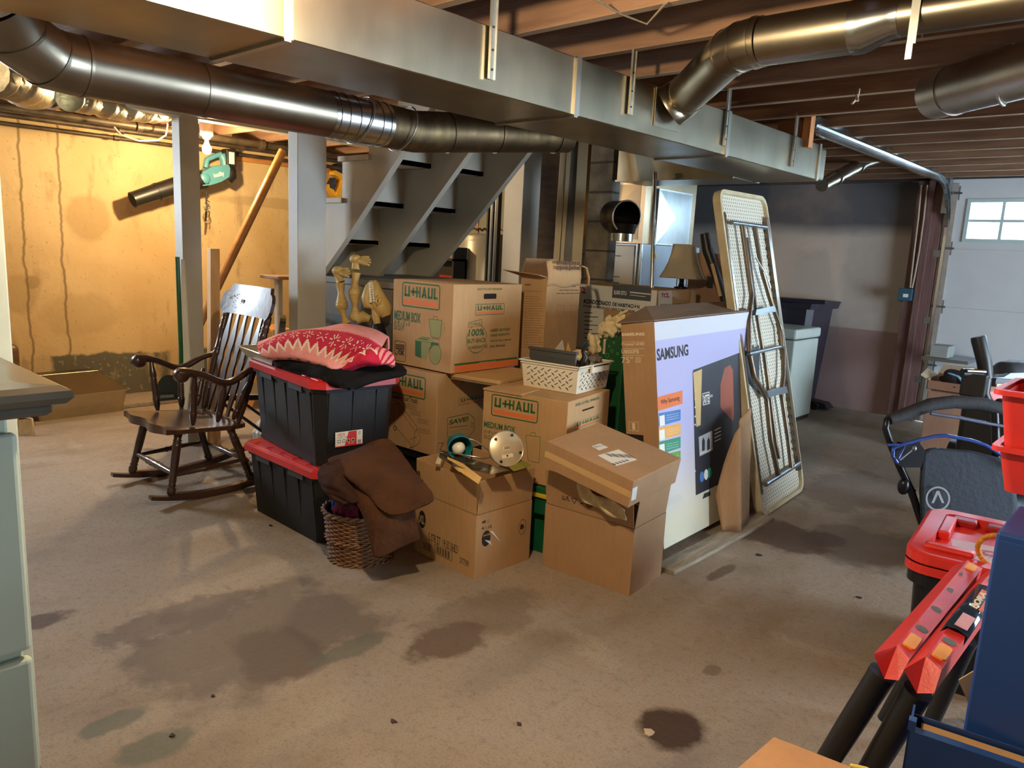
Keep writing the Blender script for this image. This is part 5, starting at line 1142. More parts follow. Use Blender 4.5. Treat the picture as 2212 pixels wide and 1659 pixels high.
# metal upright, water heater, snack shelf seen between stairs and post
up = at(1062, 560, d=5.9)
b = MB(); b.box((up.x-.055, up.y, 0), (up.x+.055, up.y+.03, 2.19)); b.box((up.x-.06, up.y-.012, 0), (up.x-.045, up.y, 2.19), 1); b.box((up.x-.01, up.y-.010, 0), (up.x+.005, up.y, 2.19), 1); b.box((up.x+.035, up.y-.015, 0), (up.x+.06, up.y+.02, 2.19), 1)
o = b.build('metal_upright', [mat('olive_grey_steel', (128, 122, 102), .4, .5), mat('dark_steel_edge', (56, 52, 46), .5, .4)]); tag(origin(o, (up.x, up.y, 0)), 'tall grey metal sliding door edge left of the right-hand post', 'door frame')
wc = at(1045, 600, d=6.9)
wh = thing('water_heater', 'tall cylindrical water heater seen under the stairs', 'water heater', (wc.x, wc.y, 0))
zt_ = at(1015, 503, d=6.8).z
b = MB(); b.lathe([(.255, .05), (.262, .06), (.262, zt_-.03), (.25, zt_-.005), (.0001, zt_)], 40); b.lathe([(.264, zt_-.07), (.264, zt_-.06)], 40); b.build('tank', mat('water_heater_enamel', (176, 168, 148), .35, .3, var=.04), wh)
b = MB(); b.lathe([(.2, 0), (.2, .05)], 20); b.build('foot_ring', M_dark, wh)
for dx in (-.1, .08): b = MB(); b.cyl((dx, 0, zt_-.01), (dx, 0, 2.15), .012, n=10); b.build('water_pipe', mat('copper_pipe', (176, 112, 72), .3, .9), wh)
b = MB(); b.grid(lambda u, v: Vector((-.2+.36*u+.01*math.sin(v*9), -.12+.24*v, zt_+.02+.03*abs(math.sin(u*17+v*11)))), 20, 12); o = b.build('crumpled_foil', M_foil, wh)
sh = at(960, 560, d=6.6)
ss = thing('dark_shelf_unit', 'dark shelf unit with snack bags under the stairs', 'shelf', (sh.x, sh.y, 0))
zz1 = at(960, 608, d=6.6).z-.14; zz2 = at(960, 558, d=6.6).z
for z in (zz1, zz2): b = MB(); b.box((-.35, 0, z-.02), (.12, .16, z)); b.build('shelf_board', M_dark, ss)
b = MB(); b.box((-.36, .14, 0), (.12, .16, zz2)); b.build('back_board', M_dark, ss)
for x in (-.36, .10): b = MB(); b.box((x, 0, 0), (x+.02, .16, zz2+.1)); b.build('side_board', M_dark, ss)
def bagp(name, label, c, w_, h_, m, txt=None):
    b = MB(); b.grid(lambda u, v: Vector(((u-.5)*w_*(1-.08*math.sin(v*PI)), -.03*math.sin(u*PI)*math.sin(v*PI), v*h_)), 10, 10); b.grid(lambda u, v: Vector(((.5-u)*w_, .03*math.sin(u*PI)*math.sin(v*PI), v*h_)), 10, 10)
    if txt: Fm = frame((-w_*.4, -.034, 0), (1, 0, 0), (0, 0, 1)); b.text(txt[0], Fm, .0, h_*.62, w_*.5, h_*.76, 1, .02, .2); b.text(txt[1], Fm, -.0, h_*.1, w_*.8, h_*.32, 1, .03, .1)
    o = b.build(name, [m, mat('snack_yellow_print', (226, 150, 40), .5)]); o.location = c; return tag(o, label, 'snack bag')
bagp('snack_bag', 'red snack bag on the dark shelf under the stairs', (sh.x-.02, sh.y+.06, zz1+.002), .21, .19, mat('red_foil_bag', (150, 26, 20), .3), ('Lightly', 'SunChips'))
bagp('snack_bag', 'small orange packet beside the red snack bag', (sh.x+.105, sh.y+.05, zz1+.002), .05, .10, mat('orange_foil_bag', (236, 96, 30), .4))

# ---------------------------------------------------------------- things behind and on the moving boxes
b = MB(); f0 = (-2.37, 2.60, .757)
pb = thing('wooden_board', 'pale folded wooden panel jutting from under the topmost moving box', 'panel', (-2.47, 2.62, .745))
b = MB(); b.box((-.30, .0, -.018), (.0, .42, .0), bev=.002); o = b.build('board', mat('pale_plywood', (198, 158, 104), .6, var=.08), pb); pb.rotation_euler = (0, 0, math.radians(10)); pb.location = (-2.475, 2.645, .765)
b = MB(); b.box((-.30, .004, -.030), (-.002, .42, -.018)); b.build('under_board', mat('under_plywood', (134, 104, 68), .7), pb)

# white perforated basket
lb = thing('plastic_basket', 'cream perforated plastic basket of odds and ends on the MEDIUM BOX carton', 'basket', (-2.10, 2.773, .746), math.radians(7.1)); Ml = rootM(lb.location, math.radians(7.1))
M_bk_ = mat('cream_basket_plastic', (222, 212, 186), .45, var=.03); w, d, H = .298, .294, .128
def wall(b, P0, U, V, L, h, inset, mi=0):
    """tapered basket side with a staggered pattern of dark marks painted as the shade of slots"""
    cols, rows_ = 15, 6; n_ = U.cross(V).normalized()
    b.add([P0, P0+U*L, P0+U*(L+inset)+V*h+n_*inset, P0-U*inset+V*h+n_*inset], [(0, 1, 2, 3)], mi)
    for i in range(cols):
        for j in range(rows_):
            if (i+j) % 2 or i in (0, cols-1): continue
            cu = (i+.5)/cols*L; cv = h*.16+h*.60*j/(rows_-1); sl = 1 if j % 2 else -1
            for q in (-.0038, .0038):
                c_ = P0+U*(cu+q*(1 if 1 else 0))+V*(cv+q*.6*sl)+n_*(inset*cv/h+.0006); dv = (U*.55*sl+V*.85).normalized()*.0065 if sl < 0 else (U*.85+V*.5).normalized()*.0065; pv = dv.cross(n_).normalized()*.0017
                b.add([c_-dv-pv, c_+dv-pv, c_+dv+pv, c_-dv+pv], [(0, 1, 2, 3)], 1)
X_, Y_, Z_ = Vector((1, 0, 0)), Vector((0, 1, 0)), Vector((0, 0, 1))
b = MB(); ins = .012
for P0, U, L in ((Vector((-w, 0, 0)), X_, w), (Vector((0, 0, 0)), Y_, d), (Vector((0, d, 0)), -X_, w), (Vector((-w, d, 0)), -Y_, d)): wall(b, P0, U, Z_, L, H, ins)
b.box((-w, 0, 0), (0, d, .004)); o = b.build('basket_wall', [M_bk_, M_hole], lb)
b = MB()
for z0, e in ((H-.012, .014), (H, .020)):
    ring = [(-w-e, -e), (e, -e), (e, d+e), (-w-e, d+e)]
    for i in range(4):
        p, q = ring[i], ring[(i+1) % 4]; b.box((min(p[0], q[0])-.004, min(p[1], q[1])-.004, z0), (max(p[0], q[0])+.004, max(p[1], q[1])+.004, z0+.007), bev=.002)
b.build('rim', M_bk_, lb)
b = MB(); b.box((.018, d*.30, H-.034), (.032, d*.86, H+.006), bev=.003); b.box((.0325, d*.33, H-.004), (.033, d*.83, H+.003), 1); b.build('handle', [M_bk_, M_hole], lb)
# contents
g1 = thing('grey_plastic_lid', 'dark grey plastic container lid leaning in the cream basket', 'container lid', Ml @ Vector((-w/2-.04, .07, .09)), math.radians(7))
b = MB(); b.box((-.13, -.006, .0), (.14, .006, .095), bev=.004); b.box((-.135, -.012, .085), (.145, .010, .098), bev=.003); b.box((-.125, -.0075, .055), (.135, -.006, .059)); b.build('panel', mat('slate_grey_plastic', (74, 74, 70), .45), g1)
cpn = MB(); 
def tri(p, a, b_, c_, m, name, label, cat):
    q = MB(); q.add([a, b_, c_], [(0, 1, 2)]); o = q.build(name, m); o.location = p; solid(o, .002); return tag(o, label, cat)
base = Ml @ Vector((-w*.62, .13, .12))
tri(base, (-.08, 0, 0), (.05, 0, 0), (.0, .02, .11), mat('clear_grey_plastic', (170, 160, 150), .3, var=.2), 'plastic_wrap', 'crumpled clear wrap behind the dark grey lid', 'packaging')
tri(Ml @ Vector((-w*.40, .12, .12)), (-.03, 0, 0), (.03, 0, .02), (-.015, 0, .105), mat('leaf_print_card', (196, 128, 72), .6, rgb2=(150, 160, 70), scale=20), 'printed_card', 'small orange and green printed card in the cream basket', 'card')
b = MB(); pc_ = [Ml @ Vector(v) for v in ((-.06, .12, .07), (-.045, .12, .13), (-.03, .12, .165), (-.045, .12, .19), (-.025, .11, .225), (-.018, .11, .245))]
b.tube(pc_, [.014, .017, .016, .010, .016, .009], 10); o = b.build('black_plug', M_blk); tag(origin(o, pc_[0]), 'black moulded plug sticking up from the cream basket', 'plug')
lump('paper_bundle', Ml @ Vector((-.10, .21, .15)), (.055, .05, .035), M_paper, 'crumpled cream paper in the right of the cream basket', 'paper', 11)
lump('plastic_pouch', Ml @ Vector((-.03, .22, .14)), (.03, .045, .03), mat('smoky_pouch', (110, 100, 90), .25, var=.3), 'smoky clear plastic pouch at the right end of the cream basket', 'packaging', 12, amp=.4)
lump('plastic_pouch', Ml @ Vector((-.13, .15, .12)), (.035, .04, .035), mat('brown_pouch', (84, 66, 50), .25, var=.3), 'brown plastic pouch in the middle of the cream basket', 'packaging', 13, amp=.4)

# tall battered carton
tl = (-2.60, 3.13, .0)
a0 = at(1182, 600, y=3.2); 
tb = thing('tall_carton', 'tall battered open carton with printed lists, behind the cream basket', 'cardboard box', (a0.x, 3.2, .0), 0); Mt = rootM(tb.location, 0)
ztop = a0.z; w, d = .19, .30; b = MB(); k = .004; zb = 0.0
for bx_ in (((-w, 0, zb), (0, k, ztop)), ((-w, d-k, zb), (0, d, ztop)), ((-k, k, zb), (0, d-k, ztop)), ((-w, k, zb), (-w+k, d-k, ztop))): b.box(*bx_)
L = Face(Mt, YN((-w, 0, 0))); R = Face(Mt, XP())
for kx in range(22): pline(b, L, [(1131, 640+kx*5.2), (1131+random.uniform(30, 44), 641+kx*5.2)], .0016, 1)
pline(b, L, [(1134, 615), (1147, 615)], .008, 1); pline(b, L, [(1132, 628), (1172, 630)], .0015, 1)
ptext(b, R, 'AKEAMPOO', 1217, 620, 1244, 613, 2, .04); ptext(b, R, 'Set of 2 Metal Table Lamps', 1208, 629, 1250, 625, 2, .02); ptext(b, R, 'with 2 Fast USB Charging Ports', 1202, 636, 1254, 632, 2, .02)
for cx0 in (1211, 1240):
    pline(b, R, [(cx0-8, 660), (cx0+8, 660)], .0015, 1); pline(b, R, [(cx0-7, 661), (cx0-8, 684), (cx0+9, 684), (cx0+7, 661)], .0012, 1); pline(b, R, [(cx0-3, 722), (cx0-3, 692), (cx0, 688), (cx0+3, 692), (cx0+3, 722), (cx0-3, 722)], .0012, 1)
b.build('carton_body', [M_card, M_brownink, M_black], tb)
b = MB(); b.add([Vector((-w, 0, ztop)), Vector((0, 0, ztop)), Vector((.0, -.07, ztop+.015)), Vector((-w-.05, -.10, ztop+.03))], [(0, 1, 2, 3)]); o = b.build('bent_flap', M_card2, tb); solid(o, .004)
b = MB(); b.add([Vector((-w, 0, ztop)), Vector((-w, d, ztop)), Vector((-w, d, ztop+.10)), Vector((-w+.01, .02, ztop+.10))], [(0, 1, 2, 3)]); o = b.build('upright_flap', M_card2, tb); solid(o, .004)
b = MB(); b.grid(lambda u, v: Vector((.0+.012*math.sin(v*5)*v, d*u, ztop-.05+.14*v+.008*math.sin(u*9))), 10, 8)
R2 = Face(Mt, frame((.012, 0, 0), (0, 1, 0), (0, 0, 1))); ptext(b, R2, 'WVO9 3SUJHS JAVS', 1200, 574, 1252, 565, 1, .05, 0, .004); ptext(b, R2, 'OLJVD3HJL NI 03', 1200, 584, 1252, 576, 1, .05, 0, .004)
o = b.build('crumpled_flap', [M_card, M_brownink], tb); solid(o, .003)
b = MB(); pts = [Mt @ Vector(v) for v in ((0, d, ztop+.07), (.01, d+.03, ztop+.06), (.02, d+.05, ztop+.0), (.02, d+.05, ztop-.04))]; Ti = Mt.inverted(); b.tube([Ti @ p for p in pts], [.016, .018, .016, .012], 6, flat=.3); b.build('torn_strip', M_card, tb)

# air conditioner carton, lamp, brown carton and umbrella behind
Fa = (-2.48, 4.035, 0); tA = thing('appliance_carton', 'white and kraft air conditioner carton carrying the table lamp', 'cardboard box', (Fa[0], Fa[1], .0), math.radians(-2)); MA = rootM(tA.location, math.radians(-2)); w, d, H = .68, .46, 1.20
b = MB(); b.box((-w, 0, .76), (0, d, H), bev=.004); b.box((-w+.03, .02, 0), (-.03, d-.02, .755), 6)
L = Face(MA, YN((-w, 0, 0))); R = Face(MA, XP())
b.rect(L.m, .002, .77, w-.002, H-.004, 1, .0004)
ptext(b, L, 'TCL', 1249, 633, 1266, 620, 2, .05); prect(b, L, 1322, 643, 1408, 621, 3, .0008); ptext(b, L, '8,000 BTU', 1326, 637, 1354, 629, 1, .03, 0, .0014); pline(b, L, [(1361, 631), (1406, 636)], .008, 1, .0014); pline(b, L, [(1361, 637), (1395, 641)], .004, 1, .0014)
ptext(b, L, 'ACONDICIONADO DE HABITACION', 1260, 655, 1382, 652, 4, .04) if False else None
for s_, x0, y0, x1, y1 in (('ACONDICIONADO', 1260, 655, 1320, 650), ('DE HABITACIÓN', 1323, 661, 1382, 655)):
    u0, v0 = L.uv(x0, y0); u1, v1 = L.uv(x1, y1+3); b.text(s_, L.m, u0, v0, u1, v0+.030, 4, .04, 0, .001)
u0, v0 = L.uv(1260, 662); u1, v1 = L.uv(1372, 666); b.text('A TU AIRE ACONDICIONADO DESDE TU SMARTPHONE', L.m, u0, v0-.003, u1, v0+.013, 4, .03, 0, .001)
for kx in range(8): pline(b, L, [(1262, 675+kx*9), (1262+(30 if kx % 2 else 18), 676+kx*9)], .005, 4, .001)
ppoly(b, L, [(1304, 668), (1400, 676), (1400, 740), (1304, 740)], 0, .0008); ppoly(b, L, [(1308, 690), (1345, 692), (1345, 740), (1308, 740)], 4, .0012)
ppoly(b, R, [(1422, 629), (1452, 627), (1452, 700), (1422, 706)], 1, .0008); ptext(b, R, 'TCL', 1427, 643, 1446, 633, 2, .05, 0, .0014); ptext(b, R, 'ROOM AIR CONDITIONER', 1426, 662, 1484, 655, 4, .03, 0, .0014)
ppoly(b, R, [(1450, 628), (1488, 625), (1486, 650), (1476, 645), (1466, 648), (1452, 640)], 5, .002)
b.build('carton_body', [M_card, M_white2, mat('red_ink', (170, 30, 34), .6), mat('slate_ink', (84, 90, 96), .6), M_black, M_tape, M_card2], tA)
lp0 = at(1473, 600, d=4.98); tL = thing('table_lamp', 'table lamp with beige bell shade standing on the air conditioner carton', 'lamp', (lp0.x, lp0.y, 1.202))
zs = at(1473, 601, d=4.98).z-1.202; zt2 = at(1473, 528, d=4.98).z-1.202
M_shade = mat('beige_shade_linen', (176, 164, 142), .8, var=.04, scale=40, bump=.1)
b = MB()
def shade(u, v):
    a = 2*PI*u+PI/4; r = .160-(.160-.082)*(1-(1-v)**1.9); sq = 1/max(abs(math.cos(a)), abs(math.sin(a)))**.35/1.1
    return Vector((r*sq*math.cos(a+.3), r*sq*math.sin(a+.3), zs+(zt2-zs)*v))
b.grid(shade, 48, 12); o = b.build('lamp_shade', M_shade, tL); solid(o, .003)
b = MB(); b.lathe([(.045, 0), (.05, .008), (.02, .014), (.014, zs*.6), (.018, zs), (.010, zs+.06), (.008, zt2-.02)], 20); b.build('lamp_base', mat('dark_bronze', (40, 34, 30), .3, .6), tL)
b = MB()
for s_ in (-1, 1): b.tube([(s_*.035, 0, .0), (s_*.038, 0, zs*.7), (s_*.030, 0, zs+.04)], .004, 6)
b.build('harp', M_bright, tL)
cb2 = at(1540, 640, d=5.05); b = MB()
tC = thing('brown_carton', 'brown carton with printed icons behind the lamp, left of the folded table', 'cardboard box', (cb2.x-.2, cb2.y, 0)); b.box((-.0, 0, 0), (.42, .35, 1.44), bev=.004); Fc = Face(Matrix.Translation(tC.location), YN((0, 0, 0)))
prect(b, Fc, 1526, 622, 1542, 598, 1, .001); prect(b, Fc, 1528, 572, 1540, 566, 1, .001); b.build('carton_body', [card('dusty_rose_cardboard', (150, 116, 92)), M_black], tC)
b = MB(); b.tube([at(1522, 505, d=4.85), at(1528, 540, d=4.85), at(1552, 610, d=4.85), at(1568, 660, d=4.85)], [.03, .034, .03, .02], 12); o = b.build('folded_umbrella', M_blk); tag(origin(o, at(1540, 575, d=4.85)), 'black folded umbrella leaning between the lamp and the folded table', 'umbrella')
b = MB(); b.tube([at(1538, 570, d=4.8), at(1556, 640, d=4.8)], .012, 8); o = b.build('wooden_stick', M_pine); tag(origin(o, at(1547, 605, d=4.8)), 'thin wooden stick leaning below the black umbrella', 'stick')

# green gift bag with cord and shredded paper
gb = at(1318, 790, d=3.95); tG = thing('gift_bag', 'green gift bag with white bubbles and a tag, squeezed beside the television carton', 'gift bag', (gb.x, gb.y, .0)); zb_ = .0; zt3 = at(1315, 722, d=3.95).z
b = MB(); b.box((-.07, -.02, zb_+.002), (.09, .10, zt3), bev=.006); MG = Matrix.Translation(tG.location); Fg = Face(MG, frame((0, -.021, 0), (1, 0, 0), (0, 0, 1))); Fr = Face(MG, frame((.091, 0, 0), (0, 1, 0), (0, 0, 1)))
for x, y, r in ((1304, 726, .007), (1310, 732, .006), (1316, 748, .006), (1322, 758, .009), (1312, 768, .012), (1326, 740, .006), (1330, 726, .007), (1320, 778, .008), (1334, 764, .007)):
    u, v = Fg.uv(x, y); b.circ(Fg.m, u, v, r, .002, 1, .001)
u0, v0 = Fg.uv(1302, 764); u1, v1 = Fg.uv(1309, 733); b.rect(Fg.m, u0, v0, u1, v1, 2, .0012); Mr = Fg.m @ Matrix.Translation((u1, v0, .0)) @ Matrix.Rotation(PI/2, 4, 'Z'); b.text('merry', Mr, .006, .004, (v1-v0)-.006, (u1-u0)-.004, 3, .03, 0, .002)
b.build('bag', [mat('green_gift_paper', (20, 78, 40), .5), mat('mint_print', (120, 170, 120), .5), mat('pink_tag', (220, 190, 170), .5), mat('red_ink2', (170, 40, 34), .6)], tG)
b = MB(); b.tube([(-.05, -.03, zt3-.02), (-.06, -.035, zt3+.05), (.02, -.035, zt3+.09), (.10, -.02, zt3+.14)], .007, 8); b.build('cord_handle', mat('cream_cord', (206, 190, 150), .9), tG)
for k_, (dx, dz, s_) in enumerate(((-.10, -.06, 21), (-.02, .03, 22), (.05, .06, 23))):
    lump('shredded_paper', (gb.x+dx, gb.y-.02, zt3+dz), (.045, .035, .05), M_paper, ['wad of cream shredded paper left of the green gift bag', 'wad of cream shredded paper in the mouth of the green gift bag', 'wad of cream shredded paper beside the television carton top'][k_], 'paper', s_, amp=.45)

# ---------------------------------------------------------------- folding table on end
T0, TU, TV = Vector((-1.625, 3.905, .0)), Vector((-.043, .699, .012)), Vector((-.425, -.070, 1.780)); TL_, TH_ = TU.length, TV.length
Mtb = frame(T0, TU, TV); tF = thing('folding_table', 'cream folding table standing on end, its steel legs folded under', 'table', T0); tF.matrix_world = Mtb
M_tt = mat('cream_table_edge', (206, 194, 160), .55, rgb2=(176, 160, 124), scale=9, bump=.2, bscale=40)
m = NT('dimple_shade_underside', .5); m.p = m.t.nodes.new('ShaderNodeTexCoord').outputs['Object']; X2, Y2, Z2 = m.xyz()
row = m.math('FLOOR', m.math('DIVIDE', Y2, .020)); off = m.math('MULTIPLY', m.math('MODULO', row, 2.0), .5)
fx_ = m.math('ABSOLUTE', m.math('SUBTRACT', m.math('FRACT', m.math('ADD', m.math('DIVIDE', X2, .030), off)), .5)); fy_ = m.math('ABSOLUTE', m.math('SUBTRACT', m.math('FRACT', m.math('DIVIDE', Y2, .020)), .5))
e_ = m.math('ADD', m.math('POWER', m.math('MULTIPLY', fx_, 5.4), 2.0), m.math('POWER', m.math('MULTIPLY', fy_, 2.9), 2.0)); c = m.mix(m.ramp(e_, .8, 1.1, True), (214, 208, 188), (128, 116, 94)); M_dim = m.out(c)  # dark ovals paint the shade in the dimples; the face stays flat
def rr(x0, y0, x1, y1, r, n=6):
    o = []
    for cx, cy, s0 in ((x1-r, y0+r, -PI/2), (x1-r, y1-r, 0), (x0+r, y1-r, PI/2), (x0+r, y0+r, PI)):
        for i in range(n+1): a = s0+PI/2*i/n; o.append((cx+r*math.cos(a), cy+r*math.sin(a)))
    return o
b = MB(); O1 = rr(0, 0, TL_, TH_, .075); I1 = rr(.022, .022, TL_-.022, TH_-.022, .055); n_ = len(O1)
vs = [(x, y, -.028) for x, y in O1]+[(x, y, .016) for x, y in O1]+[(x, y, .016) for x, y in I1]+[(x, y, -.005) for x, y in I1]
fs = [tuple(range(n_-1, -1, -1))]+[(a*n_+i, a*n_+(i+1) % n_, (a+1)*n_+(i+1) % n_, (a+1)*n_+i) for a in range(3) for i in range(n_)]
b.add(vs, fs, 0); b.add([(x, y, -.005) for x, y in I1], [tuple(range(n_))], 1); b.build('table_top', [M_tt, M_dim], tF)
Ft_ = Face(Matrix.Identity(4), Mtb)
M_leg = mat('brown_grey_steel_leg', (92, 84, 76), .3, .6, rgb2=(120, 100, 74), scale=14); M_cross = mat('grey_blue_steel', (126, 134, 140), .3, .6)
def tt(pts, r, n, m_, z=.012, nn=12):
    b = MB(); P_ = [Vector((*Ft_.uv(*p), z)) for p in pts]; L_ = [P_[0]]
    for i in range(1, len(P_)-1): L_ += [P_[i].lerp(P_[i-1], .25), P_[i], P_[i].lerp(P_[i+1], .25)]
    L_.append(P_[-1]); b.tube(L_, r, nn); return b.build(n, m_, tF)
b = MB()
for x in (.030, TL_-.030): b.box((x-.010 if x < .3 else x-.03, .13, -.004), (x+.012, TH_-.13, .020), 0)
k_ = 0; y = .16
while y < TH_-.16:
    b.tube([(TL_-.062, y, .002), (TL_-.062, y, .012)], .009, 8); y += .052
b.build('side_rails', M_leg, tF)
tt([(1569, 483), (1645, 493)], .013, 'cross_tube', M_cross, .03); tt([(1606, 766), (1681, 749)], .011, 'cross_tube', M_cross, .03); tt([(1643, 1047), (1716, 1001)], .013, 'cross_tube', M_cross, .03)
tt([(1590, 490), (1600, 560), (1611, 640), (1604, 695), (1605, 762)], .014, 'leg', M_leg, .035); tt([(1617, 493), (1634, 590), (1655, 660), (1674, 710), (1677, 750)], .014, 'leg', M_leg, .035)
tt([(1607, 770), (1616, 815), (1643, 862), (1652, 950), (1668, 1026)], .015, 'leg', M_leg, .035); tt([(1680, 756), (1680, 810), (1675, 850), (1690, 950), (1697, 1012)], .014, 'leg', M_leg, .035)
tt([(1605, 515), (1616, 600), (1628, 690), (1640, 760)], .011, 'brace_bar', M_leg, .022); tt([(1642, 762), (1655, 860), (1668, 960), (1674, 990)], .012, 'brace_bar', M_leg, .022); tt([(1616, 560), (1640, 600), (1648, 625)], .005, 'brace_wire', M_bright, .045)
for pl, nm in (([(1613, 672), (1652, 664), (1656, 676), (1611, 684)], 'clamp_plate'), ([(1635, 846), (1678, 836), (1682, 850), (1640, 860)], 'clamp_plate')):
    b = MB(); q = [Vector((*Ft_.uv(*p), .058)) for p in pl]; b.add(q+[v-Vector((0, 0, .03)) for v in q], [(0, 1, 2, 3), (7, 6, 5, 4)]+[(i, (i+1) % 4, (i+1) % 4+4, i+4) for i in range(4)]); b.build(nm, M_cross, tF)
# freezer, wheeled bin and jack by the end wall
fz0 = (-2.54, 6.42); tZ = thing('chest_freezer', 'pale chest freezer by the end wall, right of the folded table', 'freezer', (fz0[0], fz0[1], 0)); H = at(1722, 712, x=fz0[0]).z
M_fr = mat('white_freezer_enamel', (196, 206, 196), .35, var=.03)
b = MB(); b.box((-1.1, 0, .03), (0, .55, H-.10), bev=.012); b.build('cabinet', M_fr, tZ); b = MB(); b.box((-1.11, -.012, H-.09), (.012, .56, H), bev=.02); b.build('lid', M_fr, tZ)
b = MB(); b.box((-1.09, .02, 0), (-.01, .53, .03)); b.build('plinth', M_dark, tZ)
bn = at(1715, 640, y=7.33); tB = thing('wheeled_bin', 'dark wheeled refuse bin behind the chest freezer', 'trash bin', (bn.x, 7.36, 0)); zt4 = bn.z
M_bin = mat('dark_bin_plastic', (48, 44, 56), .45)
b = MB(); loft(b, cham(.46, .46, .04), 0, cham(.58, .58, .05), zt4-.10); b.build('bin_body', M_bin, tB)
b = MB(); loft(b, cham(.66, .64, .05), zt4-.10, cham(.70, .66, .05), zt4-.03); b.tube([(-.34, -.33, zt4-.04), (.42, -.33, zt4-.02)], .02, 8); b.build('bin_lid', M_bin, tB)
b = MB(); Fl = frame((-.12, -.30, zt4-.42), (1, 0, .3), (-.2, 0, 1)); b.box((0, 0, 0), (.05, .15, .002), 0, Fl); b.build('bin_label', M_white2, tB)
jp = at(1805, 866, z=0); tJ = thing('floor_jack', 'low black trolley jack on the floor against the end wall', 'jack', (jp.x-.18, 7.45, 0))
b = MB(); b.hexa([(-.3, -.08, .03), (.34, -.08, .02), (.34, .10, .02), (-.3, .10, .03), (-.3, -.08, .12), (.30, -.06, .07), (.30, .08, .07), (-.3, .10, .12)]); b.build('frame', M_blk, tJ); b = MB(); b.cyl((.02, 0, .1), (.02, 0, .24), .04); b.build('ram', M_blk, tJ)
for x, z in ((-.02, .17), (.08, .27)): b = MB(); b.ball((x, -.05, z), .035, 14); b.build('pale_cap', mat('pale_wheel', (176, 164, 150), .5), tJ)
for x in (-.22, .22): b = MB(); b.cyl((x, -.11, .035), (x, .12, .035), .035); b.build('wheel', M_blk, tJ)
def wb(t):   # builder for parts given in room coordinates
    def f(b, n, m, par=None):
        o = b.build(n, m, par or t); r = t
        o.matrix_parent_inverse = Matrix.Translation(t.location).inverted(); return o
    return f
def prismq(b, A, off, mi=0):
    """solid between polygon A (room points) and A + off"""
    n_ = len(A); A = [Vector(v) for v in A]; B = [v+Vector(off) for v in A]
    b.add(A+B, [tuple(range(n_)), tuple(range(2*n_-1, n_-1, -1))]+[(i, i+n_, (i+1) % n_+n_, (i+1) % n_) for i in range(n_)], mi)
# ---------------------------------------------------------------- right foreground
# blue steel cabinet with an open drawer
M_blue = mat('blue_enamel_steel', (38, 74, 140), .45, var=.04, bump=.04, bscale=20)
kx, ky = -.262, 1.62
cbn = thing('tool_cabinet', 'tall blue steel cabinet at the right edge of the picture', 'cabinet', (.05, 2.0, 0)); f = wb(cbn)
b = MB(); b.box((-.237, 1.75, 0), (.40, 2.0, .885), bev=.006); b.box((-.230, 1.74, .02), (.39, 1.75, .87)); f(b, 'cabinet_body', M_blue)
dt = cbn; f0_ = f
def f(b, n, m, par=None): return f0_(b, n, m, par)
zr = .480
P0 = at(1962, 1577, z=zr); P1 = at(2230, 1668, z=zr); U = (P1-P0).normalized(); Nn = Vector((0, 0, 1)).cross(U).normalized()  # towards the back
b = MB(); L_ = .62
def dbox(u0, u1, n0, n1, z0, z1, mi=0): 
    c = [P0+U*u0+Nn*n0, P0+U*u1+Nn*n0, P0+U*u1+Nn*n1, P0+U*u0+Nn*n1]; b.hexa([Vector((v.x, v.y, z0)) for v in c]+[Vector((v.x, v.y, z1)) for v in c], mi)
dbox(0, L_, 0, .004, .0, zr); dbox(0, L_, .004, .022, zr-.004, zr); dbox(0, .004, 0, .11, .0, zr); dbox(-.002, .012, .0, .02, zr, zr+.022); dbox(.004, L_, .106, .11, 0, zr-.02)
dsh = f(b, 'drawer', M_blue)
b = MB(); v = P0+U*.105-Nn*.0; Fk = frame((v.x, v.y, zr-.042), U, (0, 0, 1)); b.lathe([(.012, 0), (.012, .004), (.008, .006), (.0001, .006)], 16, 0, Fk); b.box((-.002, -.007, .006), (.002, .007, .0075), 1, Fk); f(b, 'lock', [M_bright, M_hole], dsh)
b = MB(); dbox(.02, .40, .02, .10, .02, zr-.030); o = b.build('drawer_carton', M_card); tag(origin(o, (P0.x+.2, P0.y, .02)), 'flat kraft carton filling the open blue drawer', 'cardboard box')
tc = at(2085, 1490, d=1.68); b = MB(); prismq(b, [at(2070, 1470, d=1.66), at(2120, 1440, d=1.66), at(2120, 1530, d=1.66), at(2093, 1521, d=1.66)], (0, .01, 0)); 
o = b.build('cardboard_scrap', card('pale_card_scrap', (206, 176, 128))); tag(origin(o, tc), 'small torn card scrap between the drawer carton and the blue cabinet', 'cardboard')

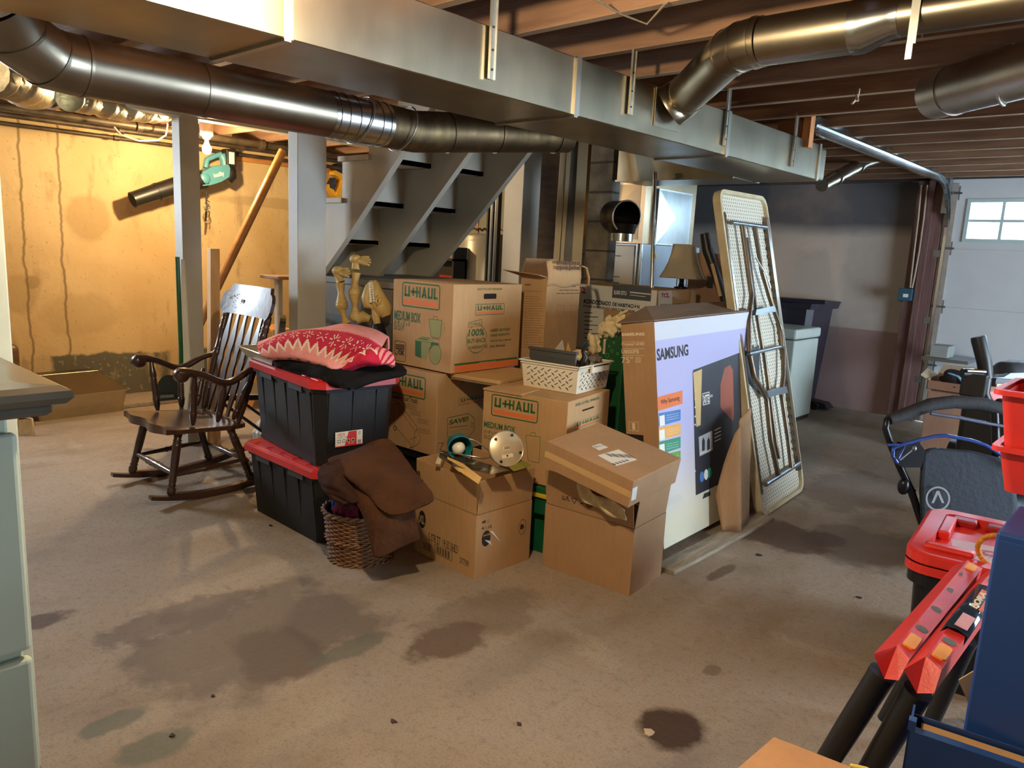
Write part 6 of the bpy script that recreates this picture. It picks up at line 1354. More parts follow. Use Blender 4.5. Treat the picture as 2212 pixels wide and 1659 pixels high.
# folded sawhorses
M_sawred = mat('red_sawhorse_plastic', (214, 52, 44), .42, var=.05, bump=.1, bscale=200); M_amber = mat('amber_cap', (240, 158, 40), .5, var=.04); M_olive = mat('olive_inset', (96, 98, 78), .6)
def sawhorse(label, near, far, legpx, nvis, sleeve=False):
    A = [at(x, y, d=d) for x, y, d in near]; B = [at(x, y, d=d) for x, y, d in far]    # (left foot, top left, top right, bottom right)
    c0 = (A[0]+A[3])/2; t = thing('sawhorse', label, 'sawhorse', (c0.x, c0.y, 0)); f = wb(t)
    Ax = A+[A[0]*.5+A[3]*.5-Vector((0, 0, .03))]; Bx = B+[B[0]*.5+B[3]*.5-Vector((0, 0, .03))]
    b = MB(); k = 5; b.add(Ax+Bx, [(0, 1, 2, 3, 4), (9, 8, 7, 6, 5)]+[((i+1) % k, i, i+k, (i+1) % k+k) for i in range(k)]); f(b, 'top_rail', M_sawred)
    # things on the top face
    O = A[1]; Uf = (B[1]-A[1]); Vf = (A[2]-A[1]); Vf = Vf-Uf.normalized()*Vf.dot(Uf.normalized()); Fm = frame(O, Vf, Uf); Lw = Vf.length; Ll = Uf.length
    if Fm.col[2].z < 0: Fm = Fm @ Matrix.Diagonal((1, 1, -1, 1))
    for t0, t1 in ((.025, .125), (.90, .975)):
        b = MB(); q = rr(Lw*.16, Ll*t0, Lw*.90, Ll*t1, Lw*.2); b.prism(q, .0, .005, 0, Fm); f(b, 'end_cap', M_amber)
    for t0 in ((.20, .40, .62, .82) if not sleeve else (.17, .82)):
        b = MB(); b.disc(Fm, Lw*.52, Ll*t0, Lw*.40, 0, .001, 18, Ll*.022); f(b, 'grip_pad', M_olive)
    if sleeve:
        b = MB(); g = []
        for tt_ in (.26, .66):
            for P_, s_ in ((.0, 0), (.0, 1), (1.0, 1), (1.08, 0)):
                pass
        e = .006; ring = [(-Lw*.55, -.045), (-.004, e), (Lw*.5, e+.006), (Lw+.006, e), (Lw*1.12, -.05)]
        vs = [Fm @ Vector((x, Ll*.25, z)) for x, z in ring]+[Fm @ Vector((x, Ll*.72, z)) for x, z in ring]; n_ = len(ring)
        b.add(vs, [(i, i+1, i+1+n_, i+n_) for i in range(n_-1)], 0, None, True)
        Mr = Fm @ Matrix.Translation((Lw*.72, Ll*.47, .0125)) @ Matrix.Rotation(PI/2, 4, 'Z'); b.text('BORA', Mr, 0, 0, Ll*.17, Lw*.42, 1, .04, .1, .001); b.rect(Mr, -.002, -.014, Ll*.17, -.004, 2, .001); b.rect(Mr, Ll*.12, Lw*.1, Ll*.19, Lw*.44, 2, .0006)
        b.rect(Mr, -Ll*.2, -.01, -Ll*.08, Lw*.5, 3, .001); o = f(b, 'label_sleeve', [mat('dark_glossy_sleeve', (36, 50, 66), .12, var=.1), mat('cream_lettering', (230, 210, 170), .5), mat('orange_lettering', (226, 110, 70), .5), mat('pink_panel', (224, 150, 140), .3)]); solid(o, .0015)
    for i, (a, c, r) in enumerate(legpx):
        b = MB(); a = Vector(a); c = Vector(c); b.tube([a, a.lerp(c, .5), c], [r, r*.95, r*.85], 18); b.tube([a, a.lerp(c, .04)], r*1.03, 18); f(b, 'leg', M_blk)
    return t
near1 = [(1887, 1413, 1.80), (1938, 1394, 1.82), (1965, 1424, 1.78), (1941, 1470, 1.76)]; far1 = [(2060, 1222, 2.36), (2090, 1210, 2.38), (2122, 1228, 2.34), (2112, 1262, 2.32)]
near2 = [(1952, 1446, 1.74), (2000, 1418, 1.76), (2034, 1447, 1.72), (2018, 1498, 1.70)]; far2 = [(2120, 1243, 2.30), (2150, 1222, 2.32), (2184, 1240, 2.28), (2178, 1272, 2.26)]
g = lambda px, py, z: at(px, py, z=z)
l1a, l1b = at(1908, 1452, d=1.84), at(1748, 1705, z=.03); l2a, l2b = at(1984, 1492, d=1.78), at(1838, 1735, z=.03)
sawhorse('folded sawhorse with bare red top rail, left of the pair', near1, far1, [(l1a, l1b, .032), (l1a+Vector((.02, .52, -.02)), Vector((l1b.x+.04, l1b.y+.5, .02)), .024)], 4)
sawhorse('folded sawhorse with dark label sleeve on its red rail, right of the pair', near2, far2, [(l2a, l2b, .032), (l2a+Vector((.02, .42, -.02)), Vector((l2b.x+.06, l2b.y+.42, .02)), .024)], 2, True)

# red-lidded tool tote beyond them
c_ = at(2090, 1180, d=2.95); tk = thing('tool_tote', 'black tub with thick red tray lid behind the sawhorses', 'tool box', (-.43, 3.02, 0), math.radians(6)); Lw, Ld, LH = .44, .62, .47
b = MB(); O1 = rr(-Lw/2+.03, -Ld/2+.03, Lw/2-.03, Ld/2-.03, .06); O0 = rr(-Lw/2+.05, -Ld/2+.05, Lw/2-.05, Ld/2-.05, .06)
def loftp(b, A, za, B, zb, mi=0, capb=True, capt=True):
    n_ = len(A); b.add([(x, y, za) for x, y in A]+[(x, y, zb) for x, y in B], [(i, (i+1) % n_, (i+1) % n_+n_, i+n_) for i in range(n_)]+([tuple(range(n_-1, -1, -1))] if capb else [])+([tuple(range(n_, 2*n_))] if capt else []), mi)
loftp(b, O0, 0, O1, LH-.07); R1 = rr(-Lw/2+.012, -Ld/2+.012, Lw/2-.012, Ld/2-.012, .07); loftp(b, R1, LH-.115, R1, LH-.07); b.build('tub', mat('black_tub_plastic', (24, 28, 36), .3, var=.1), tk)
M_red2 = mat('red_tray_plastic', (226, 54, 44), .35, var=.05)
b = MB(); A = rr(-Lw/2, -Ld/2, Lw/2, Ld/2, .08); B = rr(-Lw/2+.012, -Ld/2+.012, Lw/2-.012, Ld/2-.012, .075); G_ = rr(-Lw/2+.008, -Ld/2+.008, Lw/2-.008, Ld/2-.008, .075); I_ = rr(-Lw/2+.065, -Ld/2+.065, Lw/2-.065, Ld/2-.065, .03)
loftp(b, A, LH-.070, A, LH-.040, 0, True, False); loftp(b, G_, LH-.040, G_, LH-.034, 0, False, False); loftp(b, A, LH-.034, A, LH-.006, 0, False, False); loftp(b, A, LH-.006, B, LH, 0, False, False)
n_ = len(B); b.add([(x, y, LH) for x, y in B]+[(x, y, LH) for x, y in I_]+[(x, y, LH-.028) for x, y in I_], [(i, (i+1) % n_, (i+1) % n_+n_, i+n_) for i in range(n_)]+[(i+n_, (i+1) % n_+n_, (i+1) % n_+2*n_, i+2*n_) for i in range(n_)]+[tuple(range(2*n_, 3*n_))]); b.build('tray_lid', M_red2, tk)
b = MB(); b.box((-Lw/2+.065, -.02, LH-.03), (-Lw/2+.105, .20, LH+.004), bev=.006); b.build('moulded_handle', M_red2, tk); b = MB(); b.box((-Lw/2+.05, -.24, LH-.005), (-.02, -.19, LH+.016), bev=.012); b.build('latch', M_red2, tk)
b = MB()
for k in range(3): b.box((-.13+k*.11, Ld/2-.12, LH-.03), (-.05+k*.11, Ld/2-.063, LH-.002), bev=.006)
b.build('cup_recesses', mat('deep_red_plastic', (160, 30, 34), .4), tk)
b = MB(); Ft2 = frame((-.07, -.13, LH-.0275), (1, .15, 0), (0, 1, 0)); b.rect(Ft2, -.02, -.04, .22, .15, 0); b.circ(Ft2, .10, .06, .045, .008, 1, .001, 24, .03); b.circ(Ft2, .10, .06, .028, .006, 1, .001, 20, .018)
for k in range(5): b.line(Ft2, .0+.02*k, .0, .05+.02*k, .03+.012*k, .002, 1, .0012)
b.build('printed_insert', [mat('pink_white_insert', (232, 196, 200), .4), mat('red_print', (196, 40, 60), .5)], tk)
b = MB(); cc = Vector((-.37, 2.78, LH+.045)); b.tube([cc+Vector((.05*math.cos(a), .012*math.sin(2*a), .055*math.sin(a))) for a in [i*2*PI/24 for i in range(20)]]+[cc+Vector((.08, .05, .12)), cc+Vector((.13, .12, .22)), cc+Vector((.18, .2, .30))], .0085, 10)
o = b.build('yellow_rope', mat('yellow_braided_rope', (232, 160, 50), .6, rgb2=(200, 120, 30), scale=60, bump=.6, bscale=120)); tag(origin(o, cc), 'loop of yellow rope resting on the red tray lid beside the blue cabinet', 'rope')
# red bin stacked on the cabinet
p = at(2186, 950, d=1.85); tR = thing('parts_bin', 'red plastic stacking bins on top of the blue cabinet, cut by the right edge', 'bin', (p.x+.14, p.y+.02, .887))
b = MB(); zz0 = 0; hh = at(2190, 1055, d=1.85).z-.887
for z0, z1, e in ((0, .10, .0), (.10, .235, .012)):
    A = rr(-.13-e, -.10-e, .2, .12, .02); B = rr(-.15-e, -.12-e, .22, .14, .02); loftp(b, A, z0, B, z1, 0, True, False); C2 = rr(-.165-e, -.135-e, .235, .155, .022); n_ = len(B)
    b.add([(x, y, z1) for x, y in B]+[(x, y, z1) for x, y in C2]+[(x, y, z1+.012) for x, y in C2]+[(x, y, z1+.012) for x, y in B], [(a*n_+i, a*n_+(i+1) % n_, (a+1)*n_+(i+1) % n_, (a+1)*n_+i) for a in range(3) for i in range(n_)])
o = b.build('bin_shell', mat('coral_red_plastic', (226, 58, 52), .4, var=.05), tR)
b = MB(); b.box((-.02, -.05, 0.0), (.18, .1, .02)); b.build('bin_divider', M_red2, tR)

# foreground carton
A = at(1672, 1592, z=.55); Bq = at(1560, 1688, z=.55); Cq = at(1862, 1666, z=.55)
Ux = (Cq-A).normalized(); Uy = (Bq-A).normalized(); tX = thing('cardboard_box', 'taped kraft box at the bottom edge in front of the sawhorse legs', 'cardboard box', (A.x, A.y, 0)); f = wb(tX)
b = MB(); q = [A, A+Ux*.30, A+Ux*.30+Uy*.24, A+Uy*.24]; b.hexa([Vector((v.x, v.y, 0)) for v in q]+[Vector((v.x, v.y, .55)) for v in q]); f(b, 'carton_body', card('pale_pinkish_kraft', (206, 158, 116)))
b = MB(); q = [A+Ux*.155, A+Ux*.155+Uy*.24, A+Ux*.23+Uy*.24, A+Ux*.23]; b.hexa([Vector((v.x, v.y, .5503)) for v in q]+[Vector((v.x, v.y, .551)) for v in q]); f(b, 'tape_strip', mat('grey_clear_tape', (176, 150, 120), .15, spec=.7))
b = MB(); pts = [A+Ux*t+Vector((0, 0, .004+.003*math.sin(t*90))) for t in [.13+i*.012 for i in range(15)]]; b.tube(pts, .0045, 6); f(b, 'crumpled_yellow_tape', mat('yellow_clear_tape', (224, 204, 90), .15, var=.2))

# ---------------------------------------------------------------- garage end: mower, red machine, cartons
mw = thing('lawn_mower', 'black walk-behind mower with foam handle, blue bars and grass bag', 'lawn mower', (-.75, 4.1, 0)); f = wb(mw)
D = 3.5; q = lambda px, py, d=D: at(px, py, d=d)
b = MB(); b.tube([q(1921, 906), q(1960, 893), q(2010, 874), q(2060, 868), q(2120, 872), q(2175, 888), q(2215, 905)], [.026, .030, .031, .031, .031, .030, .028], 14); f(b, 'foam_grip', mat('black_foam', (46, 48, 52), .8, bump=.3))
M_mb = mat('black_mower_tube', (28, 30, 36), .3, .3)
b = MB(); b.tube([q(1932, 903), q(1915, 908), q(1912, 925), q(1922, 955), q(1940, 1000), q(1968, 1060), q(1992, 1130), q(2010, 1190, 3.5)], .017, 10); b.tube([q(2148, 880), q(2150, 930), q(2152, 990), q(2170, 1080)], .019, 10); f(b, 'handle_tube', M_mb)
M_bt = mat('blue_control_bar', (60, 84, 160), .2, .3)
b = MB(); b.tube([q(2010, 893, 3.45), q(2070, 902, 3.45), q(2130, 914, 3.45), q(2210, 928, 3.45)], .008, 8); f(b, 'control_bar', mat('chrome_blue_bar', (150, 166, 200), .2, .8))
b = MB(); b.tube([q(1938, 1000, 3.42), q(1928, 985, 3.42), q(1930, 968, 3.42), q(1950, 960, 3.42), q(1985, 950, 3.42), q(2020, 942, 3.42), q(2045, 941, 3.42), q(2100, 952, 3.42), q(2130, 962, 3.42), q(2160, 982, 3.42), q(2200, 1010, 3.42)], .0085, 8); b.tube([q(1917, 961, 3.42), q(1955, 962, 3.42), q(1940, 990, 3.42)], .007, 6); f(b, 'blue_bail', M_bt)
b = MB(); prismq(b, [q(1945, 955, 3.44), q(1985, 955, 3.44), q(2000, 975, 3.44), q(1990, 1010, 3.44), q(1950, 1010, 3.44), q(1938, 1000, 3.44)], FW*.03); f(b, 'bracket', M_mb)
b = MB(); b.cyl(q(1944, 993, 3.4), q(1972, 970, 3.4), .005); b.ball(q(1974, 969, 3.4), .013, 10); f(b, 'lever', M_steel)
b = MB(); b.ball(q(1952, 1050), .028, 12, sc_=(1, 1, 1.5)); b.cyl(q(1952, 1050), q(1975, 1062), .012); f(b, 'knob', M_mb)
b = MB()
bag = [(1990, 975), (2010, 965), (2095, 972), (2190, 995), (2200, 1100), (2170, 1200), (2010, 1230), (1990, 1150), (1985, 1060)]
prismq(b, [q(x, y, 3.45) for x, y in bag], ray(1995, 1080)*.36); o = f(b, 'grass_bag', mat('black_bag_fabric', (30, 38, 50), .75, var=.12, bump=.3, bscale=40)); mo = o.modifiers.new('bevel', 'BEVEL'); mo.width = .03; mo.segments = 3
Fb = frame(q(2025, 1077, 3.435), CR, CU); b = MB(); b.circ(Fb, 0, 0, .056, .008, 0, .004); b.add([(-.03, -.02, .004), (-.018, -.02, .004), (0, .02, .004), (.018, -.02, .004), (.03, -.02, .004), (.006, .036, .004), (-.006, .036, .004)], [(0, 1, 2, 5, 6), (2, 3, 4, 5)], 0, Fb); f(b, 'round_emblem', mat('grey_emblem', (140, 140, 142), .5))
b = MB(); b.box((-.74, 4.15, .12), (-.30, 4.85, .26), bev=.04); f(b, 'deck', M_mb)
for x, y in ((-.77, 4.25), (-.27, 4.25), (-.77, 4.8), (-.27, 4.8)): b = MB(); b.cyl((x-.025, y, .09), (x+.025, y, .09), .09, n=24); f(b, 'wheel', M_blk)

rm = thing('snow_blower', 'red and black engine-driven machine with upright black grip by the garage door', 'snow blower', (-.75, 5.35, 0)); f = wb(rm); q = lambda px, py, d=4.5: at(px, py, d=d)
b = MB(); b.tube([q(2131, 818), q(2126, 780), q(2115, 735), q(2113, 727)], [.038, .042, .044, .04], 14); f(b, 'upright_grip', M_blk)
b = MB(); b.tube([q(2078, 806), q(2132, 808)], .028, 12); f(b, 'side_grip', M_blk); b = MB(); b.tube([q(2088, 801, 4.47), q(2128, 803, 4.47)], .014, 8); f(b, 'chrome_lever', M_bright)
b = MB(); b.tube([q(2131, 818), q(2126, 850), q(2135, 870)], .03, 10); b.box(tuple(q(2100, 838)-Vector((.06, .03, .05))), tuple(q(2125, 815)+Vector((.03, .03, .02))), bev=.01); f(b, 'joint_housing', M_blk)
b = MB(); prismq(b, [q(2152, 818), q(2180, 808), q(2240, 806), q(2240, 838), q(2150, 832)], FW*.25); f(b, 'console', mat('console_dark', (56, 46, 52), .4))
b = MB(); prismq(b, [q(2150, 816, 4.47), q(2168, 815, 4.47), q(2184, 806, 4.47), q(2240, 805, 4.47), q(2240, 822, 4.47)], FW*.06); f(b, 'pale_top_cover', mat('pale_blue_cover', (150, 190, 216), .3))
b = MB(); prismq(b, [q(2154, 829, 4.46), q(2180, 830, 4.46), q(2178, 843, 4.46), q(2152, 842, 4.46)], FW*.004); f(b, 'instruction_sticker', mat('cream_sticker', (214, 204, 170), .6))
b = MB(); prismq(b, [q(2182, 830, 4.46), q(2225, 833, 4.46), q(2225, 847, 4.46), q(2181, 843, 4.46)], FW*.004); Fb = frame(q(2200, 838, 4.455), CR, CU); b.disc(Fb, 0, 0, .012, 1, .002); f(b, 'control_panel', [M_black, M_white2])
b = MB(); prismq(b, [q(2137, 845), q(2180, 848), q(2240, 855), q(2240, 880), q(2175, 872), q(2140, 866)], FW*.3); f(b, 'red_body', mat('red_machine_paint', (200, 40, 44), .35))
for px, py in ((2160, 873), (2175, 880)): b = MB(); b.ball(q(px, py, 4.45), .035, 12); f(b, 'hose_coupling', M_blk)
b = MB(); e = q(2200, 880); b.box((e.x-.28, e.y-.1, .12), (e.x+.3, e.y+.45, e.z), bev=.03); b.cyl((e.x-.36, e.y+.2, .16), (e.x-.28, e.y+.2, .16), .16, n=24); b.cyl((e.x+.3, e.y+.2, .16), (e.x+.38, e.y+.2, .16), .16, n=24); f(b, 'engine_base', M_blk)
b = MB(); pts = q(2190, 808, 4.9); lump('engine_cover', tuple(q(2195, 805, 5.0)), (.16, .12, .08), mat('grey_cover', (90, 96, 104), .5), 'rounded grey engine cover standing behind the red machine', 'cover', 31, amp=.08)

def cartonat(name, label, p, w, d, H, m, prt=None, rz=0):
    t = thing(name, label, 'cardboard box', p, rz); b = MB(); b.box((0, 0, 0), (w, d, H), bev=.004)
    if prt: prt(b, Face(rootM(p, rz), YN((0, 0, 0))))
    b.build('carton_body', [m, M_black], t); return t
pb_ = at(1995, 985, z=0)
def pr1(b, F): 
    pline(b, F, [(2074, 865), (2074, 871)], .01, 1, .001); pline(b, F, [(2081, 865), (2081, 871)], .01, 1, .001)
c1 = at(2000, 870, y=6.35); zc1 = at(2060, 852, y=6.35).z
cartonat('cardboard_box', 'large plain brown carton on the floor in front of the garage door', (c1.x, 6.35, 0), .80, .42, zc1, card('garage_cardboard', (168, 132, 110)), pr1)
c2 = at(1998, 850, y=6.40); tO = thing('open_cardboard_box', 'open-topped brown box of rags standing on the large garage carton', 'cardboard box', (c2.x, 6.42, zc1+.002)); h2 = at(2040, 805, y=6.45).z-zc1
b = MB(); w, d = .42, .30
for bx_ in (((0, 0, 0), (w, .005, h2*.5)), ((0, d, 0), (w, d+.005, h2*.7)), ((0, 0, 0), (.005, d, h2*.6)), ((w-.005, 0, 0), (w, d, h2*.6)), ((0, 0, 0), (w, d, .004))): b.box(*bx_)
b.build('carton_body', card('open_garage_box', (160, 122, 98)), tO)
b = MB(); b.add([(w, 0, h2*.6), (w, d, h2*.6), (w+.14, d, h2*1.15), (w+.10, 0, h2*.95)], [(0, 1, 2, 3)]); b.add([(0, d, h2*.7), (w, d, h2*.7), (w+.02, d+.05, h2*1.25), (.02, d+.04, h2*1.2)], [(0, 1, 2, 3)]); b.add([(0, 0, h2*.5), (0, d, h2*.6), (-.07, d*.8, h2*.95), (-.06, .02, h2*.7)], [(0, 1, 2, 3)]); o = b.build('flaps', card('pale_flap', (196, 176, 146)), tO); solid(o, .004)
lump('dark_rags', (c2.x+.22, 6.56, zc1+h2*.45), (.17, .11, .09), fabric('dark_rag', (54, 50, 56), (70, 60, 64)), 'dark rags heaped in the open garage box', 'rags', 41, amp=.3)
b = MB(); b.tube([(c2.x+.12, 6.5, zc1+h2*.95), (c2.x+.2, 6.47, zc1+h2*.85), (c2.x+.24, 6.44, zc1+h2*.62), (c2.x+.30, 6.43, zc1+h2*.55), (c2.x+.38, 6.43, zc1+h2*.62)], [.02, .024, .024, .02, .02], 8, flat=.3); o = b.build('blue_strap', mat('pale_blue_webbing', (120, 176, 216), .6)); tag(origin(o, (c2.x+.2, 6.47, zc1+h2*.8)), 'pale blue strap trailing over the dark rags', 'strap')
g0 = at(2010, 745, y=7.2); g1_ = at(2046, 775, y=7.2); b = MB(); b.box((g0.x, 7.2, g1_.z), (g1_.x, 7.42, g0.z), bev=.006); 
o = b.build('grey_metal_box', mat('grey_box_enamel', (150, 154, 150), .5)); tag(origin(o, (g0.x, 7.2, g1_.z)), 'small grey metal box on a bracket at the garage door edge', 'metal box')
b = MB(); b.box((g0.x-.05, 7.18, g1_.z-.03), (g1_.x+.16, 7.62, g1_.z-.002)); o = b.build('wall_bracket_shelf', M_steel); tag(origin(o, (g0.x, 7.4, g1_.z-.03)), 'narrow steel ledge under the small grey box by the garage door', 'shelf')
# things on the jamb
e0 = at(1944, 622, y=7.60); e1 = at(1970, 650, y=7.60); b = MB(); b.box((e0.x, 7.565, e1.z), (e1.x, 7.622, e0.z), bev=.004); b.box((e0.x+(e1.x-e0.x)*.38, 7.562, e1.z+.03), (e0.x+(e1.x-e0.x)*.75, 7.566, e0.z-.05), 1); 
o = b.build('door_control', [mat('teal_blue_box', (44, 88, 110), .5), M_white2]); tag(origin(o, (e0.x, 7.6, e1.z)), 'square dark blue control box on the red-brown garage jamb', 'switch box')
for i, (xa, xb, xc) in enumerate(((1990, 1977, 1968), (2003, 1988, 1975))):
    b = MB(); b.tube([at(xa, 400, y=7.60), at((xa+xb)/2, 470, y=7.60), at(xb-2, 540, y=7.60), at(xc, 600, y=7.60), at(1966+i*4, 622, y=7.60)], .009, 8); o = b.build('wall_cable', mat('cream_cable', (170, 150, 130), .6)); tag(origin(o, at(xb, 540, y=7.60)), ['left', 'right'][i]+'-hand cream cable running down the garage jamb to the control box', 'cable')
b = MB(); b.box((-1.865, 7.58, .45), (-1.845, 7.60, .95)); 
# ---------------------------------------------------------------- left foreground and left wall
M_dr = mat('pale_green_dresser_paint', (176, 186, 166), .5, var=.06, scale=3); M_dt = mat('dark_dresser_top', (62, 60, 54), .28, rgb2=(84, 80, 70), scale=5, coat=.3)
dc = at(62, 1250, d=1.17); td = thing('dresser', 'pale green dresser with dark moulded top, close at the left edge', 'dresser', (dc.x-.2, dc.y-.4, 0)); f = wb(td)
zt5 = at(60, 850, d=1.13).z; x1_, y1_ = dc.x, dc.y
b = MB(); b.box((x1_-.42, y1_-.9, .03), (x1_-.006, y1_-.012, zt5-.03), bev=.004); b.box((x1_-.42, y1_-.9, 0), (x1_-.02, y1_-.03, .03)); f(b, 'carcass', M_dr)
zz = [.06, .30, .52, .74, zt5-.05]
for i in range(4):
    b = MB(); b.box((x1_-.008, y1_-.87, zz[i]+.006), (x1_+.012, y1_-.004, zz[i+1]-.006), bev=.008, seg=3); dw = f(b, 'drawer_front', M_dr)
    b = MB(); b.ball((x1_+.022, y1_-.5, (zz[i]+zz[i+1])/2), .014, 12); k = b.build('knob', M_bright, dw)
b = MB(); pf = [(0, 0), (.030, .0), (.036, .006), (.036, .014), (.052, .020), (.060, .030), (.058, .040), (.046, .047), (0, .049)]
ov = lambda e: [(x1_-.44, y1_-.92), (x1_+e, y1_-.92), (x1_+e, y1_+e), (x1_-.44, y1_+e)]
for i in range(len(pf)-1):
    A_, B_ = ov(pf[i][0]), ov(pf[i+1][0]); vs = [(x, y, zt5-.03+pf[i][1]) for x, y in A_]+[(x, y, zt5-.03+pf[i+1][1]) for x, y in B_]; b.add(vs, [(j, (j+1) % 4, (j+1) % 4+4, j+4) for j in range(4)])
b.add([(x, y, zt5-.03) for x, y in ov(0)], [(3, 2, 1, 0)]); b.add([(x, y, zt5+.019) for x, y in ov(0)], [(0, 1, 2, 3)]); f(b, 'moulded_top', M_dt)
cs = at(14, 560, d=1.75); b = MB(); b.box((cs.x-.14, cs.y-.5, 0), (cs.x, cs.y, 2.2), bev=.004); o = struct(b.build('trim_5', mat('pale_casing_paint', (188, 194, 180), .5)))
# roasting pans, cabinet and small things by the left wall
rp = thing('steel_pan', 'large rectangular steel food pan with dark domed lid on the floor by the left wall', 'pan', (-6.33, 1.93, 0), math.radians(3))
M_pan = mat('brushed_pan_steel', (190, 178, 150), .3, .85, var=.08, scale=12); b = MB()
A = rr(-.20, -.30, .20, .30, .03); B = rr(-.23, -.33, .23, .33, .04); loftp(b, A, .0, B, .17, 0, True, False); n_ = len(A); C3 = rr(-.25, -.35, .25, .35, .045); b.add([(x, y, .17) for x, y in B]+[(x, y, .173) for x, y in C3]+[(x, y, .18) for x, y in C3]+[(x, y, .18) for x, y in B], [(a*n_+i, a*n_+(i+1) % n_, (a+1)*n_+(i+1) % n_, (a+1)*n_+i) for a in range(3) for i in range(n_)]); b.build('pan_shell', M_pan, rp)
b = MB(); C4 = rr(-.24, -.34, .24, .34, .04); T4 = rr(-.16, -.26, .0, .20, .02); loftp(b, C4, .181, T4, .30, 0, True, True); b.build('domed_lid', mat('dark_lid_steel', (92, 80, 62), .35, .7), rp)
b = MB(); b.tube([(.0, -.26, .302), (.0, .20, .302)], .006, 8); b.build('lid_edge', M_pan, rp)
cb3 = thing('wooden_cabinet', 'small brown rounded cabinet beside the steel pan, half hidden by the dresser top', 'cabinet', (-6.37, 1.32, 0)); 
b = MB(); b.box((-.2, -.28, .0), (.16, .26, .565), bev=.05, seg=4); b.build('cabinet_body', mat('walnut_cabinet', (112, 82, 58), .45, rgb2=(88, 62, 44), scale=4, stretch=(1, 1, 5)), cb3)
b = MB(); b.box((.16, .10, .34), (.172, .20, .47), bev=.004); b.build('door_catch', M_dark, cb3)
sp_ = thing('white_canister', 'small white appliance standing on the brown cabinet', 'appliance', (-6.36, 1.42, .567)); b = MB(); b.lathe([(.05, 0), (.075, .005), (.07, .12), (.055, .16), (.0001, .17)], 24); b.build('body', M_white2, sp_); b = MB(); b.lathe([(.0775, .03), (.0775, .045)], 24, cap=False); b.build('dark_band', M_black, sp_)
ds = thing('hand_brush', 'pale slotted plastic scoop standing on the floor in front of the brown cabinet', 'scoop', tuple(at(58, 945, z=.0))); f = wb(ds); D = 5.1; q = lambda px, py, d=D: at(px, py, d=d)
b = MB()
for k in range(9): b.cyl(q(42+k*3.0, 905+abs(k-4)*.4), q(40+k*4.2, 942), .004, n=6)
b.tube([q(38, 903), q(52, 900), q(69, 905), q(74, 942), q(38, 944)], .008, 6, closed=True); b.tube([q(46, 903), q(38, 872), q(34, 850)], .014, 8)
for k in range(3): b.cyl(q(40, 930+k*4), q(72, 929+k*4), .003, n=6)
f(b, 'slotted_scoop', mat('pale_scoop_plastic', (216, 196, 156), .5))
# tools and timber round the first post
gp = at(397, 955, z=0); tg = thing('push_broom', 'long green broom pole with dark rounded head by the first post', 'broom', (gp.x, gp.y, 0)); f = wb(tg)
b = MB(); b.tube([at(383, 555, d=4.56), at(391, 760, d=4.62), at(392, 900, d=4.70)], .013, 10); f(b, 'pole', mat('green_pole', (30, 92, 50), .35))
b = MB(); A = [at(333, 868, d=5.0)]+[at(362+28*math.cos(a), 862-52*math.sin(a)*(1 if True else 1), d=5.0) for a in [PI-i*PI/12 for i in range(7)]]+[at(392, 812, d=5.0), at(395, 862, d=5.0)]; prismq(b, A, FW*.02); f(b, 'head', mat('black_green_plastic', (22, 34, 26), .5))
b = MB(); prismq(b, [at(346, 853, d=4.985), at(376, 852, d=4.985), at(376, 858, d=4.985), at(346, 860, d=4.985)], FW*.003); f(b, 'head_label', mat('grey_label', (120, 120, 108), .6))
b = MB(); s0 = at(463, 960, z=0); s1 = at(461, 537, d=5.12); b.hexa([Vector((s0.x-.03, s0.y-.035, 0)), Vector((s0.x+.02, s0.y-.035, 0)), Vector((s0.x+.02, s0.y+.035, 0)), Vector((s0.x-.03, s0.y+.035, 0)), Vector((s1.x-.03, s1.y-.03, s1.z)), Vector((s1.x+.02, s1.y-.03, s1.z)), Vector((s1.x+.02, s1.y+.035, s1.z)), Vector((s1.x-.03, s1.y+.035, s1.z))]); o = b.build('pine_stud', M_pine); tag(origin(o, s0), 'bare pine stud standing just right of the first post', 'timber')
b = MB(); b.tube([at(611, 326, d=5.6), at(544, 465, d=5.5), at(476, 605, d=5.4), at(425, 712, d=5.2)], .031, 14); o = b.build('handrail_pole', mat('varnished_pole', (164, 120, 70), .35, rgb2=(140, 96, 52), scale=5, stretch=(1, 1, 4))); tag(origin(o, at(544, 465, d=5.5)), 'round varnished wooden handrail slanting between the first two posts', 'handrail')
b = MB(); p0 = at(397, 600, d=4.92); p1 = at(396, 800, d=4.98); prismq(b, [at(391, 560, d=4.74), at(397, 560, d=4.74), at(412, 800, d=4.78), at(398, 940, d=4.8), at(391, 940, d=4.8)], FW*.015) 
o = b.build('white_board', M_white2); tag(origin(o, p1), 'narrow white board leaning on the first post behind the green pole', 'board')
# side stand, black folding chair, step stool, bag behind the rocking chair
sd = at(612, 595, d=5.15); ts = thing('side_stand', 'slim side stand with brown top and white leg behind the rocking chair', 'side table', (sd.x, sd.y, 0)); 
b = MB(); b.box((-.10, -.12, sd.z-.022), (.14, .12, sd.z), bev=.004); b.build('stand_top', mat('brown_stand_top', (150, 108, 74), .5), ts)
for dx, dy in ((-.03, -.02), (.07, .08)): b = MB(); b.box((dx-.02, dy-.02, 0), (dx+.02, dy+.02, sd.z-.023)); b.build('leg', mat('white_stand_leg', (212, 206, 196), .5), ts)
fc_ = at(598, 760, d=4.75); tfc = thing('folding_chair', 'black padded folding chair behind the rocking chair and totes', 'chair', (fc_.x, fc_.y, 0), math.radians(-30))
b = MB(); b.prism(rr(-.20, 0, .20, .32, .10), -.018, .018, 0, frame((0, 0, .60), (1, 0, 0), (0, .12, 1))); b.build('backrest', mat('black_vinyl', (24, 24, 30), .3), tfc)
